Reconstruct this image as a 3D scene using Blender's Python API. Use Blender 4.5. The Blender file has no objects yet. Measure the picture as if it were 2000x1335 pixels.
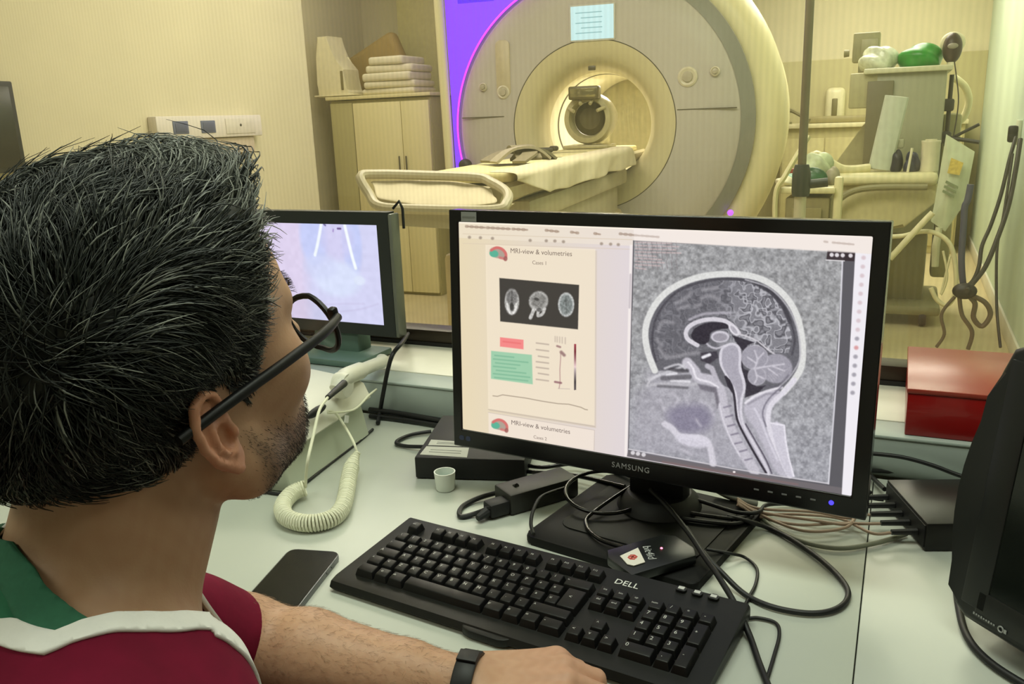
# MRI control room: a man at a desk of screens, the scanner room behind a shielded window
import bpy, bmesh, math, random
import numpy as np
from mathutils import Vector, Matrix

random.seed(7)
rng = np.random.default_rng(11)
SC = bpy.context.scene
COL = SC.collection
PI = math.pi
R = math.radians

# ------------------------------------------------------------------ camera and measuring helpers
FPX, PITCH, ROLL, CAMH = 1657.07, 0.255319, -0.037262, 1.292
_cp, _sp, _c, _s = math.cos(PITCH), math.sin(PITCH), math.cos(ROLL), math.sin(ROLL)
_F = Vector((0, _cp, -_sp)); _U = Vector((0, _sp, _cp)); _X = Vector((1, 0, 0))
CR = _X * _c + _U * _s
CU = _U * _c - _X * _s
CF = _F
CAM = Vector((0, 0, CAMH))
AW = R(-25)                                   # the window wall is turned 25 degrees
TV = Vector((math.cos(AW), math.sin(AW), 0))  # along the window wall
NV = Vector((-math.sin(AW), math.cos(AW), 0)) # away from us, through the window
DESK = 0.74

def ray(x, y):
    return CR * ((x - 1000) / FPX) + CU * ((667.5 - y) / FPX) + CF
def onz(x, y, z):
    d = ray(x, y); return CAM + d * ((z - CAMH) / d.z)
def onw(x, y, v):
    d = ray(x, y); return CAM + d * ((v - CAM.dot(NV)) / d.dot(NV))
def onu(x, y, u):
    d = ray(x, y); return CAM + d * ((u - CAM.dot(TV)) / d.dot(TV))
def atd(x, y, D):
    return CAM + ray(x, y) * D
def W(u, v, z):
    return TV * u + NV * v + Vector((0, 0, z))
def uvz(p):
    return p.dot(TV), p.dot(NV), p.z

cd = bpy.data.cameras.new('camera'); cam = bpy.data.objects.new('camera', cd); COL.objects.link(cam)
cd.sensor_width = 36; cd.lens = FPX * 36 / 2000; cd.clip_start = 0.02; cd.clip_end = 60
m3 = Matrix((CR, CU, -CF)).transposed()
cam.matrix_world = Matrix.Translation(CAM) @ m3.to_4x4()
SC.camera = cam

# ------------------------------------------------------------------ materials
def lin(c):
    return tuple((x / 255 / 12.92) if x / 255 <= .04045 else ((x / 255 + .055) / 1.055) ** 2.4 for x in c)
_M = {}
def mat(name, rgb, rough=.5, metal=0., var=.06, scale=30., bump=0., spec=.5, emit=None, estr=0., trans=0., alpha=1., sss=0., coat=0.):
    if name in _M: return _M[name]
    m = bpy.data.materials.new(name); m.use_nodes = True
    nt = m.node_tree; b = nt.nodes['Principled BSDF']
    c = lin(rgb)
    b.inputs['Roughness'].default_value = rough
    b.inputs['Metallic'].default_value = metal
    b.inputs['Specular IOR Level'].default_value = spec
    b.inputs['Transmission Weight'].default_value = trans
    b.inputs['Alpha'].default_value = alpha
    b.inputs['Coat Weight'].default_value = coat
    if sss:
        b.inputs['Subsurface Weight'].default_value = sss
        b.inputs['Subsurface Radius'].default_value = (.9, .35, .2)
        b.inputs['Subsurface Scale'].default_value = .006
    tc = nt.nodes.new('ShaderNodeTexCoord')
    nz = nt.nodes.new('ShaderNodeTexNoise'); nz.inputs['Scale'].default_value = scale; nz.inputs['Detail'].default_value = 4
    nt.links.new(tc.outputs['Object'], nz.inputs['Vector'])
    rp = nt.nodes.new('ShaderNodeValToRGB')
    rp.color_ramp.elements[0].position = .3; rp.color_ramp.elements[1].position = .7
    rp.color_ramp.elements[0].color = tuple(x * (1 - var) for x in c) + (1,)
    rp.color_ramp.elements[1].color = tuple(min(1, x * (1 + var)) for x in c) + (1,)
    nt.links.new(nz.outputs['Fac'], rp.inputs['Fac'])
    nt.links.new(rp.outputs['Color'], b.inputs['Base Color'])
    if bump:
        bp = nt.nodes.new('ShaderNodeBump'); bp.inputs['Strength'].default_value = bump; bp.inputs['Distance'].default_value = .002
        nt.links.new(nz.outputs['Fac'], bp.inputs['Height']); nt.links.new(bp.outputs['Normal'], b.inputs['Normal'])
    if emit:
        b.inputs['Emission Color'].default_value = lin(emit) + (1,)
        b.inputs['Emission Strength'].default_value = estr
    _M[name] = m
    return m
def attr_mat(name, attr='Col', rough=.6, emission=0., spec=.3, sss=0.):
    if name in _M: return _M[name]
    m = bpy.data.materials.new(name); m.use_nodes = True
    nt = m.node_tree; b = nt.nodes['Principled BSDF']
    a = nt.nodes.new('ShaderNodeAttribute'); a.attribute_name = attr
    b.inputs['Roughness'].default_value = rough; b.inputs['Specular IOR Level'].default_value = spec
    if emission:
        b.inputs['Base Color'].default_value = (.01, .01, .01, 1)
        nt.links.new(a.outputs['Color'], b.inputs['Emission Color']); b.inputs['Emission Strength'].default_value = emission
    else:
        nt.links.new(a.outputs['Color'], b.inputs['Base Color'])
    _M[name] = m
    return m

# ------------------------------------------------------------------ mesh building
def frames(P):
    P = [Vector(p) for p in P]; n = len(P); T = []
    for i in range(n):
        a = P[max(i - 1, 0)]; b = P[min(i + 1, n - 1)]
        t = b - a
        T.append(t.normalized() if t.length > 1e-9 else Vector((0, 0, 1)))
    up = Vector((0, 0, 1)) if abs(T[0].z) < .9 else Vector((1, 0, 0))
    A = [(up - T[0] * up.dot(T[0])).normalized()]
    for i in range(1, n):
        q = T[i - 1].rotation_difference(T[i]); a = q @ A[-1]
        A.append((a - T[i] * a.dot(T[i])).normalized())
    return P, T, A
def spline(P, k=8, closed=False):
    P = [Vector(p) for p in P]; n = len(P); out = []
    for i in range(n if closed else n - 1):
        g = lambda j: P[j % n] if closed else P[min(max(j, 0), n - 1)]
        a, b, c, d = g(i - 1), g(i), g(i + 1), g(i + 2)
        for s in range(k):
            t = s / k
            out.append(.5 * ((2 * b) + (c - a) * t + (2 * a - 5 * b + 4 * c - d) * t * t + (3 * b - a - 3 * c + d) * t ** 3))
    if not closed: out.append(P[-1])
    return out
class MB:
    def __init__(s): s.v = []; s.f = []
    def add(s, vs, fs, M=None):
        b = len(s.v)
        for p in vs:
            p = Vector(p); s.v.append(tuple(M @ p) if M is not None else tuple(p))
        for f in fs: s.f.append(tuple(i + b for i in f))
        return s
    def addbm(s, bm, M=None):
        bm.verts.index_update()
        s.add([v.co.copy() for v in bm.verts], [[v.index for v in f.verts] for f in bm.faces], M); bm.free(); return s
    def box(s, c, d, rz=0, bev=0., seg=2, M=None, rx=0, ry=0):
        bm = bmesh.new(); bmesh.ops.create_cube(bm, size=1)
        bmesh.ops.scale(bm, vec=Vector(d), verts=bm.verts)
        if bev: bmesh.ops.bevel(bm, geom=list(bm.edges), offset=bev, segments=seg, affect='EDGES', profile=.5)
        L = Matrix.Translation(Vector(c)) @ Matrix.Rotation(rz, 4, 'Z') @ Matrix.Rotation(ry, 4, 'Y') @ Matrix.Rotation(rx, 4, 'X')
        return s.addbm(bm, (M @ L) if M is not None else L)
    def prism(s, poly, h0, h1, M=None, bev=0., seg=2):
        n = len(poly)
        bm = bmesh.new()
        a = [bm.verts.new((x, y, h0)) for x, y in poly]; b = [bm.verts.new((x, y, h1)) for x, y in poly]
        bm.faces.new(a[::-1]); bm.faces.new(b)
        for i in range(n): bm.faces.new((a[i], a[(i + 1) % n], b[(i + 1) % n], b[i]))
        if bev:
            cap = [e for e in bm.edges if (e.verts[0] in b) == (e.verts[1] in b)]
            bmesh.ops.bevel(bm, geom=cap, offset=bev, segments=seg, affect='EDGES', profile=.5)
        bmesh.ops.recalc_face_normals(bm, faces=bm.faces)
        return s.addbm(bm, M)
    def lathe(s, prof, n=32, M=None, a0=0., a1=2 * PI, caps=True):
        full = abs(a1 - a0 - 2 * PI) < 1e-6; k = n if full else n + 1
        vs = []; fs = []
        for i in range(k):
            a = a0 + (a1 - a0) * i / n
            for r, z in prof: vs.append((r * math.cos(a), r * math.sin(a), z))
        m = len(prof)
        for i in range(n):
            j = (i + 1) % k
            for q in range(m - 1): fs.append((i * m + q, j * m + q, j * m + q + 1, i * m + q + 1))
        if full and caps:
            if prof[0][0] > 1e-6: fs.append(tuple(i * m for i in range(k))[::-1])
            if prof[-1][0] > 1e-6: fs.append(tuple(i * m + m - 1 for i in range(k)))
        return s.add(vs, fs, M)
    def tube(s, P, r, n=8, caps=True, M=None, flat=1.):
        P, T, A = frames(P); k = len(P); vs = []; fs = []
        for i in range(k):
            ri = r[i] if isinstance(r, (list, tuple)) else r
            B = T[i].cross(A[i])
            for j in range(n):
                a = 2 * PI * j / n
                vs.append(P[i] + A[i] * (ri * math.cos(a) * flat) + B * (ri * math.sin(a)))
        for i in range(k - 1):
            for j in range(n):
                q = (j + 1) % n
                fs.append((i * n + j, i * n + q, (i + 1) * n + q, (i + 1) * n + j))
        if caps:
            fs.append(tuple(range(n))[::-1]); fs.append(tuple((k - 1) * n + j for j in range(n)))
        return s.add(vs, fs, M)
    def ring(s, P, r, n=8, M=None):
        P = [Vector(p) for p in P]; k = len(P); Q, T, A = frames(P + P[:2]); vs = []; fs = []
        for i in range(k):
            B = T[i].cross(A[i])
            for j in range(n):
                a = 2 * PI * j / n; vs.append(P[i] + A[i] * (r * math.cos(a)) + B * (r * math.sin(a)))
        for i in range(k):
            i2 = (i + 1) % k
            for j in range(n):
                q = (j + 1) % n; fs.append((i * n + j, i * n + q, i2 * n + q, i2 * n + j))
        return s.add(vs, fs, M)
    def ball(s, c, d, nu=20, nv=12, M=None):
        vs = []; fs = []
        for i in range(nv + 1):
            t = PI * i / nv
            for j in range(nu):
                a = 2 * PI * j / nu
                vs.append((c[0] + d[0] * math.sin(t) * math.cos(a), c[1] + d[1] * math.sin(t) * math.sin(a), c[2] - d[2] * math.cos(t)))
        for i in range(nv):
            for j in range(nu):
                q = (j + 1) % nu
                fs.append((i * nu + j, i * nu + q, (i + 1) * nu + q, (i + 1) * nu + j))
        return s.add(vs, fs, M)
    def build(s, name, m, parent=None, smooth=35, weld=True):
        me = bpy.data.meshes.new(name); me.from_pydata(s.v, [], s.f); me.update()
        if weld:
            bm = bmesh.new(); bm.from_mesh(me); bmesh.ops.remove_doubles(bm, verts=bm.verts, dist=1e-6)
            bmesh.ops.recalc_face_normals(bm, faces=bm.faces); bm.to_mesh(me); bm.free()
        return link(name, me, m, parent, smooth)
def link(name, me, m, parent=None, smooth=35):
    if smooth:
        me.polygons.foreach_set('use_smooth', [True] * len(me.polygons))
        try: me.set_sharp_from_angle(angle=R(smooth))
        except Exception: pass
    o = bpy.data.objects.new(name, me); COL.objects.link(o)
    if m: me.materials.append(m)
    if parent: o.parent = parent
    return o
def tag(o, label, cat, group=None, kind=None):
    o['label'] = label; o['category'] = cat
    if group: o['group'] = group
    if kind: o['kind'] = kind
    return o
def thing(name, label, cat, loc=(0, 0, 0), rz=0., group=None, rx=0.):
    o = bpy.data.objects.new(name, None); COL.objects.link(o)
    o.empty_display_size = .05
    o.location = loc; o.rotation_euler = (rx, 0, rz)
    return tag(o, label, cat, group)
def struct(name, mb, m, parent=None, smooth=35, label=None):
    o = mb.build(name, m, parent, smooth); o['kind'] = 'structure'
    if label: o['label'] = label
    return o
def text(name, body, size, m, parent, M, depth=.0002, spacing=1.):
    c = bpy.data.curves.new(name, 'FONT'); c.body = body; c.size = size; c.extrude = depth; c.align_x = 'CENTER'; c.align_y = 'CENTER'
    c.space_character = spacing; c.resolution_u = 3
    o = bpy.data.objects.new(name + '_curve', c); COL.objects.link(o)
    dg = bpy.context.evaluated_depsgraph_get(); me = bpy.data.meshes.new_from_object(o.evaluated_get(dg))
    bpy.data.objects.remove(o); bpy.data.curves.remove(c)
    me.materials.clear()
    r = link(name, me, m, parent, 0); r.matrix_local = M; return r
def rrect(w, h, r, n=5):
    out = []
    for cx, cy, a in ((w / 2 - r, h / 2 - r, 0), (-w / 2 + r, h / 2 - r, 90), (-w / 2 + r, -h / 2 + r, 180), (w / 2 - r, -h / 2 + r, 270)):
        for i in range(n + 1):
            t = R(a + 90 * i / n); out.append((cx + r * math.cos(t), cy + r * math.sin(t)))
    return out
def RT(x=0, y=0, z=0): return Matrix.Rotation(z, 4, 'Z') @ Matrix.Rotation(y, 4, 'Y') @ Matrix.Rotation(x, 4, 'X')
def TR(*p): return Matrix.Translation(Vector(p))

WM = Matrix(((TV.x, NV.x, 0, 0), (TV.y, NV.y, 0, 0), (0, 0, 1, 0), (0, 0, 0, 1)))   # wall frame to world
def wbox(mb, u0, u1, v0, v1, z0, z1, bev=0.):
    return mb.box(((u0 + u1) / 2, (v0 + v1) / 2, (z0 + z1) / 2), (u1 - u0, v1 - v0, z1 - z0), bev=bev, M=WM)
def cable(name, pts, r, m, label, cat='cable', k=8, n=8, group=None):
    o = MB().tube(spline(pts, k), r, n).build(name, m, None, 60)
    return tag(o, label, cat, group)
# ------------------------------------------------------------------ the two rooms
m_ctrl = mat('control_wall_paint', (214, 210, 196), .85, var=.03, scale=6)
m_scan = mat('scanner_wall_paint', (208, 199, 168), .8, var=.03, scale=3)
m_right = mat('pale_green_wall_paint', (205, 222, 200), .75, var=.03, scale=3)
m_back = mat('back_wall_paint', (218, 210, 176), .8, var=.03, scale=3)
m_backlow = mat('back_wall_lower_panel', (190, 182, 136), .7, var=.03, scale=3)
m_floor = mat('cream_vinyl_floor', (206, 192, 150), .45, var=.05, scale=5)
m_cfloor = mat('grey_vinyl_floor', (120, 120, 112), .5, var=.05, scale=5)
m_ceil = mat('ceiling_white', (225, 222, 205), .9, var=.02)
m_skirt = mat('skirting_white', (225, 222, 205), .5, var=.02)
VW = 1.606                      # near face of the window wall
UL, UR, VB = -3.2, .58, 9.0     # scanner room: left wall, right wall, back wall
struct('floor', wbox(MB(), -4.6, 2.2, VW, VB + .1, -.06, 0), m_floor)
struct('floor_control', wbox(MB(), -3.0, 2.2, -2.0, VW, -.06, 0), m_cfloor)
struct('ceiling', wbox(MB(), -4.6, 2.2, VW + .12, VB + .1, 2.75, 2.85), m_ceil)
struct('ceiling_control', wbox(MB(), -3.0, 2.2, -2.0, VW, 2.6, 2.85), m_ceil)
struct('wall_back_control', wbox(MB(), -3.0, 2.2, -2.1, -2.0, 0, 2.6), m_ctrl)
struct('wall_left_control', wbox(MB(), -3.1, -3.0, -2.0, VW, 0, 2.6), m_ctrl)
struct('wall_right_control', wbox(MB(), 2.2, 2.3, -2.0, VW, 0, 2.6), m_ctrl)
# window wall with its opening
WU0, WU1, WZ0, WZ1 = -2.75, .50, .807, 2.25
wf = MB(); wbox(wf, -3.1, 2.3, VW, VW + .12, 0, WZ0); wbox(wf, -3.1, 2.3, VW, VW + .12, WZ1, 2.85)
wbox(wf, -3.1, WU0, VW, VW + .12, WZ0, WZ1); wbox(wf, WU1, 2.3, VW, VW + .12, WZ0, WZ1)
struct('wall_front', wf, m_ctrl)
m_frame = mat('dark_bronze_frame', (52, 44, 34), .4, metal=.4, var=.05)
m_gasket = mat('black_gasket', (14, 12, 12), .6)
fr = MB()
wbox(fr, WU0, WU1, VW - .006, VW + .05, WZ0 + .008, WZ0 + .036, .002); wbox(fr, WU0, WU1, VW - .006, VW + .05, WZ1 - .03, WZ1, .002)
wbox(fr, WU0, WU0 + .03, VW - .006, VW + .05, WZ0 + .036, WZ1 - .03); wbox(fr, WU1 - .03, WU1, VW - .006, VW + .05, WZ0 + .036, WZ1 - .03)
win = struct('window_1', fr, m_frame, label='dark bronze frame of the scanner room window')
gk = MB(); wbox(gk, WU0, WU1, VW - .009, VW + .03, WZ0 + .0005, WZ0 + .0085)
struct('window_gasket', gk, m_gasket, win)
# the pane: clear glass, and the fine shielding mesh, its moire bands painted in
def glass_mat():
    m = bpy.data.materials.new('shielded_window_glass'); m.use_nodes = True; nt = m.node_tree
    for n in list(nt.nodes): nt.nodes.remove(n)
    out = nt.nodes.new('ShaderNodeOutputMaterial'); tr = nt.nodes.new('ShaderNodeBsdfTransparent'); tr.inputs[0].default_value = (.97, .965, .94, 1)
    gl = nt.nodes.new('ShaderNodeBsdfGlossy'); gl.inputs['Roughness'].default_value = .02
    fn = nt.nodes.new('ShaderNodeFresnel'); fn.inputs['IOR'].default_value = 1.42
    mx = nt.nodes.new('ShaderNodeMixShader')
    ge = nt.nodes.new('ShaderNodeNewGeometry'); ml = nt.nodes.new('ShaderNodeMath'); ml.operation = 'MULTIPLY'
    sb = nt.nodes.new('ShaderNodeMath'); sb.operation = 'SUBTRACT'; sb.inputs[0].default_value = 1
    nt.links.new(ge.outputs['Backfacing'], sb.inputs[1]); nt.links.new(fn.outputs[0], ml.inputs[0]); nt.links.new(sb.outputs[0], ml.inputs[1])
    nt.links.new(ml.outputs[0], mx.inputs[0]); nt.links.new(tr.outputs[0], mx.inputs[1]); nt.links.new(gl.outputs[0], mx.inputs[2])
    nt.links.new(mx.outputs[0], out.inputs[0]); return m
def mesh_mat():
    m = bpy.data.materials.new('shielding_mesh_moire'); m.use_nodes = True; nt = m.node_tree
    for n in list(nt.nodes): nt.nodes.remove(n)
    out = nt.nodes.new('ShaderNodeOutputMaterial'); tr = nt.nodes.new('ShaderNodeBsdfTransparent')
    df = nt.nodes.new('ShaderNodeBsdfDiffuse'); df.inputs[0].default_value = lin((190, 180, 150)) + (1,)
    tc = nt.nodes.new('ShaderNodeTexCoord'); wv = nt.nodes.new('ShaderNodeTexWave'); wv.wave_type = 'BANDS'; wv.bands_direction = 'X'
    wv.inputs['Scale'].default_value = .314 / .0112; wv.inputs['Distortion'].default_value = 0
    mr = nt.nodes.new('ShaderNodeMapRange'); mr.inputs['To Min'].default_value = .085; mr.inputs['To Max'].default_value = .118
    mx = nt.nodes.new('ShaderNodeMixShader')
    nt.links.new(tc.outputs['Object'], wv.inputs['Vector']); nt.links.new(wv.outputs['Fac'], mr.inputs['Value']); nt.links.new(mr.outputs[0], mx.inputs[0])
    nt.links.new(tr.outputs[0], mx.inputs[1]); nt.links.new(df.outputs[0], mx.inputs[2]); nt.links.new(mx.outputs[0], out.inputs[0]); return m
def pane(name, v, m):
    mb = MB(); mb.box(((WU0 + WU1) / 2, 0, (WZ0 + WZ1) / 2), (WU1 - WU0 - .04, .002, WZ1 - WZ0 - .06))
    o = struct(name, mb, m, win, 0); o.matrix_local = WM @ TR(0, v, 0); return o
pane('window_pane', VW + .018, glass_mat())
pane('window_mesh', VW + .034, mesh_mat())
# scanner room shell
VC = 4.2
wl = MB(); wbox(wl, UL - .1, UL, VW + .12, VC, 0, 2.75); struct('wall_left', wl, m_scan)
wa = MB(); wbox(wa, -4.4, UL - .1, VC - .12, VC, 0, 2.75); wbox(wa, -4.5, -4.4, VC - .12, 6.6, 0, 2.75); wbox(wa, -4.4, -3.0, 6.6, 6.7, 0, 2.75)
struct('wall_alcove', wa, m_back)
wb = MB(); wbox(wb, -4.4, UR + .1, VB, VB + .1, 0, 2.75); struct('wall_back', wb, m_back)
wl2 = MB(); wbox(wl2, -4.6, -4.4, 6.6, VB, 0, 2.75); struct('wall_far_left', wl2, m_back)
tb = MB(); wbox(tb, -3.0, UR, VB - .03, VB, 0, 1.74, .004); struct('trim_1', tb, m_backlow, label='darker lower panelling on the back wall of the scanner room')
wr = MB(); wbox(wr, UR, UR + .1, VW + .12, VB, 0, 2.75); struct('wall_right', wr, m_right)
bs = MB(); wbox(bs, UR - .015, UR, VW + .12, VB - .03, 0, .1, .004); struct('baseboard_right', bs, m_skirt)
pn = MB(); wbox(pn, -3.86, -3.3, 6.3, 6.36, 0, 2.75, .004)
struct('trim_2', pn, mat('greenish_door_panel', (188, 180, 122), .6), label='greenish upright panel beside the shelf alcove')

# electrical trunk on the left wall
def onwall_u(x, y, u): return onu(x, y, u)
a = uvz(onu(286, 228, UL)); b = uvz(onu(492, 214, UL)); c_ = uvz(onu(298, 274, UL))
zc = (a[2] + c_[2]) / 2; zh = abs(a[2] - c_[2])
ln = b[1] - a[1]
tk = thing('socket_trunking', 'white socket strip with two blue-grey sockets high on the left wall', 'socket strip', W(UL, (a[1] + b[1]) / 2, zc), AW)
m_tr = mat('trunking_white', (214, 206, 196), .45, var=.02)
MB().box((.028, 0, 0), (.056, ln, zh), bev=.006).build('housing', m_tr, tk)
m_blue = mat('socket_blue_grey', (92, 98, 122), .4)
for k, yy in enumerate((-ln / 2 + ln * .2, -ln / 2 + ln * .45)):
    s = MB().box((.057, yy, .0), (.006, ln * .135, zh * .56), bev=.003).build('socket', m_blue, tk)
    MB().box((.0605, yy, .0), (.003, ln * .1, zh * .4), bev=.001).build('socket_face', mat('socket_blue_dark', (80, 84, 108), .5), s)
MB().lathe([(0, .004), (.006, .004), (.008, 0)], 16, M=TR(.057, ln * .27, .004) @ RT(0, PI / 2)).build('screw', mat('dark_screw', (60, 55, 50), .5), tk)
MB().box((.0575, ln * .27, 0), (.003, ln * .3, zh * .7), bev=.001).build('blank_plate', mat('blank_plate_white', (208, 200, 188), .45), tk)
MB().box((.02, ln * .04, -zh * .9), (.036, ln * .78, zh * .75), bev=.004).build('lower_duct', mat('duct_beige', (196, 180, 158), .5), tk)
# black panel hung at the near end of the left wall
p0 = uvz(onu(37, 335, UL))
bp_ = thing('wall_monitor', 'black wall-hung screen at the left edge of the photo', 'monitor', W(UL + .03, p0[1] - .27, p0[2] + .17), AW)
MB().box((0, 0, 0), (.045, .54, .34), bev=.006).build('casing', mat('panel_black', (20, 21, 20), .5), bp_)
MB().box((.0235, 0, 0), (.002, .5, .3), bev=.0008).build('screen', mat('dark_screen_off', (26, 27, 26), .25), bp_)
MB().box((-.026, 0, 0), (.01, .2, .2)).build('bracket', mat('panel_black', (20, 21, 20)), bp_)
# ------------------------------------------------------------------ the scanner
m_face = mat('scanner_face_grey', (184, 178, 170), .42, var=.02, scale=2)
m_bezel = mat('scanner_bore_ring_cream', (200, 190, 152), .4, var=.02, scale=2)
m_rim = mat('scanner_dark_rim', (132, 132, 124), .4, var=.03, scale=2)
m_cover = mat('scanner_cover_cream', (226, 218, 176), .35, var=.02, scale=2)
m_bore = mat('bore_liner_white', (228, 222, 196), .35, var=.02)
m_dark = mat('seam_dark', (84, 76, 58), .6)
gx, gy = 1164, 246
GC = atd(gx, gy, 5.75)
GA = R(-18.6)
gan = thing('mri_scanner', 'large round MRI scanner with a purple lit side panel seen through the window', 'MRI scanner', (GC.x, GC.y, 0), GA)
HZ = GC.z
YM = TR(0, 0, HZ) @ RT(PI / 2, 0, 0)      # lathe axis z becomes -y (towards the table foot)
Rf, Rb = .945, .548                        # face and bore-ring radii
def ringp(prof, name, m, par=gan, n=96): return MB().lathe(prof, n, YM, caps=False).build(name, m, par, 40)
# cover: drum with a rounded front edge, cut straight on its left
n = 96; outl = []
for i in range(n):
    a = 2 * PI * i / n
    outl.append((math.cos(a), math.sin(a)))
def clipped(r, x): return [(max(r * cx, -x), r * cy) for cx, cy in outl]
levels = [(1.235, 1.05, -1.55), (1.235, 1.05, -.16), (1.225, 1.045, -.11), (1.19, 1.03, -.06), (1.13, 1.01, -.028), (1.045, 1.0, -.012), (1.03, 1.0, -.02)]
vs = []; fs = []
for r_, x_, y_ in levels:
    for px, pz in clipped(r_, x_): vs.append((px, -y_ - .0, HZ + pz * (1 if HZ + pz * 1 > .0 else HZ / max(1e-6, -pz))))
for k in range(len(levels) - 1):
    for i in range(n):
        j = (i + 1) % n; fs.append((k * n + i, k * n + j, (k + 1) * n + j, (k + 1) * n + i))
cov = MB().add(vs, fs)
cov.build('cover', m_cover, gan, 50)
ringp([(1.045, .012), (1.043, .03), (.985, .055), (.955, .066)], 'rim', m_rim)
fc = ringp([(.957, .06), (.94, .075), (.80, .092), (.66, .10), (Rb + .006, .10)], 'front_face', m_face)
ringp([(Rb + .008, .094), (Rb + .003, .094), (Rb - .004, .094)], 'face_seam', m_dark, fc)
bz = ringp([(Rb, .10), (.52, .098), (.46, .085), (.41, .05), (.375, -.02), (.355, -.12)], 'bore_ring', m_bezel)
ringp([(.356, -.12), (.35, -.2), (.35, -1.4)], 'bore_liner', m_bore)
MB().lathe([(0, -1.42), (.36, -1.42)], 48, YM).build('bore_end', mat('bore_end_cream', (214, 206, 160), .6), gan)
ringp([(.349, -.3), (.346, -.305), (.346, -.33), (.349, -.335)], 'bore_seam', m_dark)
# horizontal seams of the face
for sx, x0, x1 in ((1, .556, .93), (-1, .62, .93)):
    sm = MB()
    sm.box((sx * (x0 + x1) / 2, -.095, HZ + .085), (x1 - x0, .012, .007)); o = sm.build('face_seam', m_dark, fc)
# alignment light and control knobs
MB().box((0, -.103, HZ + .37), (.05, .014, .03), bev=.005).build('laser_window', mat('laser_port_dark', (80, 72, 48), .3), bz)
def knob(x, z, r, name):
    y = -.093
    k = MB().lathe([(r, 0), (r, .012), (r * .82, .018), (r * .6, .012), (r * .55, .012)], 32, TR(x, y, HZ + z) @ RT(PI / 2)).build(name, mat('knob_pale', (206, 198, 176), .3), gan)
    MB().lathe([(r * .55, .01), (r * .5, .026), (0, .03)], 24, TR(x, y, HZ + z) @ RT(PI / 2)).build('knob_cap', mat('knob_cap_grey', (172, 164, 146), .3), k)
knob(.62, .285, .062, 'table_knob'); knob(.79, .31, .03, 'table_button'); knob(-.62, .245, .045, 'table_knob'); knob(-.765, .285, .028, 'table_button')
# elongated plate added on the left of the face
MB().prism(rrect(.10, .36, .03), 0, .012, TR(-.615, -.092, HZ + .40) @ RT(PI / 2), bev=.004).build('side_plate', mat('side_plate_beige', (190, 178, 150), .4), gan)
# status display
def facept(px, py):
    L = Matrix.Rotation(-GA, 4, 'Z') @ TR(-GC.x, -GC.y, 0)
    o = L @ CAM; d = L.to_3x3() @ ray(px, py); t = (-.1 - o.y) / d.y; return o + d * t
a, b = facept(1115, 14), facept(1199, 74)
dw, dh = abs(b.x - a.x), abs(a.z - b.z); dx, dz = (a.x + b.x) / 2, (a.z + b.z) / 2
dp = MB().prism(rrect(dw + .02, dh + .02, .012), -.02, .018, TR(dx, -.09, dz) @ RT(PI / 2), bev=.003).build('status_display', mat('display_surround', (196, 194, 186), .4), gan)
dsp = MB().box((dx, -.1095, dz), (dw, .003, dh)).build('display_screen', mat('pale_blue_lit_screen', (60, 70, 70), .3, emit=(196, 234, 240), estr=.98), dp)
ln_ = MB()
for i in range(5): ln_.box((dx - dw * .08 + .02 * (i % 2), -.1115, dz + dh * (.3 - .15 * i)), (dw * (.5 if i % 2 else .62), .001, .006))
ln_.build('display_lines', mat('display_text_lit', (60, 80, 80), .4, emit=(150, 205, 215), estr=.7), dp)
# purple lit panel left of the disc
m_pur = mat('purple_lit_panel', (70, 10, 140), .5, var=.02, emit=(98, 40, 255), estr=1.9)
arc = []
r1 = 1.0
za, zb = -.30, 1.15
def pz(z): return max(-1.03, -math.sqrt(max(0, 1.0 - z * z)) if abs(z) < 1 else 0)
poly = [(-1.03, zb)]
poly += [(-1.0, za)] if False else [(-1.005, za)]
for i in range(31):
    z = za + (zb - za) * i / 30
    rr = .965
    x = -math.sqrt(rr * rr - z * z) if abs(z) < rr else -(rr - .002) * math.cos(math.asin(1)) 
    if abs(z) < rr * .985: poly.append((x - .012, z))
poly.append((.0, .965)); poly.append((.0, zb))
pp = MB().prism(poly, .03, .075, TR(0, 0, HZ) @ RT(PI / 2)).build('mood_light_panel', m_pur, gan)
MB().box((-.80, -.0765, HZ + .88), (.26, .003, .09), bev=.001).build('panel_mark', mat('deep_purple_lit', (40, 0, 110), .5, emit=(80, 0, 235), estr=1.2), pp)
led = []
for i in range(40):
    z = za - .02 + (.95 - za) * i / 39
    rr = .972
    led.append((-math.sqrt(max(1e-4, rr * rr - z * z)), -.085, HZ + z))
MB().tube(led, .0065, 8).build('led_strip', mat('magenta_led', (200, 40, 220), .4, emit=(235, 50, 255), estr=1.5), pp)
edge = [(-1.045, -.085, HZ + za - .03), (-1.07, -.085, HZ + zb)]
MB().tube(edge, .034, 14).build('panel_edge', m_cover, gan)
# small purple led low on the right
q = facept(1426, 416)
MB().ball((q.x, -.075, q.z), (.02, .012, .02), 14, 8).build('status_led', mat('violet_led', (120, 60, 255), .4, emit=(150, 70, 255), estr=2.2), gan)
kb_ = facept(912, 322)
MB().ball((kb_.x, -.13, kb_.z), (.05, .04, .045), 16, 10).build('cable_boot', mat('dark_boot', (46, 36, 44), .5), gan)

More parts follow.
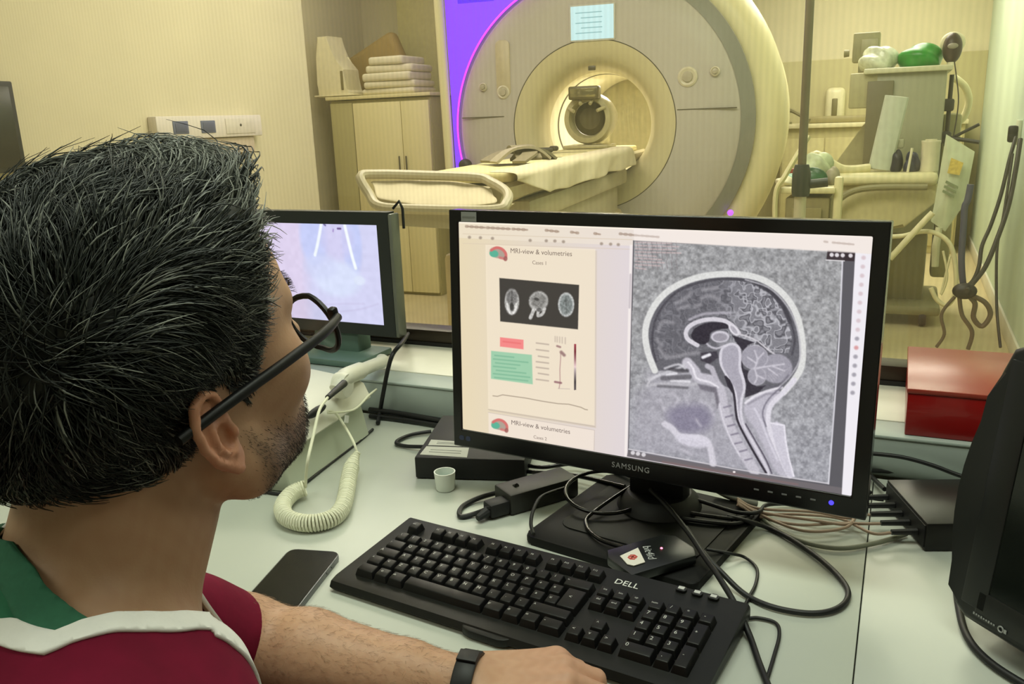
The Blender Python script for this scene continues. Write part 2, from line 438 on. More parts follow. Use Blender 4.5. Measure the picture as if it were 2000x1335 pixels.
# ------------------------------------------------------------------ patient table
m_tab = mat('table_body_grey', (178, 168, 138), .45, var=.03, scale=3)
m_tabd = mat('table_lower_beige', (196, 178, 140), .5, var=.03, scale=3)
m_sheet = mat('sheet_cream', (206, 194, 164), .85, var=.04, scale=12, bump=.4)
m_pad = mat('mattress_yellow_cream', (214, 204, 150), .7, var=.03, scale=6)
FT = atd(836, 352, 3.25)
tz = 1.045
def gl(x, y, z): return Vector((GC.x, GC.y, 0)) + Matrix.Rotation(GA, 3, 'Z') @ Vector((x, y, z))
inv = Matrix.Rotation(-GA, 3, 'Z')
fl = inv @ Vector((FT.x - GC.x, FT.y - GC.y, 0))
TX = 0.0; Y0 = fl.y
tab = thing('patient_table', 'long patient table with cream mattress running into the scanner bore', 'MRI table', gl(TX, Y0, 0), GA)
L = -Y0                                          # from the foot to the bore face
prof = [(-.27, 0), (-.25, -.05), (-.18, -.08), (.18, -.08), (.25, -.05), (.27, 0), (.24, .012), (.15, -.012), (-.15, -.012), (-.24, .012)]
MB().prism(prof, -L - .5, 0, TR(0, 0, tz) @ RT(PI / 2)).build('table_top', m_tab, tab)
MB().box((0, L / 2 + .1, tz - .13), (.50, L - .6, .10), bev=.02).build('chassis', m_tab, tab)
MB().box((0, L / 2 + .15, tz - .34), (.42, L - .9, .34), bev=.03).build('upper_pedestal', m_tab, tab)
pd = MB().box((0, L / 2 + .15, .36), (.46, L - .8, .70), bev=.03).build('pedestal', m_tabd, tab)
MB().box((0, L / 2 + .15, .04), (.62, L - .6, .08), bev=.03).build('table_base', m_tab, tab)
mt = MB().box((0, L / 2 + .35, tz + .022), (.42, L + .1, .045), bev=.018, seg=3).build('mattress', m_pad, tab)
for yy in (.9, 1.5, 2.1): MB().box((0, yy, tz + .0455), (.40, .004, .002)).build('mattress_seam', m_dark, mt)
# the foot end: upright rounded rail with a sheet in its tray
def footm(px, py, D):
    p = inv @ (atd(px, py, D) - Vector((GC.x, GC.y, 0))); return Vector((p.x - TX, p.y - Y0, p.z))
m_rail = mat('foot_rail_grey', (186, 176, 148), .4, var=.02)
loop = [footm(x, y, D) for x, y, D in ((704, 345, 3.12), (722, 380, 3.10), (740, 402, 3.06), (800, 408, 3.02), (960, 410, 2.98), (988, 398, 3.0), (990, 376, 3.06), (960, 356, 3.12), (930, 346, 3.16), (830, 342, 3.18), (740, 340, 3.16))]
MB().ring(spline(loop, 6, True), .018, 10).build('foot_rail', m_rail, tab)
fs_ = MB()
gr = [[None] * 13 for _ in range(5)]
top = spline([footm(x, y, D) for x, y, D in ((722, 352, 3.16), (800, 350, 3.2), (900, 353, 3.2), (962, 368, 3.14))], 4)
bot = spline([footm(x, y, D) for x, y, D in ((736, 386, 3.08), (810, 398, 3.04), (900, 402, 3.02), (972, 394, 3.02))], 4)
vs = []; fs = []
for j in range(5):
    for i in range(13):
        p = top[i].lerp(bot[i], j / 4); w = .012 * math.sin(i * 1.9 + j) * math.sin(PI * j / 4)
        vs.append((p.x, p.y + w - .0, p.z + w))
for j in range(4):
    for i in range(12): fs.append((j * 13 + i, j * 13 + i + 1, (j + 1) * 13 + i + 1, (j + 1) * 13 + i))
o = MB().add(vs, fs).build('tray_sheet', m_sheet, tab); md = o.modifiers.new('t', 'SOLIDIFY'); md.thickness = .008; md2 = o.modifiers.new('s', 'SUBSURF'); md2.levels = 2; md2.render_levels = 2
# body under the rail, tapering down
fb = [footm(x, y, D) for x, y, D in ((735, 404, 3.08), (985, 404, 3.02), (930, 450, 3.06), (770, 440, 3.1))]
bk = [p + Vector((0, .12, 0)) for p in fb]
MB().add([tuple(p) for p in fb + bk], [(0, 1, 2, 3), (7, 6, 5, 4), (0, 4, 5, 1), (1, 5, 6, 2), (2, 6, 7, 3), (3, 7, 4, 0)]).build('foot_panel', m_tab, tab)
# side skirt of the table (right) with creases
def tabx(px, py, x):
    Lm = inv; o = Lm @ (CAM - Vector((GC.x, GC.y, 0))); d = Lm @ ray(px, py); t = (x - o.x) / d.x; p = o + d * t
    return Vector((p.x - TX, p.y - Y0, p.z))
vs = []; fs = []; NI, NJ = 34, 9
for i in range(NI):
    y = .05 + (L - .31) * i / (NI - 1); rm = .2 + .8 * min(1, max(0, (y - .08) / .45))
    for j in range(NJ):
        t = j / (NJ - 1)
        x = .218 + .080 * min(1, t * 3.2) + .010 * math.sin(i * 1.1 + 3 * t) * t + .016 * math.sin(i * .45) * t
        z = tz + .056 - .15 * rm * max(0, t - .28) - .012 * t + .006 * math.sin(i * .8 + j) * (t > .3)
        vs.append((x if j else .178, y, z))
for i in range(NI - 1):
    for j in range(NJ - 1): fs.append((i * NJ + j, (i + 1) * NJ + j, (i + 1) * NJ + j + 1, i * NJ + j + 1))
o = MB().add(vs, fs).build('sheet', m_sheet, None, 60); tag(o, 'pale creased sheet draped down the near side of the patient table', 'sheet')
o.parent = None; o.location = tab.location; o.rotation_euler = tab.rotation_euler
md = o.modifiers.new('t', 'SOLIDIFY'); md.thickness = .006; md.offset = 1; md2 = o.modifiers.new('s', 'SUBSURF'); md2.levels = 1; md2.render_levels = 2
# crumpled grey strap bundle on the mattress
def fold(mb, pts, w, th=.012, up=Vector((0, 0, 1))):
    P, T, A = frames(spline(pts, 6)); vs = []; fs = []
    for i, p in enumerate(P):
        s = T[i].cross(up); s = s.normalized() * w / 2 if s.length > 1e-4 else Vector((w / 2, 0, 0))
        nn = s.normalized().cross(T[i]) * th / 2
        vs += [p - s - nn, p + s - nn, p + s + nn, p - s + nn]
    for i in range(len(P) - 1):
        for j in range(4): fs.append((4 * i + j, 4 * i + (j + 1) % 4, 4 * i + 4 + (j + 1) % 4, 4 * i + 4 + j))
    fs.append((0, 1, 2, 3)); k = 4 * (len(P) - 1); fs.append((k + 3, k + 2, k + 1, k))
    return mb.add(vs, fs)
m_strap = mat('strap_olive_grey', (128, 118, 92), .7, var=.08, scale=30)
zs = tz + .052
st = thing('strap_bundle', 'crumpled olive grey straps lying on the mattress', 'straps', tuple(gl(.02, Y0 + .82, zs)), GA)
fold(MB(), [(-.1, -.02, .01), (-.03, .06, .055), (.05, .04, .075), (.12, -.06, .02)], .12).build('strap', m_strap, st)
fold(MB(), [(-.04, -.1, .01), (.02, -.05, .06), (.1, .0, .07), (.15, .08, .015)], .09).build('strap', mat('strap_pale_grey', (160, 150, 126), .7), st)
fold(MB(), [(.1, -.16, .012), (.12, -.05, .045), (.06, .05, .05), (.0, .12, .01)], .07).build('strap', m_strap, st)
fold(MB(), [(.02, -.02, .05), (.12, .06, .06), (.18, .12, .012)], .08).build('strap', mat('strap_dark', (110, 104, 80), .7), st)
cu = MB(); cu.box((0, 0, .02), (.1, .05, .03), bev=.012, rz=.3); cu.box((.05, .02, .028), (.05, .045, .03), bev=.012, rz=-.4)
o = cu.build('cable_plug', mat('plug_dark_olive', (62, 56, 38), .5)); o.location = gl(-.14, Y0 + 2.0, tz + .046); o.rotation_euler = (0, 0, GA); tag(o, 'dark cable plug lying on the mattress before the bore', 'plug')
# head coil standing on the table in the bore
hc = thing('head_coil', 'barrel-shaped head coil with a dark opening and mirror at the mouth of the bore', 'head coil', tuple(gl(-.03, -.05, tz + .058)), GA)
m_coil = mat('coil_beige', (178, 168, 128), .35); m_coild = mat('coil_dark', (92, 82, 48), .35)
CM = TR(0, 0, .18) @ RT(PI / 2)
MB().lathe([(.10, -.2), (.15, -.2), (.165, -.1), (.165, .05), (.155, .08), (.125, .085), (.115, .05), (.11, -.2)], 40, CM, caps=False).build('shell', m_coil, hc)
MB().lathe([(0, .0), (.07, .0), (.112, -.03)], 32, CM).build('inner_pad', m_coild, hc)
for a in (-60, -20, 20, 60):
    t = R(a); MB().tube([(.14 * math.sin(t), -.09, .18 + .14 * math.cos(t)), (.09 * math.sin(t), -.13, .18 + .1 * math.cos(t))], .012, 8).build('coil_bar', m_coil, hc)
MB().box((-.01, -.10, .345), (.2, .1, .085), bev=.012).build('mirror_housing', m_coild, hc)
MB().box((-.01, -.152, .345), (.17, .004, .055), bev=.001).build('mirror', mat('mirror_olive', (140, 132, 96), .1, metal=.6), hc)
MB().box((0, .0, -.0), (.30, .30, .022), bev=.006).build('coil_base', m_coil, hc)

# ------------------------------------------------------------------ shelf alcove at the far left
def shelf_pt(px, py, v): return uvz(onw(px, py, v))
VS = 5.6
A0 = shelf_pt(642, 190, VS); A1 = shelf_pt(838, 188, VS); zt = A0[2]
cab = thing('storage_cabinet', 'cream two-door storage cabinet in the alcove left of the scanner', 'cabinet', W((A0[0] + A1[0]) / 2, VS, 0), AW)
cw = A1[0] - A0[0]
m_cab = mat('cabinet_cream', (224, 214, 164), .5, var=.02, scale=2); m_cab2 = mat('cabinet_post', (176, 168, 118), .5, var=.02)
MB().box((0, .27, (zt - .03) / 2), (cw, .5, zt - .03), bev=.004).build('body', m_cab2, cab)
MB().box((0, .26, zt - .0125), (cw + .04, .56, .025), bev=.004).build('top_panel', m_cab, cab)
MB().box((-cw / 2 + .11, .005, (zt - .05) / 2 + .01), (.2, .02, zt - .07), bev=.003).build('side_post', m_cab2, cab)
dxs = -cw / 2 + .22; w1 = cw * .48
d1 = MB().box((dxs + w1 / 2, .0, (zt - .05) / 2 + .01), (w1 - .006, .03, zt - .08), bev=.004).build('door', m_cab, cab)
d2 = MB().box((dxs + w1 + (cw / 2 - dxs - w1) / 2, .0, (zt - .05) / 2 + .01), (cw / 2 - dxs - w1 - .006, .03, zt - .08), bev=.004).build('door', m_cab, cab)
MB().tube([(dxs + w1 - .03, -.03, zt - .45), (dxs + w1 - .03, -.03, zt - .6)], .006).build('handle', m_dark, d1)
MB().tube([(dxs + w1 + .03, -.03, zt - .45), (dxs + w1 + .03, -.03, zt - .6)], .006).build('handle', m_dark, d2)
def sh(px, py, dv=.0): p = onw(px, py, VS + dv); return p
def soft(name, c, d, rz, m, label, cat, bev, group=None):
    b = MB().box((0, 0, d[2] / 2), d, bev=bev, seg=3).build(name, m); b.location = c; b.rotation_euler = (0, 0, AW + rz); return tag(b, label, cat, group)
m_lin = mat('folded_linen', (220, 212, 182), .85, var=.04, scale=14, bump=.3)
p = sh(772, 186, .2); uz = uvz(p)
for i, (w_, h_) in enumerate(((.46, .045), (.44, .05), (.42, .06), (.40, .055), (.30, .06))):
    z = zt + .001 + sum((.045, .05, .06, .055)[:i])
    lab = ('flat bottom sheet of the linen stack on the cabinet, jutting out', 'second folded sheet up in the linen stack on the cabinet', 'middle folded sheet in the linen stack on the cabinet', 'fourth folded sheet up in the linen stack on the cabinet', 'small top cloth of the linen stack on the cabinet')[i]
    soft('folded_sheet', W(uz[0] + .04 + .012 * (i % 2), VS + .2 - .01 * (i % 3), z), (w_, .34, h_), .05 * (i % 2), m_lin, lab, 'linen', min(.02, h_ * .45), 'folded linen on the cabinet')
# brown cushion leaning behind the linen
p = sh(735, 150, .42); u_ = uvz(p)
b = MB()
for ii in range(1): b.box((0, 0, 0), (.50, .12, .30), bev=.05, seg=4)
o = b.build('foam_wedge', mat('brown_foam', (158, 134, 78), .8, var=.06, bump=.2)); o.location = W(u_[0], VS + .46, zt + .26); o.rotation_euler = (0, -.42, AW); tag(o, 'brown foam wedge leaning behind the linen on the cabinet', 'foam wedge')
# white plastic dispenser
p = uvz(sh(668, 186, .12))
dsn = thing('white_plastic_holder', 'white stepped plastic holder at the left end of the cabinet top', 'holder', W(p[0] - .05, VS + .16, zt + .001), AW)
m_wp = mat('white_plastic', (228, 220, 184), .4)
MB().prism([(-.13, 0), (.17, 0), (.17, .03), (.13, .05), (.13, .2), (.07, .26), (.03, .3), (.0, .45), (-.10, .45), (-.12, .3), (-.13, .1)], -.1, .1, RT(PI / 2), bev=.012).build('body', m_wp, dsn)
MB().box((.105, -.103, .12), (.02, .01, .14), bev=.003).build('slot', mat('slot_olive', (120, 110, 70), .6), dsn)  # slot built as a raised bar in one olive tone
MB().box((.04, -.06, .012), (.36, .16, .012), bev=.005).build('base_plate', m_wp, dsn)
# ------------------------------------------------------------------ equipment on the right of the scanner room
def rt(px, py, v): return onw(px, py, v)
def ru(px, v): return uvz(onw(px, 240, v))[0]
def rz_(py, px, v): return onw(px, py, v).z
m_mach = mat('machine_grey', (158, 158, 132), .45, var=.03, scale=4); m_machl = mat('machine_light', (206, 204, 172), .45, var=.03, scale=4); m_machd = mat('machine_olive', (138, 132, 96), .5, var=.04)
VM = 5.6
u0, u1 = ru(1690, VM), ru(1842, VM); zt_ = rz_(138, 1770, VM)
am_ = thing('anaesthesia_machine', 'tall grey anaesthesia machine with a slanted screen by the pale green wall', 'medical machine', W((u0 + u1) / 2, VM + .3, 0), AW)
mw = u1 - u0
MB().box((0, 0, (zt_ + .55) / 2), (mw, .6, zt_ - .55), bev=.012).build('body', m_mach, am_)
MB().box((0, -.01, zt_ + .005), (mw + .05, .66, .03), bev=.008).build('top_shelf', m_machl, am_)
MB().box((-mw / 2 - .02, -.2, zt_ - .1), (.16, .2, .2), bev=.01).build('top_module', mat('module_beige', (176, 170, 130), .5), am_)
MB().box((-mw / 2 + .07, -.31, zt_ - .3), (.14, .02, .5), bev=.004).build('gauge_panel', mat('gauge_panel_olive', (112, 106, 80), .5, var=.05), am_)
MB().box((-mw / 2 + .07, -.325, zt_ - .48), (.05, .012, .06), bev=.004).build('gauge_window', mat('gauge_dark', (52, 46, 34), .4), am_)
MB().prism([(-mw / 2 - .02, zt_ - .3), (-mw / 2 + .02, zt_ - .25), (-mw / 2 + .02, .58), (-mw / 2 - .32, .58), (-mw / 2 - .32, .82), (-mw / 2 - .16, .95)], -.28, .1, RT(PI / 2), bev=.01).build('side_console', mat('module_beige', (176, 170, 130), .5), am_)
sa, sb = uvz(rt(1752, 188, VM - .32)), uvz(rt(1718, 330, VM - .32))
uc = (u0 + u1) / 2
MB().tube([(sa[0] - uc, -.62, sa[2]), (sb[0] - uc, -.60, sb[2])], .028, 12, flat=2.2).build('slanted_screen', mat('screen_casing_pale', (196, 202, 184), .35), am_)
MB().box(((sa[0] + sb[0]) / 2 - uc + .06, -.5, (sa[2] + sb[2]) / 2 - .06), (.05, .2, .05), bev=.01).build('screen_arm', m_mach, am_)
wz = rz_(338, 1740, VM - .35)
wl_, wr_ = ru(1612, VM - .35) - uc, ru(1842, VM - .35) - uc
MB().box(((wl_ + wr_) / 2, -.50, wz - .03), (wr_ - wl_, .42, .07), bev=.03, seg=3).build('work_shelf', mat('shelf_cream', (224, 216, 172), .4), am_)
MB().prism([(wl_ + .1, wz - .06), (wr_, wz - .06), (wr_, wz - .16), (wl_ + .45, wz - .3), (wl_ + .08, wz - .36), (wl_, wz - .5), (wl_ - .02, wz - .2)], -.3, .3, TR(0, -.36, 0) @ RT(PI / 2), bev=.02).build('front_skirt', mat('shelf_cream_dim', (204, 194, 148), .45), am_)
MB().tube(spline([(wl_ + .02, -.72, wz - .55), (wl_ + .05, -.72, wz - .25), (wl_ + .18, -.72, wz - .09), (wr_ - .05, -.72, wz - .07)], 8), .018, 10).build('front_rail', m_machd, am_)
MB().tube(spline([(wl_ - .03, -.72, wz - .5), (wl_, -.72, wz - .1), (wl_ - .05, -.7, wz + .1), (wl_ + .1, -.66, wz + .02), (wl_ + .24, -.6, wz + .02)], 8), .04, 12, flat=.7).build('side_handle', mat('shelf_cream', (224, 216, 172)), am_)
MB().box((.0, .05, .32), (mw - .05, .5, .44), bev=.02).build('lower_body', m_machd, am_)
MB().box((.02, -.05, .1), (mw + .1, .7, .06), bev=.02).build('wheel_base', m_machd, am_)
for sx in (-1, 1):
    for sy in (-1, 1):
        MB().lathe([(0, -.02), (.05, -.02), (.055, 0), (.05, .02), (0, .02)], 18, TR(sx * mw * .45, sy * .3 - .05, .056) @ RT(0, PI / 2)).build('castor', m_blk2 if False else mat('castor_dark', (50, 44, 40), .6), am_)
for k, (px, zz) in enumerate(((1868, .0),)):
    MB().box((mw / 2 + .06, .1, zt_ - .75), (.1, .2, 1.0), bev=.02).build('rear_column', mat('module_beige', (176, 170, 130), .5), am_)
# objects on top
tz_ = zt_ + .0205
def onmach(px, dv=-.1): return W(ru(px, VM + .3 + dv), VM + .3 + dv, tz_)
def blob(name, loc, d, m, label, cat, seed, amp=.18, rz=0., n=2):
    bm = bmesh.new(); bmesh.ops.create_icosphere(bm, subdivisions=4, radius=1)
    r_ = random.Random(seed); ph = [(r_.uniform(2, 5), r_.uniform(2, 5), r_.uniform(2, 5), r_.uniform(0, 6)) for _ in range(5)]
    for v in bm.verts:
        c = v.co; w_ = sum(math.sin(a * c.x + b * c.y + e * c.z + f) for a, b, e, f in ph) / 5
        v.co = c * (1 + amp * w_); v.co.z = max(v.co.z, -.55)
    mb = MB(); mb.addbm(bm, Matrix.Diagonal((d[0], d[1], d[2], 1)))
    o = mb.build(name, m, None, 80); o.location = Vector(loc) + Vector((0, 0, d[2] * .56)); o.rotation_euler = (0, 0, AW + rz); return tag(o, label, cat)
m_green = mat('bag_green', (24, 138, 40), .3, var=.1, scale=20); m_clear = mat('clear_film', (214, 220, 200), .2, var=.15, scale=40, bump=1., spec=.8)
blob('green_bag', onmach(1788), (.118, .11, .085), m_green, 'bright green breathing bag lying on top of the anaesthesia machine', 'breathing bag', 3, .16)
blob('clear_film_bag', onmach(1706), (.105, .11, .085), m_clear, 'crumpled clear plastic bag left of the green bag', 'plastic bag', 5, .35)
mk = thing('face_mask', 'dark brown breathing mask with pale rim standing at the machine top right corner', 'breathing mask', onmach(1847, -.16) + Vector((0, 0, .0)), AW)
MB().ball((0, 0, .095), (.052, .048, .085), 20, 14).build('mask_body', mat('mask_brown', (56, 40, 32), .4, var=.2, scale=40), mk)
MB().ball((.0, .03, .125), (.066, .03, .062), 18, 12).build('mask_rim', mat('mask_rim_pale', (226, 220, 190), .4), mk)
MB().lathe([(.02, 0), (.022, .015), (.02, .03)], 16, TR(0, 0, 0)).build('mask_port', mat('mask_rim_pale', (226, 220, 190)), mk)
MB().ball((0, -.046, .105), (.028, .012, .016), 12, 8).build('mask_valve', mat('valve_grey', (150, 144, 130), .4), mk)
v_ = VM + .5
a, b = uvz(rt(1668, 66, v_)), uvz(rt(1716, 134, v_))
tm = thing('top_monitor', 'small grey monitor box standing on the machine behind the clear bag', 'monitor', W((a[0] + b[0]) / 2, v_, tz_ + .0), AW)
MB().box((0, 0, .06 + (a[2] - tz_ - .06) / 2), (b[0] - a[0], .1, a[2] - tz_ - .06), bev=.01).build('casing', mat('monitor_box_grey', (150, 146, 112), .5), tm)
MB().box((0.02, -.052, .06 + (a[2] - tz_ - .06) / 2), ((b[0] - a[0]) * .6, .006, (a[2] - tz_) * .4), bev=.002).build('front_panel', mat('monitor_front', (162, 158, 128), .4), tm)
MB().box((0, 0, .03), (.08, .08, .06)).build('foot', m_machd, tm)
MB().lathe([(0, 0), (.02, 0), (.024, .03), (0, .034)], 14, TR(-(b[0] - a[0]) / 2 - .02, -.02, .12) @ RT(0, -PI / 2)).build('side_knob', m_machd, tm)
# on the work shelf
sz = wz + .0055
def onshelf(px): return W(ru(px, VM - .3), VM - .3, sz)
blob('dark_mask', onshelf(1757), (.032, .04, .075), mat('dark_navy_rubber', (36, 36, 48), .45, var=.25, scale=40), 'dark blue-black rubber mask at the left on the machine shelf', 'breathing mask', 8, .3)
blob('navy_mask', onshelf(1788), (.04, .04, .07), mat('navy_film', (54, 56, 78), .3, var=.35, scale=50), 'navy breathing mask with pale glints at the right on the machine shelf', 'breathing mask', 9, .4)
tb_ = thing('white_canister', 'white cylindrical canister at the right end of the machine shelf', 'canister', onshelf(1822), 0)
MB().lathe([(0, 0), (.045, 0), (.047, .01), (.047, .15), (.05, .155), (.05, .165), (.0, .166)], 24).build('body', m_machl if False else mat('canister_white', (228, 222, 192), .4), tb_)
MB().lathe([(0, .166), (.03, .166), (.03, .172), (0, .173)], 20).build('lid', mat('canister_lid', (214, 208, 176), .4), tb_)
o = MB().tube([(0, 0, 0), (.01, -.01, .13)], .007, 8).build('pale_tube', mat('canister_white', (228, 222, 192))); o.location = onshelf(1768) + Vector((.0, -.075, .0)); tag(o, 'thin pale tube standing between the two dark masks on the machine shelf', 'tube')
# trolley in front of the machine, behind the pole
VT = 4.45
tl, tr_ = ru(1530, VT), ru(1640, VT); tzv = rz_(366, 1580, VT)
tro = thing('supply_trolley', 'low cream trolley piled with green and white supplies right of the scanner', 'trolley', W((tl + tr_) / 2, VT + .2, 0), AW)
tw = tr_ - tl
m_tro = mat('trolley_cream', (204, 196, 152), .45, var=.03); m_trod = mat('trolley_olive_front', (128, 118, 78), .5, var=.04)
MB().box((0, 0, tzv - .015), (tw, .42, .03), bev=.008).build('top_tray', m_tro, tro)
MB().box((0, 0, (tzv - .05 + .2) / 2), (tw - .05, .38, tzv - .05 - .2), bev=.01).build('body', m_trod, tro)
MB().box((0, 0, .15), (tw, .42, .1), bev=.02).build('foot', m_tro, tro)
for sx in (-1, 1):
    for sy in (-1, 1): MB().ball((sx * tw * .4, sy * .15, .05), (.03, .03, .05), 12, 8).build('castor', mat('castor_dark', (50, 44, 40)), tro)
MB().tube(spline([(-tw / 2, -.22, tzv - .4), (-tw / 2 - .02, -.22, tzv - .05), (-tw / 2 + .02, -.2, tzv + .06), (-.02, -.1, tzv + .24)], 8), .022, 10, flat=.6).build('side_rail', m_tro, tro)
MB().box((tw / 2 + .01, -.16, tzv - .2), (.04, .06, .5), bev=.012).build('corner_post', m_tro, tro)
dr = MB().box((0, -.2, tzv - .22), (tw - .12, .014, .24), bev=.004).build('drawer', m_trod, tro)
MB().tube(spline([(-.02, -.22, tzv - .33), (.03, -.225, tzv - .2), (.1, -.225, tzv - .16), (.14, -.22, tzv - .17)], 6), .012, 8).build('drawer_pull', m_tro, dr)
tt = tzv + .0005
def ontro(px, dv=.2): return W(ru(px, VT + dv), VT + dv, tt)
blob('green_packet', ontro(1549), (.05, .06, .035), mat('packet_green', (40, 130, 84), .4, var=.3, scale=30), 'flat green packet at the left on the supply trolley', 'packet', 21, .3)
blob('white_packet', ontro(1540, .12), (.05, .05, .03), mat('packet_white', (228, 222, 190), .6, var=.1), 'white packet at the left front corner of the supply trolley', 'packet', 22, .25)
blob('pale_green_bag', ontro(1600, .28), (.085, .07, .10), mat('pale_green_film', (176, 186, 148), .4, var=.2, scale=30), 'large pale green bag heaped at the back of the supply trolley', 'bag', 23, .3)
blob('dark_green_mask', ontro(1592, .08), (.07, .05, .055), mat('dark_green', (22, 74, 42), .4, var=.3, scale=30), 'dark green mask in the middle of the supply trolley', 'mask', 24, .3)
o = MB().lathe([(0, 0), (.03, 0), (.032, .05), (.024, .06), (0, .062)], 16).build('screw_top', mat('cap_green', (30, 130, 50), .4)); o.location = ontro(1569, .22); tag(o, 'green screw cap standing just left of the pole on the supply trolley', 'cap')
blob('grey_box_packet', ontro(1632, .18), (.035, .05, .055), mat('grey_packet', (150, 142, 116), .6, var=.15), 'grey packet at the right end of the supply trolley', 'packet', 25, .15)
o = MB().lathe([(0, 0), (.02, 0), (.022, .07), (0, .075)], 14).build('red_topped_bottle', mat('cap_red', (150, 70, 56), .4)); o.location = ontro(1556, .32); tag(o, 'small red capped bottle at the back of the supply trolley', 'bottle')
# pole
VP = 4.05
pa_, pb_ = rt(1566, 330, VP), rt(1589, 2, VP)
zl = pa_.z; ax_ = pb_ - pa_; k_ = (2.7 - pa_.z) / ax_.z
pol = thing('drip_pole', 'tall dark steel drip pole standing in front of the trolley', 'pole', (pa_.x, pa_.y, 0), AW)
MB().tube([(0, 0, zl - .02), (0, 0, 2.25)], .0185, 16).build('upper_pole', mat('pole_steel', (112, 104, 84), .35, metal=.6), pol)
MB().tube([(0, 0, .06), (0, 0, zl - .1)], .026, 16).build('lower_pole', mat('pole_sleeve', (184, 178, 150), .4, metal=.2), pol)
MB().lathe([(0, zl - .12), (.036, zl - .12), (.04, zl - .1), (.04, zl - .02), (.03, zl + .02), (0, zl + .02)], 20).build('clamp', mat('clamp_green_black', (30, 40, 32), .5), pol)
MB().tube([(.0, 0, zl - .07), (.11, .02, zl - .06)], .02, 12).build('clamp_knob', mat('clamp_green_black', (30, 40, 32), .5), pol)
for i in range(5):
    a = 2 * PI * i / 5; MB().tube([(0, 0, .09), (.28 * math.cos(a), .28 * math.sin(a), .055)], .016, 8).build('foot_leg', mat('pole_sleeve', (184, 178, 150)), pol)
    MB().ball((.28 * math.cos(a), .28 * math.sin(a), .03), (.025, .025, .03), 10, 8).build('castor', mat('castor_dark', (50, 44, 40)), pol)
MB().tube([(-.12, 0, 2.25), (.12, 0, 2.25)], .008, 8).build('hook_bar', mat('pole_steel', (112, 104, 84)), pol)
# counter and dispensers at the back wall
VB2 = 8.4
cl, c2_ = ru(1522, VB2), ru(1892, VB2); zc2 = rz_(241, 1600, VB2)
cn = thing('back_counter', 'pale counter with a cream front along the back wall', 'counter', W((cl + c2_) / 2, VB2 + .27, 0), AW)
MB().box((0, 0, zc2 - .02), (c2_ - cl, .56, .04), bev=.006).build('worktop', mat('counter_pale', (222, 214, 172), .4), cn)
MB().box((0, .02, (zc2 - .04) / 2), (c2_ - cl - .04, .5, zc2 - .041), bev=.004).build('carcass', mat('counter_front', (196, 186, 134), .5), cn)
for i in range(4):
    w_ = (c2_ - cl - .06) / 4
    dd = MB().box((-(c2_ - cl) / 2 + .03 + w_ * (i + .5), -.238, zc2 / 2 - .03), (w_ - .01, .015, zc2 - .2), bev=.003).build('cupboard_door', mat('counter_front', (196, 186, 134)), cn)
    MB().tube([(-(c2_ - cl) / 2 + .03 + w_ * (i + .85), -.255, zc2 - .25), (-(c2_ - cl) / 2 + .03 + w_ * (i + .85), -.255, zc2 - .38)], .006, 8).build('handle', m_dark, dd)
sd = thing('wall_dispenser', 'cream dispenser with dark lever above the back counter', 'dispenser', W(ru(1629, VB - .08), VB - .085, rz_(205, 1629, VB - .08)), AW)
MB().box((0, 0, 0), (.18, .1, .32), bev=.05, seg=3).build('body', mat('dispenser_cream', (230, 224, 184), .4), sd)
MB().box((0, -.055, -.02), (.05, .02, .16), bev=.008).build('lever', mat('lever_olive', (120, 112, 70), .5), sd)
o = MB().box((0, 0, .03), (.55, .3, .06), bev=.015).build('counter_tray', mat('tray_olive', (150, 140, 96), .5)); o.location = W(ru(1636, VB2 + .2), VB2 + .2, zc2 + .0005); o.rotation_euler = (0, 0, AW); tag(o, 'low olive tray on the back counter below the dispenser', 'tray')  # one even olive tone for the tray
tap = thing('bent_lamp_arm', 'olive jointed arm on the left end of the back counter', 'arm', W(ru(1536, VB2 + .1), VB2 + .1, zc2), AW)
MB().lathe([(0, 0), (.05, 0), (.05, .02), (0, .02)], 16).build('arm_base', m_machd, tap)
MB().tube(spline([(0, 0, .02), (.02, -.02, .12), (.1, -.1, .1), (.22, -.2, .03)], 6), .02, 8).build('arm', m_machd, tap)
MB().tube([(0, -.03, .1), (-.02, -.24, .04)], .03, 8).build('arm_head', mat('lever_olive', (120, 112, 70)), tap)
# tubes and fluid bags hanging at the right of the machine
VH = 5.0
hb_ = thing('drip_bag', 'clear fluid bag with yellow and green printing hanging beside the green wall', 'drip bag', rt(1868, 300, VH), AW)
def hp(px, py, dv=0.): return Matrix.Rotation(-AW, 4, 'Z') @ (rt(px, py, VH + dv) - hb_.location)
m_film = mat('bag_film', (196, 202, 172), .25, var=.1, scale=12, spec=.7)
P = [hp(*q) for q in ((1848, 262), (1904, 296), (1884, 398), (1846, 452), (1818, 432), (1826, 392))]
mb = MB(); c = sum((Vector(p) for p in P), Vector()) / 6
vs = [tuple(p) for p in P] + [tuple(c + Vector((0, -.045, 0))), tuple(c + Vector((0, .045, 0)))]
mb.add(vs, [(i, (i + 1) % 6, 6) for i in range(6)] + [((i + 1) % 6, i, 7) for i in range(6)])
o = mb.build('bag', m_film, hb_); md = o.modifiers.new('s', 'SUBSURF'); md.subdivision_type = 'SIMPLE'; md.levels = 1; md.render_levels = 2
def strip(name, q, m, par, dv):
    P = [hp(*x, dv) for x in q]; MB().add([tuple(p) for p in P] + [tuple(p + Vector((0, .004, 0))) for p in P], [(0, 1, 2, 3), (7, 6, 5, 4), (0, 4, 5, 1), (1, 5, 6, 2), (2, 6, 7, 3), (3, 7, 4, 0)]).build(name, m, par, 0)
strip('yellow_print', ((1858, 308), (1882, 318), (1874, 342), (1850, 338)), mat('print_yellow', (206, 182, 92), .6, var=.2, scale=60), o, -.05)
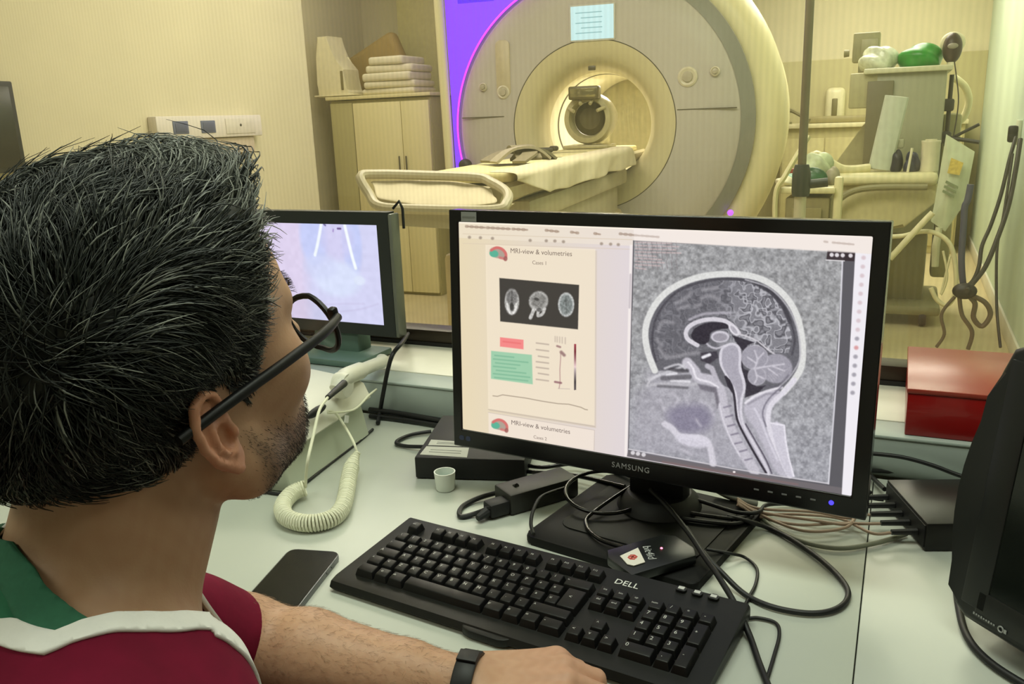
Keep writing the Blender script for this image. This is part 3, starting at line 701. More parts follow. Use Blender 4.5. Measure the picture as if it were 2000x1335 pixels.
for i in range(3): strip('green_print', ((1848 - i * 3, 352 + 9 * i), (1872 - i * 4, 364 + 9 * i), (1871 - i * 4, 369 + 9 * i), (1846 - i * 3, 357 + 9 * i)), mat('print_green', (124, 136, 100), .6), o, -.05)
MB().tube(spline([hp(1862, 268), hp(1872, 200), hp(1868, 150), hp(1864, 120)], 4), .003, 6).build('hanging_cord', mat('castor_dark', (50, 44, 40)), hb_)
MB().tube([hp(1834, 444), hp(1828, 480), hp(1826, 520)], [.016, .02, .018], 10).build('drip_chamber', m_machl, hb_)
def hose(name, q, r_, m, label, v=VH, dv=0.):
    return cable(name, [rt(x, y, v) for x, y in q], r_, m, label, 'hose', 6, 8)
m_hose = mat('hose_cream', (222, 214, 174), .45)
hose('cream_hose', ((1735, 462), (1765, 460), (1800, 452), (1830, 456), (1856, 478), (1866, 520), (1866, 570), (1850, 595), (1830, 585), (1818, 562)), .012, m_hose, 'cream hose arching from behind the monitor down beside the machine', 4.9)
hose('straight_hose', ((1738, 505), (1770, 470), (1805, 432), (1822, 415)), .016, m_hose, 'thick straight cream hose rising to the fluid bag', 4.86)
hose('thin_line', ((1842, 490), (1850, 540), (1838, 575), (1845, 545), (1856, 500)), .006, m_hose, 'thin looped cream line hanging below the fluid bag', 4.8)
hose('black_sling', ((1896, 360), (1890, 390), (1884, 405), (1882, 440), (1878, 500), (1880, 545), (1884, 565)), .016, mat('sling_navy', (70, 72, 92), .6), 'dark navy strap hanging beside the fluid bag', 4.7)
hose('wheel_hose', ((1862, 150), (1885, 170), (1892, 200), (1880, 232), (1862, 240)), .022, m_hose, 'curved cream hose at the back right of the machine', 6.3)
VV = VM + .1
MY = VV - (VM + .3); xr = ru(1851, VV) - uc
zA, zB, zC = rz_(146, 1851, VV), rz_(268, 1851, VV), rz_(205, 1851, VV)
m_rod = mat('rod_dark', (60, 54, 40), .5); m_clip = mat('clip_dark', (48, 48, 40), .5)
rod = MB().tube([(xr, MY, zB - .05), (xr, MY, zA)], .012, 8).build('side_rod', m_rod, am_)
for zz in (zC, zB):
    MB().box((xr - .01, MY - .01, zz), (.07, .05, .07), bev=.012).build('clip', m_clip, rod)
MB().tube([(xr, MY, zB), (xr + .17, MY - .05, zB - .03)], .012, 8).build('side_arm', m_clip, rod)
MB().tube([(xr, MY, zB - .02), (xr + .16, MY - .05, zB + .07)], .009, 8).build('side_arm', m_clip, rod)
# wall socket and its black cables on the right wall
sp = onu(1992, 258, UR)
ws = thing('wall_socket', 'wall socket with two black plugs high on the pale green wall', 'socket', sp, AW)
MB().box((-.008, 0, 0), (.016, .16, .14), bev=.004).build('plate', mat('socket_pale', (206, 214, 190), .4), ws)
for k, zz in enumerate((-.01, -.045)):
    MB().box((-.04, -.05, zz + .02), (.05, .05, .06), bev=.012).build('plug', mat('plug_black', (24, 24, 26), .5), ws)
def wallc(name, q, r_, label, v0=5.42, v1=4.62):
    n_ = len(q); pts = []
    for i, (x, y) in enumerate(q):
        p = onw(x, y, v0 + (v1 - v0) * i / (n_ - 1)); pts.append(p)
    return cable(name, pts, r_, mat('wall_cable_dark', (44, 42, 38), .5), label, 'cable', 6, 8)
wallc('hanging_cable', ((1984, 268), (1972, 310), (1955, 380), (1935, 440), (1918, 480), (1912, 520), (1900, 548), (1884, 562)), .010, 'left of the two black cables hanging from the wall socket')
wallc('hanging_cable', ((1993, 272), (1984, 330), (1970, 400), (1950, 460), (1925, 520), (1898, 556), (1888, 568)), .012, 'right of the two black cables hanging from the wall socket', 5.36, 4.5)
wallc('floor_cable', ((1978, 300), (1960, 420), (1948, 480), (1946, 560), (1948, 620), (1954, 678)), .007, 'thin dark cable running straight down the pale green wall', 5.2, 4.62)
hub = thing('cable_junction', 'tangled black cable junction hanging low by the green wall', 'cable junction', onw(1884, 568, 4.58), AW)
MB().ball((0, 0, 0), (.055, .04, .04), 16, 10).build('junction_body', mat('plug_black', (24, 24, 26)), hub)
MB().ring(spline([(.02, 0, -.02), (.09, 0, -.05), (.12, 0, -.11), (.09, 0, -.17), (.05, 0, -.13), (.05, 0, -.06)], 6, True), .012, 8).build('cable_loop', mat('loop_grey_brown', (92, 80, 66), .5), hub)
MB().tube(spline([(-.02, 0, -.03), (.0, 0, -.12), (.05, 0, -.2), (.04, 0, -.29)], 6), .010, 8).build('cable_tail', mat('loop_grey_brown', (92, 80, 66)), hub)
MB().tube(spline([(-.04, 0, -.03), (-.09, 0, -.12), (-.07, 0, -.22), (-.1, 0, -.29)], 6), .008, 8).build('cable_tail', mat('loop_grey_brown', (92, 80, 66)), hub)
# ------------------------------------------------------------------ desks and the ledge under the window
m_desk = mat('desk_laminate', (186, 190, 180), .34, var=.02, scale=4, spec=.45)
m_edge = mat('desk_edge_grey', (150, 152, 146), .5)
m_leg = mat('desk_leg_grey', (110, 112, 110), .5, metal=.3)
def desk(name, u0, u1, label):
    t = thing(name, label, 'desk', W((u0 + u1) / 2, .93, 0), AW)
    w = u1 - u0
    MB().box((0, -.005, DESK - .0125), (w - .0012, .80, .025), bev=.0012).build('worktop', m_desk, t)
    MB().box((0, -.405 - .0015, DESK - .0125), (w - .002, .003, .0245)).build('edge_strip', m_edge, t)
    for sx in (-1, 1):
        MB().box((sx * (w / 2 - .06), .0, (DESK - .025) / 2), (.03, .6, DESK - .026), bev=.003).build('side_panel', m_leg, t)
    MB().box((0, .28, .45), (w - .16, .018, .4), bev=.002).build('modesty_panel', m_leg, t)
    return t
desk('desk', -2.5, -.012, 'long pale grey laminate desk top under the keyboard and the large monitor')
desk('desk', -.012, 1.9, 'pale grey laminate desk top right of the seam, under the tilted black screen')
ZL = .807
m_duct = mat('ledge_grey_green', (168, 178, 172), .45, var=.02); m_lid = mat('ledge_lid_pale', (222, 220, 204), .4, var=.02)
lg = thing('cable_ledge', 'pale grey-green cable ledge running below the window behind the screens', 'cable duct', W(-.3, 1.47, DESK), AW)
MB().box((0, -.0005, (ZL - DESK) / 2 - .003), (4.2, .268, ZL - DESK - .006), bev=.002).build('duct_body', m_duct, lg)
MB().box((0, .036, ZL - DESK - .003), (4.2, .196, .006), bev=.0015).build('lid', m_lid, lg)
MB().box((0, -.101, ZL - DESK - .003), (4.2, .07, .006), bev=.0025).build('front_lip', m_duct, lg)
m_blk = mat('black_plastic', (22, 22, 22), .42, var=.1, scale=60)
m_blk2 = mat('black_plastic_matt', (14, 14, 15), .6, var=.1, scale=60)
m_gloss = mat('black_gloss', (12, 12, 13), .18, var=.05)
m_cab_blk = mat('cable_black', (14, 14, 15), .5)
m_cab_grey = mat('cable_grey', (128, 128, 116), .5)
m_cab_cream = mat('cable_cream', (222, 220, 196), .5)
m_lbl = mat('paper_label', (190, 190, 182), .7)
m_white = mat('white_print', (225, 225, 220), .6, var=.01)
m_ink = mat('label_ink_grey', (120, 120, 116), .7)

# ------------------------------------------------------------------ the large monitor
SCW, SCH = .531, .299
mon = thing('large_monitor', 'large black widescreen monitor showing a brain scan and a report page', 'monitor', (.15967, 1.03885, DESK + .26854), R(-29.5575))
TILT = TR(0, 0, 0) @ Matrix.Rotation(-.04989, 4, 'X') @ Matrix.Rotation(.005329, 4, 'Y')
bl, br_, bt, bb = .0145, .0175, .0165, .0265
x0, x1, z0, z1 = -SCW / 2 - bl, SCW / 2 + br_, -SCH / 2 - bb, SCH / 2 + bt
def rectring(o, i, y0, y1, M):
    mb = MB(); P = [(o[0], o[2]), (o[1], o[2]), (o[1], o[3]), (o[0], o[3])]; Q = [(i[0], i[2]), (i[1], i[2]), (i[1], i[3]), (i[0], i[3])]
    vs = [(a, y0, b) for a, b in P] + [(a, y0, b) for a, b in Q] + [(a, y1, b) for a, b in P] + [(a, y1, b) for a, b in Q]; fs = []
    for k in range(4):
        q = (k + 1) % 4
        fs += [(k, q, 4 + q, 4 + k), (8 + k, 12 + k, 12 + q, 8 + q), (k, 8 + k, 8 + q, q), (4 + k, 4 + q, 12 + q, 12 + k)]
    mb.add(vs, fs, M); return mb
bz_ = rectring((x0, x1, z0, z1), (-SCW / 2, SCW / 2, -SCH / 2, SCH / 2), -.0035, .02, TILT)
bezel = bz_.build('bezel', m_gloss, mon, 20)
mdb = bezel.modifiers.new('b', 'BEVEL'); mdb.width = .0016; mdb.segments = 2
MB().box(((x0 + x1) / 2, .030, (z0 + z1) / 2), (x1 - x0 - .008, .022, z1 - z0 - .008), bev=.006, M=TILT).build('back_shell', m_blk, mon)
MB().box(((x0 + x1) / 2, .05, (z0 + z1) / 2 - .02), (.3, .03, .2), bev=.012, M=TILT).build('back_housing', m_blk, mon)
stk_ = MB().box((x0 + .033, -.0042, z1 - .009), (.024, .0012, .013), M=TILT).build('asset_label', mat('silver_label', (150, 152, 150), .4, metal=.3), mon); stk_['label'] = 'silver asset sticker'
MB().box((x0 + .033, -.005, z1 - .009), (.02, .0004, .002), M=TILT).build('label_text', m_ink, stk_)
text('brand_lettering', 'SAMSUNG', .0105, mat('brand_print_grey', (150, 150, 152), .5), bezel, TILT @ TR(-.005, -.0037, -SCH / 2 - .0125) @ RT(PI / 2), spacing=1.15)
for i in range(5):
    MB().box((.158 + .0165 * i, -.0037, -SCH / 2 - .0115), (.006, .0008, .0018), M=TILT).build('menu_button', mat('button_print_grey', (120, 120, 122), .5), bezel)
MB().lathe([(0, .001), (.0028, .0008), (.003, 0)], 14, TILT @ TR(.158 + .0165 * 5 + .004, -.0034, -SCH / 2 - .0115) @ RT(PI / 2)).build('power_led', mat('blue_led', (20, 20, 160), .4, emit=(70, 60, 255), estr=1.6), bezel)
for i in range(2):
    MB().prism(rrect(.008, .007, .003), 0, .0006, TILT @ TR(x0 + .014 + .011 * i, -.0034, -SCH / 2 - .0125) @ RT(PI / 2)).build('emblem', mat('emblem_navy', (44, 54, 84), .4), bezel)
# stand
bpt = [onz(1033, 1047, DESK + .012), onz(1372, 1148, DESK + .012), onz(1482, 990, DESK + .012)]
rzb = math.atan2((bpt[1] - bpt[0]).y, (bpt[1] - bpt[0]).x)
bw = (bpt[1] - bpt[0]).length; bdp = (bpt[2] - bpt[1]).length
bc = (bpt[0] + bpt[2]) / 2
LM = Matrix.Rotation(R(29.5575), 4, 'Z') @ TR(-mon.location.x, -mon.location.y, -mon.location.z)
BM = LM @ TR(bc.x, bc.y, DESK) @ Matrix.Rotation(rzb, 4, 'Z')
MB().prism(rrect(bw, bdp, .012), .0005, .0125, BM, bev=.003).build('stand_base', mat('base_black', (17, 17, 15), .6, spec=.2, var=.04), mon)
MB().prism(rrect(bw * .8, bdp * .7, .02), .0125, .0142, BM @ TR(0, .01, 0), bev=.001).build('base_plate', mat('base_black_satin', (24, 25, 21), .6, var=.04, spec=.2), mon)
nb = LM @ W(*uvz(mon.matrix_basis @ Vector((0, .07, 0))))
MB().box((0, .085, -.1), (.085, .035, .30), bev=.012).build('stand_neck', m_blk2, mon)
MB().lathe([(.06, 0), (.055, .012), (.045, .02)], 28, TR(0, .085, -.2535)).build('neck_collar', m_blk2, mon)

# ------------------------------------------------------------------ the smaller screen on the ledge
vS = 1.455
sTR = onw(746, 439, vS); sBR = onw(748, 633, vS); sTL = onw(548, 427, vS)
sh_ = (sTR - sBR).length; sw_ = sh_ * 1.5
sc = (sTR + sBR) / 2 + (-TV) * (sw_ / 2)
rzs = AW + R(-1.5)
sm_ = thing('small_monitor', 'smaller dark-framed screen with a pale blue scan image, half hidden by the man', 'monitor', sc, rzs)
rectring((-sw_ / 2 - .035, sw_ / 2 + .028, -sh_ / 2 - .024, sh_ / 2 + .026), (-sw_ / 2, sw_ / 2, -sh_ / 2, sh_ / 2), -.004, .02, Matrix.Identity(4)).build('bezel', mat('bezel_green_black', (34, 38, 36), .45), sm_, 20)
MB().box((0, .03, 0), (sw_ + .05, .03, sh_ + .04), bev=.006).build('back_shell', m_blk, sm_)
MB().box((sw_ / 2 + .034, .008, 0), (.009, .03, sh_ + .046), bev=.003).build('side_rail', mat('rail_grey', (112, 114, 104), .4, metal=.4), sm_)
MB().tube([(sw_ / 2 + .02, .03, sh_ / 2 + .03), (sw_ / 2 + .036, .03, sh_ / 2 + .045), (sw_ / 2 + .043, .03, sh_ / 2 + .03), (sw_ / 2 + .043, .03, sh_ / 2 - .01)], .003).build('cable_hook', m_blk, sm_)
hgt = sc.z - sh_ / 2 - .024 - ZL
stb = MB().box((.02, .03, -sh_ / 2 - .024 - hgt / 2), (.12, .05, hgt), bev=.008).build('stand_neck', mat('stand_green_grey', (92, 116, 106), .5), sm_)
MB().box((.04, .0, -sh_ / 2 - .024 - hgt + .008), (.17, .13, .0145), bev=.004).build('stand_base', mat('stand_green_grey', (92, 116, 106), .5), sm_)

# ------------------------------------------------------------------ keyboard
KX, KY, KT = -.20071, .95321, -.54686
U1 = .01905
kbd = thing('keyboard', 'black full-size computer keyboard in front of the large monitor', 'keyboard', (KX, KY, DESK), KT)
KTL = .085
def kz(y): return .0175 + y * math.tan(KTL)      # key deck height
body_l, body_r, body_f, body_b = -.022, 22.5 * U1 + .022, -.030, 6.5 * U1 + .012
side = [(body_f, .0015), (body_f - .004, .006), (body_f, .0135), (body_f + .012, kz(-.012) - .002), (body_b - .006, kz(body_b) - .002), (body_b, kz(body_b) - .008), (body_b, .007), (body_b - .02, .0015)]
KM = Matrix(((0, 0, 1, 0), (1, 0, 0, 0), (0, 1, 0, 0), (0, 0, 0, 1)))
case = MB().prism(side, body_l, body_r, KM, bev=.004).build('case', mat('keyboard_black', (19, 20, 18), .45, var=.08, scale=80, spec=.3), kbd)
nose = [(9.3 * U1 + 0.03 * math.cos(t) * 1.2, body_f - .004 - .0035 * math.sin(t)) for t in [PI * i / 10 for i in range(11)]]
MB().prism([(9.0 * U1, body_f + .002)] + [(12.6 * U1, body_f + .002)] + [(12.2 * U1, body_f - .006), (11.8 * U1, body_f - .0085), (9.9 * U1, body_f - .0085), (9.4 * U1, body_f - .006)], .002, .012, bev=.002).build('front_bulge', mat('keyboard_black', (26, 27, 25)), kbd)
for fx in (.03, 22.5 * U1 - .03):
    MB().box((fx, body_b - .012, .0035), (.03, .012, .007), bev=.002).build('riser_foot', m_blk2, kbd)
m_key = mat('key_black', (15, 15, 15), .4, var=.06, scale=120, spec=.3)
m_leg_w = mat('legend_white', (196, 196, 192), .5, var=.01)
_kc = {}
def keymesh(w, h):
    k = (round(w, 3), round(h, 3))
    if k in _kc: return _kc[k]
    hw, hd = w * U1 / 2 - .0006, h * U1 / 2 - .0006
    L0 = [(-hw, -hd, 0), (hw, -hd, 0), (hw, hd, 0), (-hw, hd, 0)]
    tw, td = hw - .0024, hd - .0024
    bm = bmesh.new()
    vb = [bm.verts.new(p) for p in L0]; vt = [bm.verts.new((sx * tw, sy * td + .0007, .0085 + (.0008 if sy > 0 else 0))) for sx, sy in ((-1, -1), (1, -1), (1, 1), (-1, 1))]
    for i in range(4): bm.faces.new((vb[i], vb[(i + 1) % 4], vt[(i + 1) % 4], vt[i]))
    top = bm.faces.new(vt)
    bmesh.ops.bevel(bm, geom=[e for e in bm.edges if e.verts[0] in vt or e.verts[1] in vt], offset=.0011, segments=2, affect='EDGES', profile=.6)
    me = bpy.data.meshes.new('key'); bm.to_mesh(me); bm.free()
    me.polygons.foreach_set('use_smooth', [True] * len(me.polygons)); me.set_sharp_from_angle(angle=R(50)); me.materials.append(m_key)
    _kc[k] = me; return me
_lg = {}
def legend(ch, size):
    if (ch, size) in _lg: return _lg[(ch, size)]
    c = bpy.data.curves.new('legend', 'FONT'); c.body = ch; c.size = size; c.align_x = 'CENTER'; c.align_y = 'CENTER'; c.resolution_u = 2; c.extrude = .00006
    o = bpy.data.objects.new('legend_curve', c); COL.objects.link(o); dg = bpy.context.evaluated_depsgraph_get()
    me = bpy.data.meshes.new_from_object(o.evaluated_get(dg)); bpy.data.objects.remove(o); bpy.data.curves.remove(c); me.materials.clear(); me.materials.append(m_leg_w)
    _lg[(ch, size)] = me; return me
def key(x, y, w=1, h=1, ch=None, size=.0062, dx=-.0022, dy=.0022):
    o = bpy.data.objects.new('key', keymesh(w, h)); COL.objects.link(o); o.parent = kbd
    yy = y * U1; o.location = ((x + w / 2) * U1, yy, kz(yy) - .0015); o.rotation_euler = (KTL, 0, 0)
    if ch:
        l = bpy.data.objects.new('legend', legend(ch, size)); COL.objects.link(l); l.parent = o
        l.location = (dx, dy, .0092); l.rotation_euler = (.04, 0, 0)
    return o
rows = [
 (5.5, [(0, 1, 'esc')] + [(2 + i, 1, 'F%d' % (i + 1)) for i in range(4)] + [(6.5 + i, 1, 'F%d' % (i + 5)) for i in range(4)] + [(11 + i, 1, 'F%d' % (i + 9)) for i in range(4)]),
 (4, [(i, 1, c) for i, c in enumerate('\\1234567890\'i')] + [(13, 2, '<-')]),
 (3, [(0, 1.5, '|-')] + [(1.5 + i, 1, c) for i, c in enumerate('QWERTYUIOP+e')]),
 (2, [(0, 1.75, 'A')] + [(1.75 + i, 1, c) for i, c in enumerate('ASDFGHJKLcau')]),
 (1, [(0, 1.25, '^'), (1.25, 1, '<')] + [(2.25 + i, 1, c) for i, c in enumerate('ZXCVBNM,.-')] + [(12.25, 2.75, '^')]),
 (0, [(0, 1.5, None), (1.5, 1.1, 'o'), (2.6, 1.25, 'alt'), (3.85, 5.9, None), (9.75, 1.35, 'gr'), (11.1, 1.2, 'o'), (12.3, 1.2, '='), (13.5, 1.5, '-')]),
]
for y, ks in rows:
    for x, w, c in ks:
        key(x, y, w, 1, c, .0062 if c and len(c) == 1 else .004, dx=-.0024 if w < 1.2 else -w * U1 / 2 + .006)
key(13.55, 2.5, 1.45, 2, '<', .007)
for i, c in enumerate(('ins', 'hm', 'up')): key(15.25 + i, 4, 1, 1, c, .0042, 0)
for i, c in enumerate(('del', 'end', 'dn')): key(15.25 + i, 3, 1, 1, c, .0042, 0)
key(16.25, 1, 1, 1, '^')
for i, c in enumerate('<v>'): key(15.25 + i, 0, 1, 1, c)
for i, c in enumerate(('num', '/', '*', '-')): key(18.5 + i, 4, 1, 1, c, .0042 if len(c) > 1 else .0065)
for r_, row in enumerate(('789', '456', '123')):
    for i, c in enumerate(row): key(18.5 + i, 3 - r_, 1, 1, c, .0075)
key(21.5, 2.5, 1, 2, '+'); key(21.5, .5, 1, 2, '-'); key(18.5, 0, 2, 1, '0', .0075, dx=-.012); key(20.5, 0, 1, 1, '.', .008)
KI = Matrix.Rotation(-KT, 4, 'Z') @ TR(-KX, -KY, -DESK)
def kpt(px, py):
    p = KI @ onz(px, py, DESK + .0175 + .05 * math.tan(KTL))
    return KI @ onz(px, py, DESK + kz(p.y))
kl = kpt(1224, 1137)
text('brand_lettering', 'DELL', .0135, m_white, kbd, TR(kl.x, kl.y, kz(kl.y) - .0012) @ RT(KTL))
for px, py in ((1331, 1149), (1362, 1157), (1394, 1165)):
    q = kpt(px, py); x, y = q.x, q.y
    l = MB().prism(rrect(.0125, .0095, .004), 0, .0045, TR(x, y, kz(y) - .0025) @ RT(KTL), bev=.001).build('lock_light', m_blk, kbd)
    MB().box((x, y, kz(y) + .0022), (.007, .005, .0004), rx=KTL).build('light_symbol', m_leg_w, l)

# ------------------------------------------------------------------ smartphone
ph = thing('smartphone', 'black smartphone lying face up on the desk beside the forearm', 'phone', (-.2865, .953, DESK + .0005), R(-11.5))
MB().prism(rrect(.0725, .148, .011), 0, .0078, bev=.002).build('frame', mat('phone_edge_grey', (104, 106, 108), .3, metal=.6), ph)
MB().prism(rrect(.0695, .145, .0095), .0078, .0083).build('screen', mat('phone_glass', (26, 27, 24), .22, var=.02, spec=.12), ph)
for zz in (.03, .045): MB().box((.0365, zz, .004), (.001, .01, .0025)).build('side_button', m_leg, ph)

# ------------------------------------------------------------------ black recorder box with labels, cap, power adapter
pa, pb = onz(812, 935, DESK), onz(1026, 941, DESK)
ra = math.atan2((pb - pa).y, (pb - pa).x); wd = (pb - pa).length
pc = (pa + pb) / 2
hb = .036
rec = thing('recorder_box', 'flat black box with two paper labels behind the white cap', 'device box', (pc.x, pc.y, DESK), ra)
MB().box((0, .10, hb / 2 + .0015), (wd, .2, hb), bev=.0025).build('housing', m_blk2, rec)
def toplab(px, py):
    p = onz(px, py, DESK + hb + .0018); L = Matrix.Rotation(-ra, 4, 'Z') @ TR(-pc.x, -pc.y, -DESK); return L @ p
for q4 in (((820, 887), (912, 893), (916, 874), (833, 871)), ((836, 869), (935, 872), (943, 865), (842, 858))):
    P = [toplab(*q) for q in q4]
    mb = MB(); mb.add([(p.x, p.y, hb + .0016) for p in P] + [(p.x, p.y, hb + .002) for p in P], [(0, 1, 2, 3), (7, 6, 5, 4), (0, 4, 5, 1), (1, 5, 6, 2), (2, 6, 7, 3), (3, 7, 4, 0)])
    lb = mb.build('paper_label', m_lbl, rec, 0)
    mid = MB()
    for t in (.35, .6):
        a_, b_ = P[0].lerp(P[3], t), P[1].lerp(P[2], t); a_, b_ = a_.lerp(b_, .15), a_.lerp(b_, .85)
        mid.tube([(a_.x, a_.y, hb + .002), (b_.x, b_.y, hb + .002)], .0006, 4)
    mid.build('label_lines', m_ink, lb)
cp_ = onz(870, 957, DESK)
cap = thing('bottle_cap', 'small white bottle cap with a greenish inside standing on the desk', 'bottle cap', (cp_.x, cp_.y + .004, DESK), 0)
MB().lathe([(0, .0005), (.0135, .0005), (.0145, .002), (.0165, .028), (.0168, .030), (.015, .030), (.0146, .028), (.0135, .016), (0, .016)], 32, caps=False).build('shell', mat('cap_white', (234, 238, 232), .4, var=.02), cap)
MB().lathe([(0, .0175), (.0128, .0175), (.0134, .0165), (.0132, .0160), (0, .0160)], 24, caps=False).build('liner', mat('cap_liner_green', (120, 160, 148), .5), cap)
p1, p2 = onz(962, 985, DESK + .02), onz(1120, 940, DESK + .02)
ax = (p2 - p1); ad_rz = math.atan2(ax.y, ax.x); am = (p1 + p2) / 2
ad = thing('power_adapter', 'black power adapter brick with its plug left of the monitor stand', 'power adapter', (am.x, am.y, DESK), ad_rz)
MB().box((.012, .012, .0165), (.118, .05, .032), bev=.0035).build('brick', mat('adapter_black', (38, 38, 34), .5, var=.05), ad)
MB().box((-.062, .002, .0135), (.034, .026, .022), bev=.005).build('plug', m_blk2, ad)
MB().tube([(-.078, 0, .012), (-.098, -.006, .009)], [.008, .0045], 10).build('strain_relief', m_blk2, ad)
lp = [onz(x, y, DESK + z) for x, y, z in ((960, 990, .02), (930, 1002, .006), (900, 1008, .004), (902, 990, .004), (935, 972, .006), (975, 960, .012), (1010, 948, .034))]
inv_ = Matrix.Rotation(-ad_rz, 4, 'Z') @ TR(-am.x, -am.y, -DESK)
MB().tube([inv_ @ p for p in spline(lp, 8)], .0038, 8).build('power_cord', m_cab_blk, ad)

# ------------------------------------------------------------------ card reader with card
c1, c2, c3 = onz(1213, 1085, DESK + .035), onz(1250, 1106, DESK + .035), onz(1352, 1072, DESK + .035)
cr_rz = math.atan2((c3 - c2).y, (c3 - c2).x)
crd = thing('card_reader', 'black smart card reader with a red light, behind the keyboard logo', 'card reader', (c2.x, c2.y, DESK + .0145), cr_rz)
RD = MB(); RD.prism([(-.012, .0), (.082, -.004), (.094, .012), (.094, .05), (.082, .062), (-.002, .066), (-.012, .05)], .0005, .0135, bev=.003); RD.build('casing', mat('reader_black', (20, 23, 22), .35), crd)
CI = Matrix.Rotation(-cr_rz, 4, 'Z') @ TR(-c2.x, -c2.y, -DESK - .0145)
def crp(px, py): return CI @ onz(px, py, DESK + .0145 + .0137)
ta_, tb2 = crp(1257, 1056), crp(1279, 1102); td_ = tb2 - ta_
text('reader_lettering', 'bit4id', td_.length * .25, mat('reader_print_grey', (176, 178, 176), .5), crd, TR((ta_.x + tb2.x) / 2, (ta_.y + tb2.y) / 2, .0136) @ RT(0, 0, math.atan2(td_.y, td_.x)))
ql_ = crp(1292, 1070)
MB().ball((ql_.x, ql_.y, .0137), (.0017, .0017, .0012), 12, 8).build('status_led', mat('red_led', (200, 30, 60), .4, emit=(255, 120, 150), estr=3), crd)
pc0 = [onz(x, y, DESK + .0288) for x, y in ((1211, 1086), (1246, 1070), (1260, 1098), (1238, 1105), (1225, 1102))]
o = MB().add([tuple(p) for p in pc0] + [tuple(p + Vector((0, 0, .0009))) for p in pc0], [(4, 3, 2, 1, 0), (5, 6, 7, 8, 9)] + [(i, (i + 1) % 5, 5 + (i + 1) % 5, 5 + i) for i in range(5)]).build('smart_card', mat('card_white', (232, 226, 214), .35, var=.01), None, 0)
tag(o, 'white smart card with a red emblem stuck into the card reader', 'card')
cc = (pc0[0] + pc0[1] + pc0[2] + pc0[4]) / 4
em = MB()
for k in range(3):
    em.add([], [])
for k in range(2):
    s = k * 2 - 1
    em.tube([(.0025 * s, -.004, 0), (.0048 * s, 0, 0), (.0025 * s, .004, 0)], .0012, 6, flat=.3)
em.box((0, 0, 0), (.0022, .009, .0006)); em.box((0, 0, 0), (.006, .0018, .0006))
e = em.build('red_emblem', mat('emblem_red', (190, 70, 60), .5), o); e.matrix_local = TR(cc.x, cc.y, cc.z + .0011) @ RT(0, 0, cr_rz + .5) @ Matrix.Scale(1.15, 4)

# ------------------------------------------------------------------ network box and its leads at the right
n1, n2 = onz(1806, 1077, DESK), onz(1729, 985, DESK)
nz_ = math.atan2((n2 - n1).y, (n2 - n1).x) - PI / 2
nh, nl = .038, (n2 - n1).length
nc = (n1 + n2) / 2
net = thing('network_box', 'black metal box with a row of plugged leads right of the monitor', 'network box', (nc.x, nc.y, DESK), nz_)
MB().box((.095, 0, nh / 2 + .001), (.19, nl, nh), bev=.0015).build('housing', mat('metal_box_black', (30, 29, 27), .35, metal=.4, var=.06), net)
MB().box((-.0008, 0, nh / 2 + .001), (.0016, nl - .006, nh - .008)).build('port_panel', m_blk2, net)
MB().box((.06, -nl / 2 - .0006, nh * .55), (.006, .001, .006)).build('front_light', m_white, net)
m_skin_lead = mat('lead_salmon', (160, 136, 116), .5)
for k in range(5):
    y = -nl / 2 + .022 + k * .026
    a = MB().tube([(-.002, y, .017), (-.034 - .004 * k, y + .002, .0155)], [.0045, .0038], 8).build('plug_boot', m_cab_blk, net)
def netpt(k, dx): return net.matrix_basis @ Vector((dx, -nl / 2 + .022 + k * .026, .0155))
LEADS = [((1640, 1012), (1560, 1004), (1478, 1003)), ((1640, 1021), (1560, 1024), (1482, 1008)), ((1650, 1030), (1570, 1036), (1488, 1006)), ((1660, 1022), (1580, 1014), (1480, 998)), ((1665, 1010), (1590, 999), (1480, 992))]
for k, wp in enumerate(LEADS):
    pts = [netpt(k, -.036 - .004 * k), netpt(k, -.06)] + [onz(x, y, DESK + .006 + .002 * k) for x, y in wp] + [onz(1440, 985 - 3 * k, DESK + .02)]
    cable('plugged_lead', pts, .0021, m_skin_lead, ('nearest salmon lead plugged into the black network box', 'second salmon lead from the near end of the network box', 'middle salmon lead plugged into the black network box', 'fourth salmon lead from the near end of the network box', 'farthest salmon lead plugged into the black network box')[k], 'cable', group='salmon leads of the network box')
for k, wp in enumerate((((1480, 1003), (1512, 1030), (1570, 1058), (1640, 1070), (1710, 1060), (1770, 1042)), )):
    cable('grey_cable', [onz(x, y, DESK + .005) for x, y in wp], .0032, mat('cable_grey_green', (120, 122, 104), .5), 'grey cable sagging below the salmon leads to the network box')

# ------------------------------------------------------------------ red box on the ledge
r0, r1_ = onz(1766, 849, ZL), onz(1925, 866, ZL)
rrz = math.atan2((r1_ - r0).y, (r1_ - r0).x)
rw = .26
rtop = atd(1772, 758, 1)   # direction only
# height where the front top edge projects (y 758 above the near lower corner)
d_ = ray(1770, 758); t_ = ((Vector((r0.x, r0.y, 0)) - CAM).dot(NV)) / d_.dot(NV); rh = (CAM + d_ * t_).z - ZL
back = onz(1770, 676, ZL + rh); rdep = (Vector((back.x, back.y)) - Vector((r0.x, r0.y))).length
bx = thing('red_box', 'red cardboard box standing on the ledge by the window', 'box', (r0.x, r0.y, ZL + .0005), rrz)
m_red = mat('red_card', (150, 14, 14), .3, var=.03, coat=.3); 
MB().box((rw / 2, rdep / 2, rh / 2 - .004), (rw, rdep, rh - .008), bev=.002).build('tray', m_red, bx)
MB().box((rw / 2, rdep / 2, rh - .004), (rw + .003, rdep + .003, .008), bev=.002).build('lid', mat('red_card_lid_sheen', (150, 56, 44), .28, var=.03), bx)  # lid colour lightened to carry the reflection on the box top

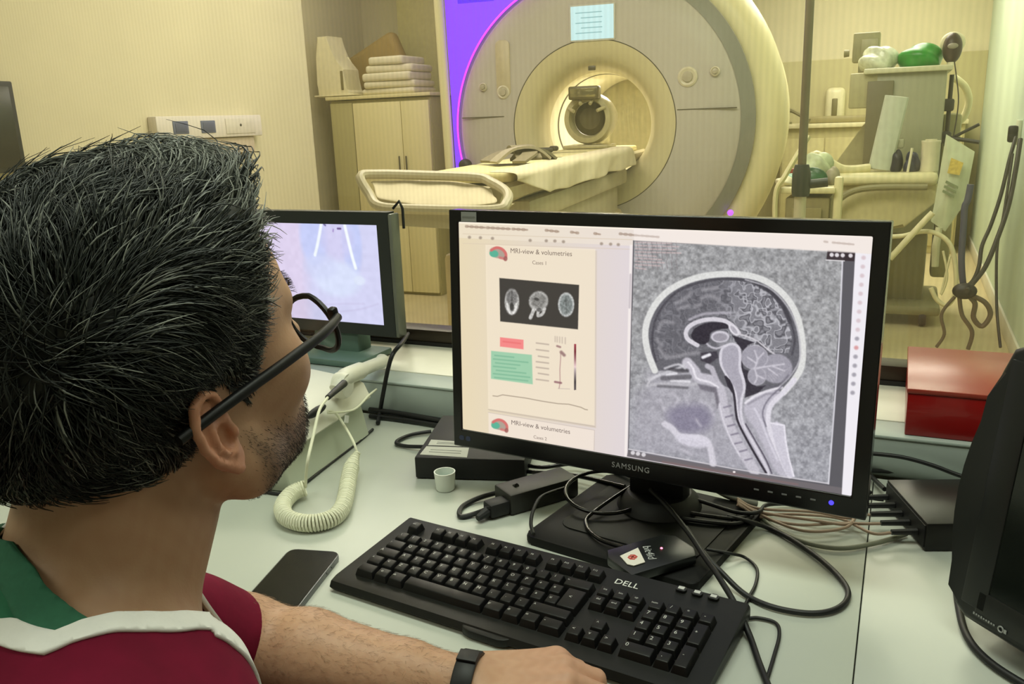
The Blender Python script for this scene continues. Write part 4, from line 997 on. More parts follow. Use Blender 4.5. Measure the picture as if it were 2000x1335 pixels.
# ------------------------------------------------------------------ the tilted black screen at the right edge
BLp, BRp = onz(1866, 1188, DESK + .03), onz(2000, 1272, DESK + .03)
ee = (BRp - BLp).normalized()
d_ = ray(1978, 668); D_ = (BLp - CAM).dot(ee) / d_.dot(ee); TLp = CAM + d_ * D_
upv = TLp - BLp; ht = upv.length; upv.normalize()
nrm = ee.cross(upv)                                      # faces us
if nrm.dot(CAM - BLp) < 0: nrm = -nrm
PW, PH = .40, ht
PMAT = Matrix(((ee.x, upv.x, nrm.x, BLp.x), (ee.y, upv.y, nrm.y, BLp.y), (ee.z, upv.z, nrm.z, BLp.z), (0, 0, 0, 1)))
con = thing('console_screen', 'thick black rounded console screen cut off by the right edge of the photo', 'monitor', (BLp.x, BLp.y, DESK), 0)
PL = TR(-BLp.x, -BLp.y, -DESK) @ PMAT
m_con = mat('console_black', (17, 19, 18), .4, var=.08, scale=60)
outl_ = [(PW + .006, PH - .02), (PW - .012, PH + .003), (.02, PH + .003), (.003, PH - .006), (-.005, PH - .03)] + [(-.006 - .019 * math.sin(PI * min(1, (1 - k / 9) * 1.12)) ** .8, PH * (.88 - .80 * (k / 9))) for k in range(1, 10)] + [(-.004, .006), (.012, -.003), (PW - .012, -.003), (PW + .006, .02)]
MB().prism(outl_[::-1], -.075, .002, PL, bev=.007, seg=3).build('casing', m_con, con)
bzc = MB()
bzc.box((PW / 2, .022, .0025), (PW - .05, .03, .005), bev=.002, M=PL); bzc.box((PW / 2, PH - .022, .0025), (PW - .05, .03, .005), bev=.002, M=PL)
bzc.box((.022, PH / 2, .0025), (.03, PH - .03, .005), bev=.002, M=PL); bzc.box((PW - .022, PH / 2, .0025), (.03, PH - .03, .005), bev=.002, M=PL)
bzc.build('bezel', m_con, con)
MB().box((PW / 2, PH / 2, .0024), (PW - .072, PH - .072, .002), M=PL).build('screen', mat('console_dark_glass', (20, 24, 20), .14, var=.02), con)
lg_ = MB()
for i in range(9): lg_.box((.026 + .0030 * i, .0105, .0054), (.0019, .0017 if i % 3 else .0024, .0004), M=PL)
lg_.build('brand_lettering', mat('console_print', (150, 152, 150), .5), con)
em_ = MB(); em_.ring(spline([PL @ Vector((  .058 + .0028 * math.cos(a), .0105 + .0028 * math.sin(a), .0055)) for a in [2 * PI * i / 10 for i in range(10)]], 2, True), .0008, 6); em_.box((.063, .0105, .0054), (.003, .004, .0004), M=PL)
em_.build('brand_emblem', mat('console_print', (150, 152, 150), .5), con)
MB().box((PW / 2 + .06, .001, -.06), (.10, .046, .04), bev=.01, M=PL).build('stand_neck', m_blk2, con)
bcp = PL @ Vector((PW / 2 + .06, 0, -.08)); MB().prism(rrect(.16, .16, .03), .0005, .012, TR(bcp.x, bcp.y, 0) @ RT(0, 0, math.atan2(ee.y, ee.x)), bev=.003).build('stand_base', m_blk2, con)
cable('console_cable', [onz(1866, 1120, DESK + .006), onz(1872, 1180, DESK + .005), onz(1888, 1240, DESK + .005), onz(1930, 1290, DESK + .005), onz(2010, 1342, DESK + .005), onz(2120, 1400, DESK + .005)], .0042, m_cab_blk, 'thick black cable curving along the desk below the console screen')

# ------------------------------------------------------------------ loose cables on the desk
zc_ = DESK + .0045
cable('screen_cable', [onz(x, y, DESK + z) for x, y, z in ((1270, 955, .05), (1300, 985, .04), (1345, 1040, .03), (1375, 1085, .028), (1400, 1120, .03), (1436, 1180, .022), (1464, 1240, .006), (1485, 1300, .0045), (1515, 1370, .0045), (1560, 1450, .0045))], .0036, m_cab_blk, 'black cable running straight from the monitor stand past the keyboard to the desk front')
cable('looped_cable', [onz(x, y, DESK + z) for x, y, z in ((1340, 1030, .028), (1375, 1080, .024), (1410, 1118, .016), (1455, 1160, .0045), (1510, 1185, .0045), (1580, 1197, .0045), (1630, 1190, .0045), (1655, 1168, .0045), (1650, 1140, .0045), (1610, 1098, .0045), (1550, 1055, .0045), (1500, 1030, .0045), (1462, 1018, .016), (1420, 1008, .02))], .0034, m_cab_blk, 'black cable making one large loop on the desk right of the monitor stand')
cable('thin_cable', [onz(x, y, DESK + z) for x, y, z in ((1380, 1072, .018), (1425, 1080, .012), (1455, 1088, .0035), (1478, 1110, .003), (1476, 1140, .003), (1462, 1168, .003), (1447, 1205, .003), (1480, 1206, .003), (1515, 1216, .003), (1522, 1240, .003), (1512, 1280, .003), (1497, 1330, .003), (1480, 1390, .003))], .0021, m_cab_blk, 'thin wavy black cable between the keyboard and the looped cable')
ctr = onz(1182, 962, DESK + .03)
co = [ctr + Vector((.057 * math.cos(a), .05 * math.sin(a), .010 * math.sin(a * 1.0) + .002)) for a in [R(60) + 2 * PI * 1.9 * i / 30 for i in range(31)]]
co = co + [onz(1158, 1000, DESK + .022), onz(1145, 1025, DESK + .018), onz(1170, 1052, DESK + .018), onz(1215, 1068, DESK + .02)]
cable('coiled_cable', co, .0028, m_gloss, 'glossy black cable coiled in a ring on the monitor stand base', k=4)
cable('bent_cable', [onz(x, y, DESK + z) for x, y, z in ((1110, 950, .03), (1060, 968, .035), (1042, 995, .03), (1037, 1022, .022), (1042, 1042, .017))], .0026, m_cab_blk, 'short black cable bending over the left corner of the stand base')
for k, (wp, lb) in enumerate(((((1010, 905, .01), (1060, 912, .012), (1120, 905, .014), (1180, 915, .014), (1240, 930, .02)), 'upper black cable lying behind the monitor stand neck'),
                  (((1000, 918, .008), (1050, 922, .01), (1110, 926, .012), (1170, 938, .014), (1220, 950, .018)), 'lower black cable lying behind the monitor stand neck'))):
    cable('rear_cable', [onz(x, y, DESK + z) for x, y, z in wp], .0036, m_gloss, lb)
for k, (wp, lb, r_, mm) in enumerate((
    (((1330, 965, .03), (1390, 985, .022), (1440, 1000, .02), (1480, 1000, .018), (1500, 985, .01), (1560, 985, .006), (1640, 1000, .006), (1700, 960, .02)), 'black cable drooping below the right bottom edge of the monitor', .003, m_cab_blk),
    (((1340, 1000, .02), (1390, 1008, .02), (1440, 1012, .018), (1475, 1000, .012)), 'upper black lead on the right part of the stand base', .003, m_cab_blk),
    (((1330, 1012, .018), (1390, 1020, .018), (1440, 1022, .016), (1470, 1008, .012)), 'lower black lead on the right part of the stand base', .003, m_cab_blk),
    (((1400, 955, .022), (1425, 968, .018), (1455, 978, .014), (1478, 983, .01)), 'pale grey plug lead below the monitor buttons', .0055, m_cab_grey))):
    cable('stand_cable', [onz(x, y, DESK + z) for x, y, z in wp], r_, mm, lb)
cable('wall_cable', [onw(1690, 884, 1.322), onw(1760, 892, 1.322), onw(1820, 908, 1.322), onw(1880, 930, 1.32), onw(1960, 950, 1.31)], .0034, m_cab_blk, 'upper black cable along the front of the ledge below the red box')
cable('wall_cable', [onz(1690, 918, DESK + .01), onz(1730, 920, DESK + .008), onz(1790, 925, DESK + .008), onz(1880, 924, DESK + .012), onz(1960, 930, DESK + .012)], .0034, m_cab_blk, 'lower black cable along the back of the desk below the red box')
cable('short_cable', [onz(1690, 918, DESK + .012), onz(1712, 940, DESK + .012), onz(1728, 955, DESK + .02)], .0034, m_cab_blk, 'black cable dropping into the back of the network box')
cable('short_cable', [onz(1690, 965, DESK + .012), onz(1705, 972, DESK + .012), onz(1726, 975, DESK + .012)], .0032, m_cab_blk, 'short black lead entering the near port of the network box')
# left part: the drop cable beside the small monitor, and two cables along the ledge foot
cable('drop_cable', [onz(800, 648, ZL + .012), onw(786, 668, 1.37), onw(768, 690, 1.33), onw(758, 720, 1.318), onw(748, 770, 1.312), onw(742, 805, 1.312), onz(738, 826, DESK + .005)], .0042, m_cab_blk, 'black cable hanging over the ledge right of the small monitor')
cable('ledge_foot_cable', [onz(722, 800, DESK + .012), onz(770, 806, DESK + .012), onz(830, 816, DESK + .012), onz(900, 828, DESK + .012)], .006, m_cab_blk, 'upper of two black cables at the foot of the ledge')
cable('ledge_foot_cable', [onz(722, 812, DESK + .006), onz(770, 817, DESK + .006), onz(830, 826, DESK + .006), onz(900, 838, DESK + .006)], .0045, m_cab_blk, 'lower of two black cables at the foot of the ledge')
cable('recorder_cable', [onz(842, 842, DESK + .006), onz(805, 848, DESK + .005), onz(780, 858, DESK + .005), onz(775, 866, DESK + .005), onz(795, 871, DESK + .005), onz(830, 872, DESK + .01)], .0036, m_cab_blk, 'black cable looping out of the back of the recorder box')

# ------------------------------------------------------------------ beige intercom with its coiled cord
m_ic = mat('intercom_beige', (222, 220, 206), .45, var=.03, scale=8); m_ic2 = mat('intercom_lower_grey', (188, 194, 176), .5, var=.03, scale=8)
q1, q2 = onz(596, 946, DESK), onz(722, 850, DESK)
irz = math.atan2((q2 - q1).y, (q2 - q1).x)
il = .26
ic = thing('intercom_phone', 'beige wedge-shaped intercom with a handset and coiled cord beside the man', 'telephone', (q2.x, q2.y, DESK), irz)
# x runs along the visible front face (to the right), y away from us
MBm = Matrix(((0, 0, 1, 0), (1, 0, 0, 0), (0, 1, 0, 0), (0, 0, 0, 1)))
MB().prism([(.004, .0015), (.0, .004), (.012, .062), (.045, .088), (.16, .10), (.165, .0015)], -il, 0, MBm, bev=.004).build('lower_body', m_ic2, ic)
MB().prism([(.006, .0635), (-.004, .072), (.008, .098), (.022, .106), (.15, .124), (.158, .10), (.05, .0885), (.013, .0635)], -il - .012, .012, MBm, bev=.005, seg=3).build('upper_body', m_ic, ic)
def icp(px, py, y):
    L = Matrix.Rotation(-irz, 4, 'Z') @ TR(-q2.x, -q2.y, -DESK)
    o = L @ CAM; d = L.to_3x3() @ ray(px, py); t = (y - o.y) / d.y; return o + d * t
h0, h1 = icp(668, 752, .0), icp(745, 706, .05)
MB().tube(spline([h0 + Vector((-.02, .0, -.002)), h0 + Vector((.01, .0, .01)), (h0 + h1) / 2 + Vector((0, 0, .006)), h1, h1 + Vector((.02, .012, -.004))], 6), [.013] * 6 + [.016] * 6 + [.0125] * 6 + [.014] * 6 + [.011], 14).build('handset', m_ic, ic)
MB().lathe([(.012, -.012), (.022, -.01), (.024, .004), (.02, .012), (0, .013)], 24, TR(*h0) @ RT(PI / 2)).build('earpiece', m_ic, ic)
a_, b_ = icp(672, 748, -.022), icp(640, 776, -.03)
MB().tube([a_, b_], [.0065, .0045], 12).build('cord_plug', m_cab_blk, ic)
g = icp(618, 803, -.002)
MB().ball((g.x, g.y, g.z), (.03, .006, .0075), 20, 10).build('socket_recess', m_blk2, ic)
LI = Matrix.Rotation(-irz, 4, 'Z') @ TR(-q2.x, -q2.y, -DESK)
def lic(p): return LI @ p
st_ = [b_, icp(624, 800, -.045), icp(612, 850, -.06), icp(600, 905, -.07), lic(onz(597, 950, DESK + .02))]
lead = MB().tube(spline(st_, 6), .0024, 8).build('cord_lead', mat('cord_cream', (226, 226, 202), .5), ic)
cpts = [lic(onz(x, y, DESK + z)) for x, y, z in ((597, 952, .018), (572, 962, .015), (553, 985, .014), (556, 1006, .014), (578, 1018, .0135), (612, 1021, .0135), (648, 1012, .0135), (668, 992, .014), (676, 965, .016), (682, 930, .022), (690, 900, .032), (698, 884, .04))]
cp2 = spline(cpts, 14); P_, T_, A_ = frames(cp2)
hel = []; tot = 0; turns_per_m = 1 / .0040; L_ = [0]
for i in range(1, len(P_)): L_.append(L_[-1] + (P_[i] - P_[i - 1]).length)
Ltot = L_[-1]; NS = int(Ltot * turns_per_m * 10)
j = 0
for i in range(NS + 1):
    s = Ltot * i / NS
    while j < len(L_) - 2 and L_[j + 1] < s: j += 1
    f_ = (s - L_[j]) / max(1e-9, L_[j + 1] - L_[j]); p = P_[j].lerp(P_[j + 1], f_); t = T_[j].lerp(T_[j + 1], f_).normalized(); a = A_[j].lerp(A_[j + 1], f_); a = (a - t * a.dot(t)).normalized(); b = t.cross(a)
    rr = .0112 * min(1, .35 + (Ltot - s) / .05)
    an = 2 * PI * s * turns_per_m; hel.append(p + a * (rr * math.cos(an)) + b * (rr * math.sin(an)))
MB().tube(hel, .0019, 6).build('coiled_cord', mat('cord_cream', (226, 226, 202), .5), ic)
en = [cpts[-1], lic(onz(690, 862, DESK + .055)), icp(672, 830, -.02), icp(655, 806, -.006), icp(640, 802, -.003)]
MB().tube(spline(en, 6), .0022, 8).build('cord_lead', mat('cord_cream', (226, 226, 202), .5), ic)
tg = icp(677, 818, -.028)
MB().box(tuple(tg), (.0125, .0012, .0125), ry=.4).build('cord_tag', m_white, ic)
c5 = [icp(640, 806, -.004), icp(690, 800, -.01), icp(720, 772, -.004), icp(735, 760, .02)]
MB().tube(spline(c5, 6), .002, 8).build('cord_lead', mat('cord_cream', (226, 226, 202), .5), ic)
cable('desk_line_cable', [onz(470, 948, DESK + .003), onz(545, 964, DESK + .003), onz(585, 950, DESK + .003), onz(640, 908, DESK + .003), onz(700, 862, DESK + .003), onz(728, 838, DESK + .003)], .0026, m_cab_blk, 'thin black cable lying along the foot of the beige intercom')
# ------------------------------------------------------------------ pictures shown on the screens (drawn into the screens' own colour layers)
EXPO = 0.35
def homog(src, dst):
    A = []; b = []
    for (x, y), (u, v) in zip(src, dst):
        A.append([x, y, 1, 0, 0, 0, -u * x, -u * y]); b.append(u); A.append([0, 0, 0, x, y, 1, -v * x, -v * y]); b.append(v)
    h = np.linalg.solve(np.array(A, float), np.array(b, float)); return np.append(h, 1).reshape(3, 3)
class Draw:
    """a small painter: shapes in picture units, colours in sRGB 0..255"""
    def __init__(s, X, Y): s.X, s.Y = X, Y; s.C = np.zeros(X.shape + (3,))
    def over(s, m, col, a=1.):
        m = np.clip(m, 0, 1)[..., None] * a; s.C = s.C * (1 - m) + np.array(col, float) * m
    def dist(s, P):
        d = np.full(s.X.shape, 1e9)
        for (x0, y0), (x1, y1) in zip(P[:-1], P[1:]):
            dx, dy = x1 - x0, y1 - y0; t = np.clip(((s.X - x0) * dx + (s.Y - y0) * dy) / max(1e-9, dx * dx + dy * dy), 0, 1)
            d = np.minimum(d, np.hypot(s.X - x0 - t * dx, s.Y - y0 - t * dy))
        return d
    def stroke(s, P, w, col, a=1., soft=1., smooth=0):
        if smooth: P = [(p.x, p.y) for p in spline([(x, y, 0) for x, y in P], smooth)]
        s.over((w / 2 + soft / 2 - s.dist(P)) / soft, col, a)
    def inside(s, P):
        r = np.zeros(s.X.shape, bool); n = len(P)
        for i in range(n):
            (x0, y0), (x1, y1) = P[i], P[(i + 1) % n]
            if y0 == y1: continue
            c = ((y0 > s.Y) != (y1 > s.Y)) & (s.X < (x1 - x0) * (s.Y - y0) / (y1 - y0) + x0); r ^= c
        return r
    def poly(s, P, col, a=1., soft=1., smooth=0):
        if smooth: P = [(p.x, p.y) for p in spline([(x, y, 0) for x, y in P], smooth, True)]
        d = s.dist(list(P) + [P[0]]); d = np.where(s.inside(P), d, -d); s.over(d / soft + .5, col, a); return d
    def ell(s, c, r, col, a=1., soft=.25, rot=0.):
        cx, sx = math.cos(rot), math.sin(rot); x, y = s.X - c[0], s.Y - c[1]
        d = np.hypot((x * cx + y * sx) / r[0], (y * cx - x * sx) / r[1]); s.over((1 - d) / soft + .5, col, a)
def vnoise(X, Y, sc, seed):
    r = np.random.default_rng(seed); T = r.random((256, 256)); x, y = X / sc, Y / sc; xi, yi = np.floor(x).astype(int), np.floor(y).astype(int); fx, fy = x - xi, y - yi
    fx, fy = fx * fx * (3 - 2 * fx), fy * fy * (3 - 2 * fy); g = lambda a, b: T[(yi + b) % 256, (xi + a) % 256]
    return (g(0, 0) * (1 - fx) + g(1, 0) * fx) * (1 - fy) + (g(0, 1) * (1 - fx) + g(1, 1) * fx) * fy
def screen_mesh(name, w, h, nx, ny, C, parent, M, y=-.0008):
    u = np.linspace(-w / 2, w / 2, nx); v = np.linspace(h / 2, -h / 2, ny); U, V = np.meshgrid(u, v)
    P = np.stack([U, np.full_like(U, y), V], -1).reshape(-1, 3)
    i = (np.arange(ny - 1)[:, None] * nx + np.arange(nx - 1)[None]).ravel(); F = np.stack([i, i + nx, i + nx + 1, i + 1], 1)
    me = bpy.data.meshes.new(name); me.vertices.add(len(P)); me.vertices.foreach_set('co', P.astype(np.float32).ravel())
    me.loops.add(F.size); me.loops.foreach_set('vertex_index', F.astype(np.int32).ravel()); me.polygons.add(len(F)); me.polygons.foreach_set('loop_start', np.arange(0, F.size, 4, dtype=np.int32))
    me.update(calc_edges=True)
    c = C.reshape(-1, 3) / 255; c = np.where(c <= .04045, c / 12.92, ((c + .055) / 1.055) ** 2.4)
    a = me.color_attributes.new('Col', 'FLOAT_COLOR', 'POINT'); a.data.foreach_set('color', np.concatenate([c, np.ones((len(c), 1))], 1).astype(np.float32).ravel())
    o = bpy.data.objects.new(name, me); COL.objects.link(o); o.parent = parent; o.matrix_local = M; me.materials.append(attr_mat('lit_screen', emission=1 / 2 ** EXPO, rough=.35)); return o
# ---- large monitor
NX, NY = 900, 507
uu, vv = np.meshgrid(np.linspace(0, 1, NX), np.linspace(0, 1, NY))
HI = homog([(0, 0), (1, 0), (1, 1), (0, 1)], [(896.4, 427.7), (1704.8, 462.6), (1662.6, 966.5), (906.5, 841)])
q = HI @ np.stack([uu.ravel(), vv.ravel(), np.ones(uu.size)]); X = (q[0] / q[2]).reshape(uu.shape); Y = (q[1] / q[2]).reshape(uu.shape)
D = Draw(X, Y)
t = np.clip((X - 900) / 340, 0, 1)[..., None]
D.C[:] = np.array((232, 216, 182)) * (1 - t) + np.array((224, 214, 218)) * t
D.over((vv < .075) * 1., (242, 230, 212), .55); D.stroke([(890, 428.5), (1706, 463.5)], 4, (255, 246, 228), .9)
for (x0, y0, x1, y1) in ((911, 437, 950, 440), (953, 440, 1000, 443), (1004, 443, 1034, 445), (1070, 446, 1096, 449), (1120, 450, 1134, 452), (1166, 453, 1178, 455), (1216, 454, 1255, 458), (1258, 458, 1292, 461), (1612, 472, 1618, 473), (1628, 474, 1668, 478)):
    n_ = int((x1 - x0) / 3.2)
    for i in range(n_):
        f0 = (i + .15) / n_; f1 = (i + .8) / n_; D.stroke([(x0 + (x1 - x0) * f0, y0 + (y1 - y0) * f0), (x0 + (x1 - x0) * f1, y0 + (y1 - y0) * f1)], 3.4 + 2.2 * ((i * 7) % 3 == 0), (168, 146, 128), .75, 1.5)
D.stroke([(905, 452), (1240, 466)], 1.2, (214, 196, 172), .8)
for x, y in ((918, 459), (940, 460), (964, 461.5), (1039, 466), (1071, 467), (1088, 467.5), (1105, 469), (1180, 473.5), (1198, 474.5), (1213, 475.5)):
    D.ell((x, y), (3.2, 3), (150, 134, 120), .75, .8)
D.stroke([(905, 471), (1240, 485)], 1.2, (216, 198, 178), .7)
PG = [(950, 474), (1168, 484), (1167, 833), (957, 801)]
D.poly([(952, 476), (1171, 487), (1170, 838), (959, 805)], (208, 192, 170), .5, 2); D.poly(PG, (246, 232, 208), .75, 1.5)
D.stroke([(957, 802), (1168, 835)], 1.4, (196, 182, 166), .9)
D.poly([(957, 808), (1167, 842), (1166, 882), (958, 850)], (244, 230, 216), .75, 1.5); D.stroke([(957, 808), (1167, 842), (1166, 882)], 1.2, (200, 186, 178), .8)
def logo(x, y, k):
    D.ell((x, y), (17 * k, 11 * k), (176, 160, 146), 1, .2, .25)
    D.ell((x - 8 * k, y + 2 * k), (9 * k, 7 * k), (92, 178, 150), 1, .25, .2)
    D.stroke([(x - 13 * k, y - 5 * k), (x - 3 * k, y - 10 * k), (x + 8 * k, y - 7 * k), (x + 15 * k, y + 1 * k), (x + 16 * k, y + 8 * k)], 5.5 * k, (214, 112, 108), .95, 1.5, 4)
    D.stroke([(x + 4 * k, y + 10 * k), (x + 12 * k, y + 12 * k)], 5 * k, (206, 122, 118), .9, 1.5); D.ell((x + 15 * k, y + 12 * k), (4 * k, 5 * k), (160, 96, 92), .9, .4)
logo(975, 490, 1.); logo(979, 832, .95)
D.poly([(978, 540.5), (1136, 555), (1134, 643), (980, 627)], (66, 62, 58), 1, 1.6)
# three small head slices
D.ell((1003, 588), (14.5, 26), (176, 174, 170), 1, .18); D.ell((1003, 580), (10.5, 15), (122, 120, 118), 1, .4); D.stroke([(1003, 567), (1003, 596)], 2, (84, 82, 80), .8, 2)
D.stroke([(994, 592), (996, 604), (1003, 612), (1010, 604), (1012, 592)], 4, (226, 224, 220), .9, 2, 3); D.ell((1003, 598), (4, 8), (60, 58, 56), .9, .5)
D.ell((1056, 587), (19, 20), (182, 180, 176), 1, .18, .2); D.ell((1056, 586), (15, 15), (136, 134, 130), 1, .4); D.ell((1052, 583), (5, 3), (70, 68, 66), .9, .5, .3)
D.stroke([(1047, 603), (1042, 615), (1040, 620)], 7, (206, 204, 200), .95, 2); D.stroke([(1068, 602), (1064, 612), (1055, 616), (1056, 606)], 6, (210, 208, 204), .9, 2, 3); D.ell((1057, 604), (5, 4), (80, 78, 76), .8, .5)
D.ell((1110.5, 594), (16, 24), (196, 198, 196), 1, .15); D.ell((1110.5, 594), (12.8, 20), (134, 140, 138), 1, .3); D.stroke([(1110, 578), (1111, 611)], 1.5, (96, 98, 96), .7, 1.5); D.ell((1111, 588), (6, 4), (108, 112, 110), .8, .5)
m = D.inside([(978, 540.5), (1136, 555), (1134, 643), (980, 627)]); nz = vnoise(X, Y, 2.6, 5) - .5; D.C += (nz * 46 * (D.C.mean(-1) > 84) * m)[..., None]
D.poly([(979.7, 658.5), (1026.4, 663.6), (1026.4, 682.6), (979.7, 677)], (244, 138, 136), 1, 1.6)
D.stroke([(986, 667), (1020, 671)], 3, (232, 112, 112), .7, 2)
D.poly([(962, 685.5), (1043, 693.5), (1045, 752), (962, 741)], (160, 206, 172), 1, 1.6)
for i, (f0, f1) in enumerate(((.08, .55), (.05, .9), (.1, .7), (.05, .6), (.12, .85), (.05, .95), (.08, .9))):
    y = 694 + 7.3 * i; D.stroke([(963 + 80 * f0, y + 8 * f0), (963 + 80 * f1, y + 8 * f1)], 2.6, (112, 172, 140), .6, 2)
for i, y in enumerate((671, 684, 697, 708, 719, 731, 743)):
    D.stroke([(1052 + 4 * (i % 3 == 2), y - 1), (1076, y + 2)], 2.6, (176, 160, 148), .75, 2)
for x in (1089, 1093, 1098, 1103, 1109): D.stroke([(x, 657 + (x - 1088) * .12), (x, 667 + (x - 1088) * .2)], 2.2, (182, 166, 154), .6, 2)
D.stroke([(1100, 690), (1100, 700), (1098.5, 722), (1099, 748), (1097, 760)], 1.6, (170, 128, 128), .8, 1.5); D.stroke([(1093, 676), (1099, 678)], 4, (150, 112, 112), .8, 2); D.stroke([(1101, 688), (1107, 694)], 6, (140, 106, 106), .8, 3); D.stroke([(1089, 747), (1101, 749)], 4, (138, 92, 100), .8, 2)
D.stroke([(1095, 760), (1118, 761)], 1.2, (190, 176, 168), .8)
tb = np.clip((Y - 672) / 90, 0, 1)[..., None]; barc = np.array((168, 70, 82)) * np.clip(1 - tb * 1.8, 0, 1) + np.array((196, 180, 178)) * np.clip(1 - abs(tb - .5) * 3, 0, 1) + np.array((96, 86, 88)) * np.clip(tb * 1.6 - .55, 0, 1)
mm = np.clip((5 - np.abs((X - 1128.5) * 1.9)) / 2, 0, 1) * ((Y > 672) & (Y < 763)); D.C = D.C * (1 - mm[..., None]) + np.clip(barc, 0, 255) * mm[..., None]
D.stroke([(966, 775), (975, 776), (985, 773), (1000, 775), (1030, 779), (1062, 785), (1095, 790), (1116, 791), (1140, 797), (1148, 801), (1153, 802)], 1.6, (150, 134, 118), .85, 1.5)
# scan view
VIEW = [(1242, 467), (1672, 494), (1648, 965), (1232, 893)]
D.poly(VIEW, (92, 90, 96), 1, 1.5)
IM = [(1244, 469), (1648, 491), (1619, 943), (1234, 880)]
nz = (vnoise(X, Y, 7, 1) - .5) * 46 + (vnoise(X, Y, 3.2, 2) - .5) * 30
mi = np.clip(np.where(D.inside(IM), 1., 0), 0, 1)
bgc = np.array((158, 158, 160)) * np.ones(X.shape + (1,)) + nz[..., None]; blue = np.clip((Y - 640) / 260, 0, 1)[..., None]; bgc = bgc * (1 - blue * .12) + np.array((150, 150, 190)) * blue * .14 * 1.0
D.C = D.C * (1 - mi[..., None]) + bgc * mi[..., None]
B = lambda L: [(1200 + x / 2.302, 420 + y / 2.302) for x, y in L]
S = 1 / 2.302
HEADP = [(195, 700), (165, 620), (152, 540), (163, 470), (198, 400), (252, 342), (332, 297), (432, 270), (540, 264), (638, 277), (716, 312), (778, 368), (822, 440), (846, 530), (853, 620), (845, 685), (815, 740), (770, 795)]
# throat, jaw and face tissue
D.poly(B([(180, 700), (400, 700), (560, 760), (620, 860), (700, 900), (760, 1160), (480, 1130), (300, 1090), (110, 1060), (110, 830), (160, 760)]), (176, 172, 184), .55, 30, 3)
D.poly(B(HEADP + [(700, 800), (560, 790), (330, 700)]), (104, 103, 110), 1, 3)
gy = vnoise(X + 6 * vnoise(X, Y, 9, 8), Y + 6 * vnoise(X, Y, 9, 9), 7.5, 3); gyr = np.clip(1 - np.abs(gy - .5) * 7, 0, 1)
bm2 = D.inside(B([(205, 660), (190, 600), (190, 540), (205, 470), (245, 400), (305, 345), (385, 312), (480, 294), (560, 294), (640, 310), (705, 350), (760, 415), (790, 485), (806, 560), (790, 620), (700, 620), (600, 590), (420, 600), (330, 640)])) * 1.
post = np.clip((X - 1400) / 70, 0, 1) * .8 + .35
D.C += (gyr * 52 * bm2 * post)[..., None]; D.C -= (np.clip(1 - np.abs(gy - .28) * 9, 0, 1) * 40 * bm2 * post)[..., None]; D.C += (bm2 * 10 * (vnoise(X, Y, 14, 12) - .3))[..., None]
D.C += (bm2 * 26 * np.clip((X - 1395) / 60, 0, 1))[..., None]
for P in ([(210, 520), (230, 480), (275, 485)], [(215, 600), (250, 640), (330, 628), (390, 620)], [(290, 395), (330, 375), (355, 350)], [(300, 420), (345, 408)], [(375, 410), (400, 402)], [(405, 375), (440, 360), (480, 378)], [(410, 335), (470, 325)], [(205, 560), (225, 585)]):
    D.stroke(B(P), 7, (156, 154, 160), .7, 5, 4)
D.stroke(B([(200, 660), (186, 600), (184, 540), (200, 465), (243, 393), (303, 338), (383, 305), (480, 287), (560, 287), (645, 303), (712, 343), (770, 408), (800, 480), (817, 560), (806, 625)]), 4.2, (74, 72, 80), .85, 3, 4)
D.stroke(B([(640, 303), (710, 345), (765, 410), (795, 480)]), 8, (66, 64, 72), .8, 4, 4)
D.stroke(B(HEADP), 12.5, (222, 222, 220), 1, 2.5, 5)
D.stroke(B([(600, 290), (700, 325), (770, 390), (815, 470), (838, 560), (838, 650), (800, 720), (750, 770)]), 3.2, (186, 184, 190), .8, 2, 5)
# callosum, ventricle, thalamus
D.stroke(B([(385, 585), (345, 560), (334, 530), (350, 500), (392, 478), (445, 468), (500, 474), (540, 496), (570, 530)]), 8.5, (214, 210, 218), 1, 2.2, 5)
D.stroke(B([(350, 470), (400, 448), (460, 440), (530, 440)]), 5, (180, 176, 186), .8, 3, 4)
D.poly(B([(358, 545), (372, 512), (412, 489), (462, 481), (512, 488), (524, 508), (482, 514), (444, 530), (438, 565), (412, 582), (378, 570)]), (52, 48, 58), 1, 2, 4)
D.ell(B([(548, 516)])[0], (14, 7), (222, 218, 226), 1, .3, .9); D.ell(B([(548, 516)])[0], (9.5, 3.8), (176, 172, 182), 1, .4, .9)
D.poly(B([(540, 540), (600, 560), (640, 572), (610, 585), (590, 612), (570, 590)]), (56, 52, 62), 1, 2)
D.ell(B([(487, 547)])[0], (18, 11.5), (208, 204, 214), 1, .2); D.ell(B([(487, 549)])[0], (14, 8), (160, 156, 166), 1, .3)
D.stroke(B([(575, 535), (640, 560), (700, 605), (760, 650)]), 3, (214, 210, 216), .9, 2, 4); D.stroke(B([(650, 570), (720, 635), (770, 660)]), 2.4, (80, 78, 86), .8, 2)
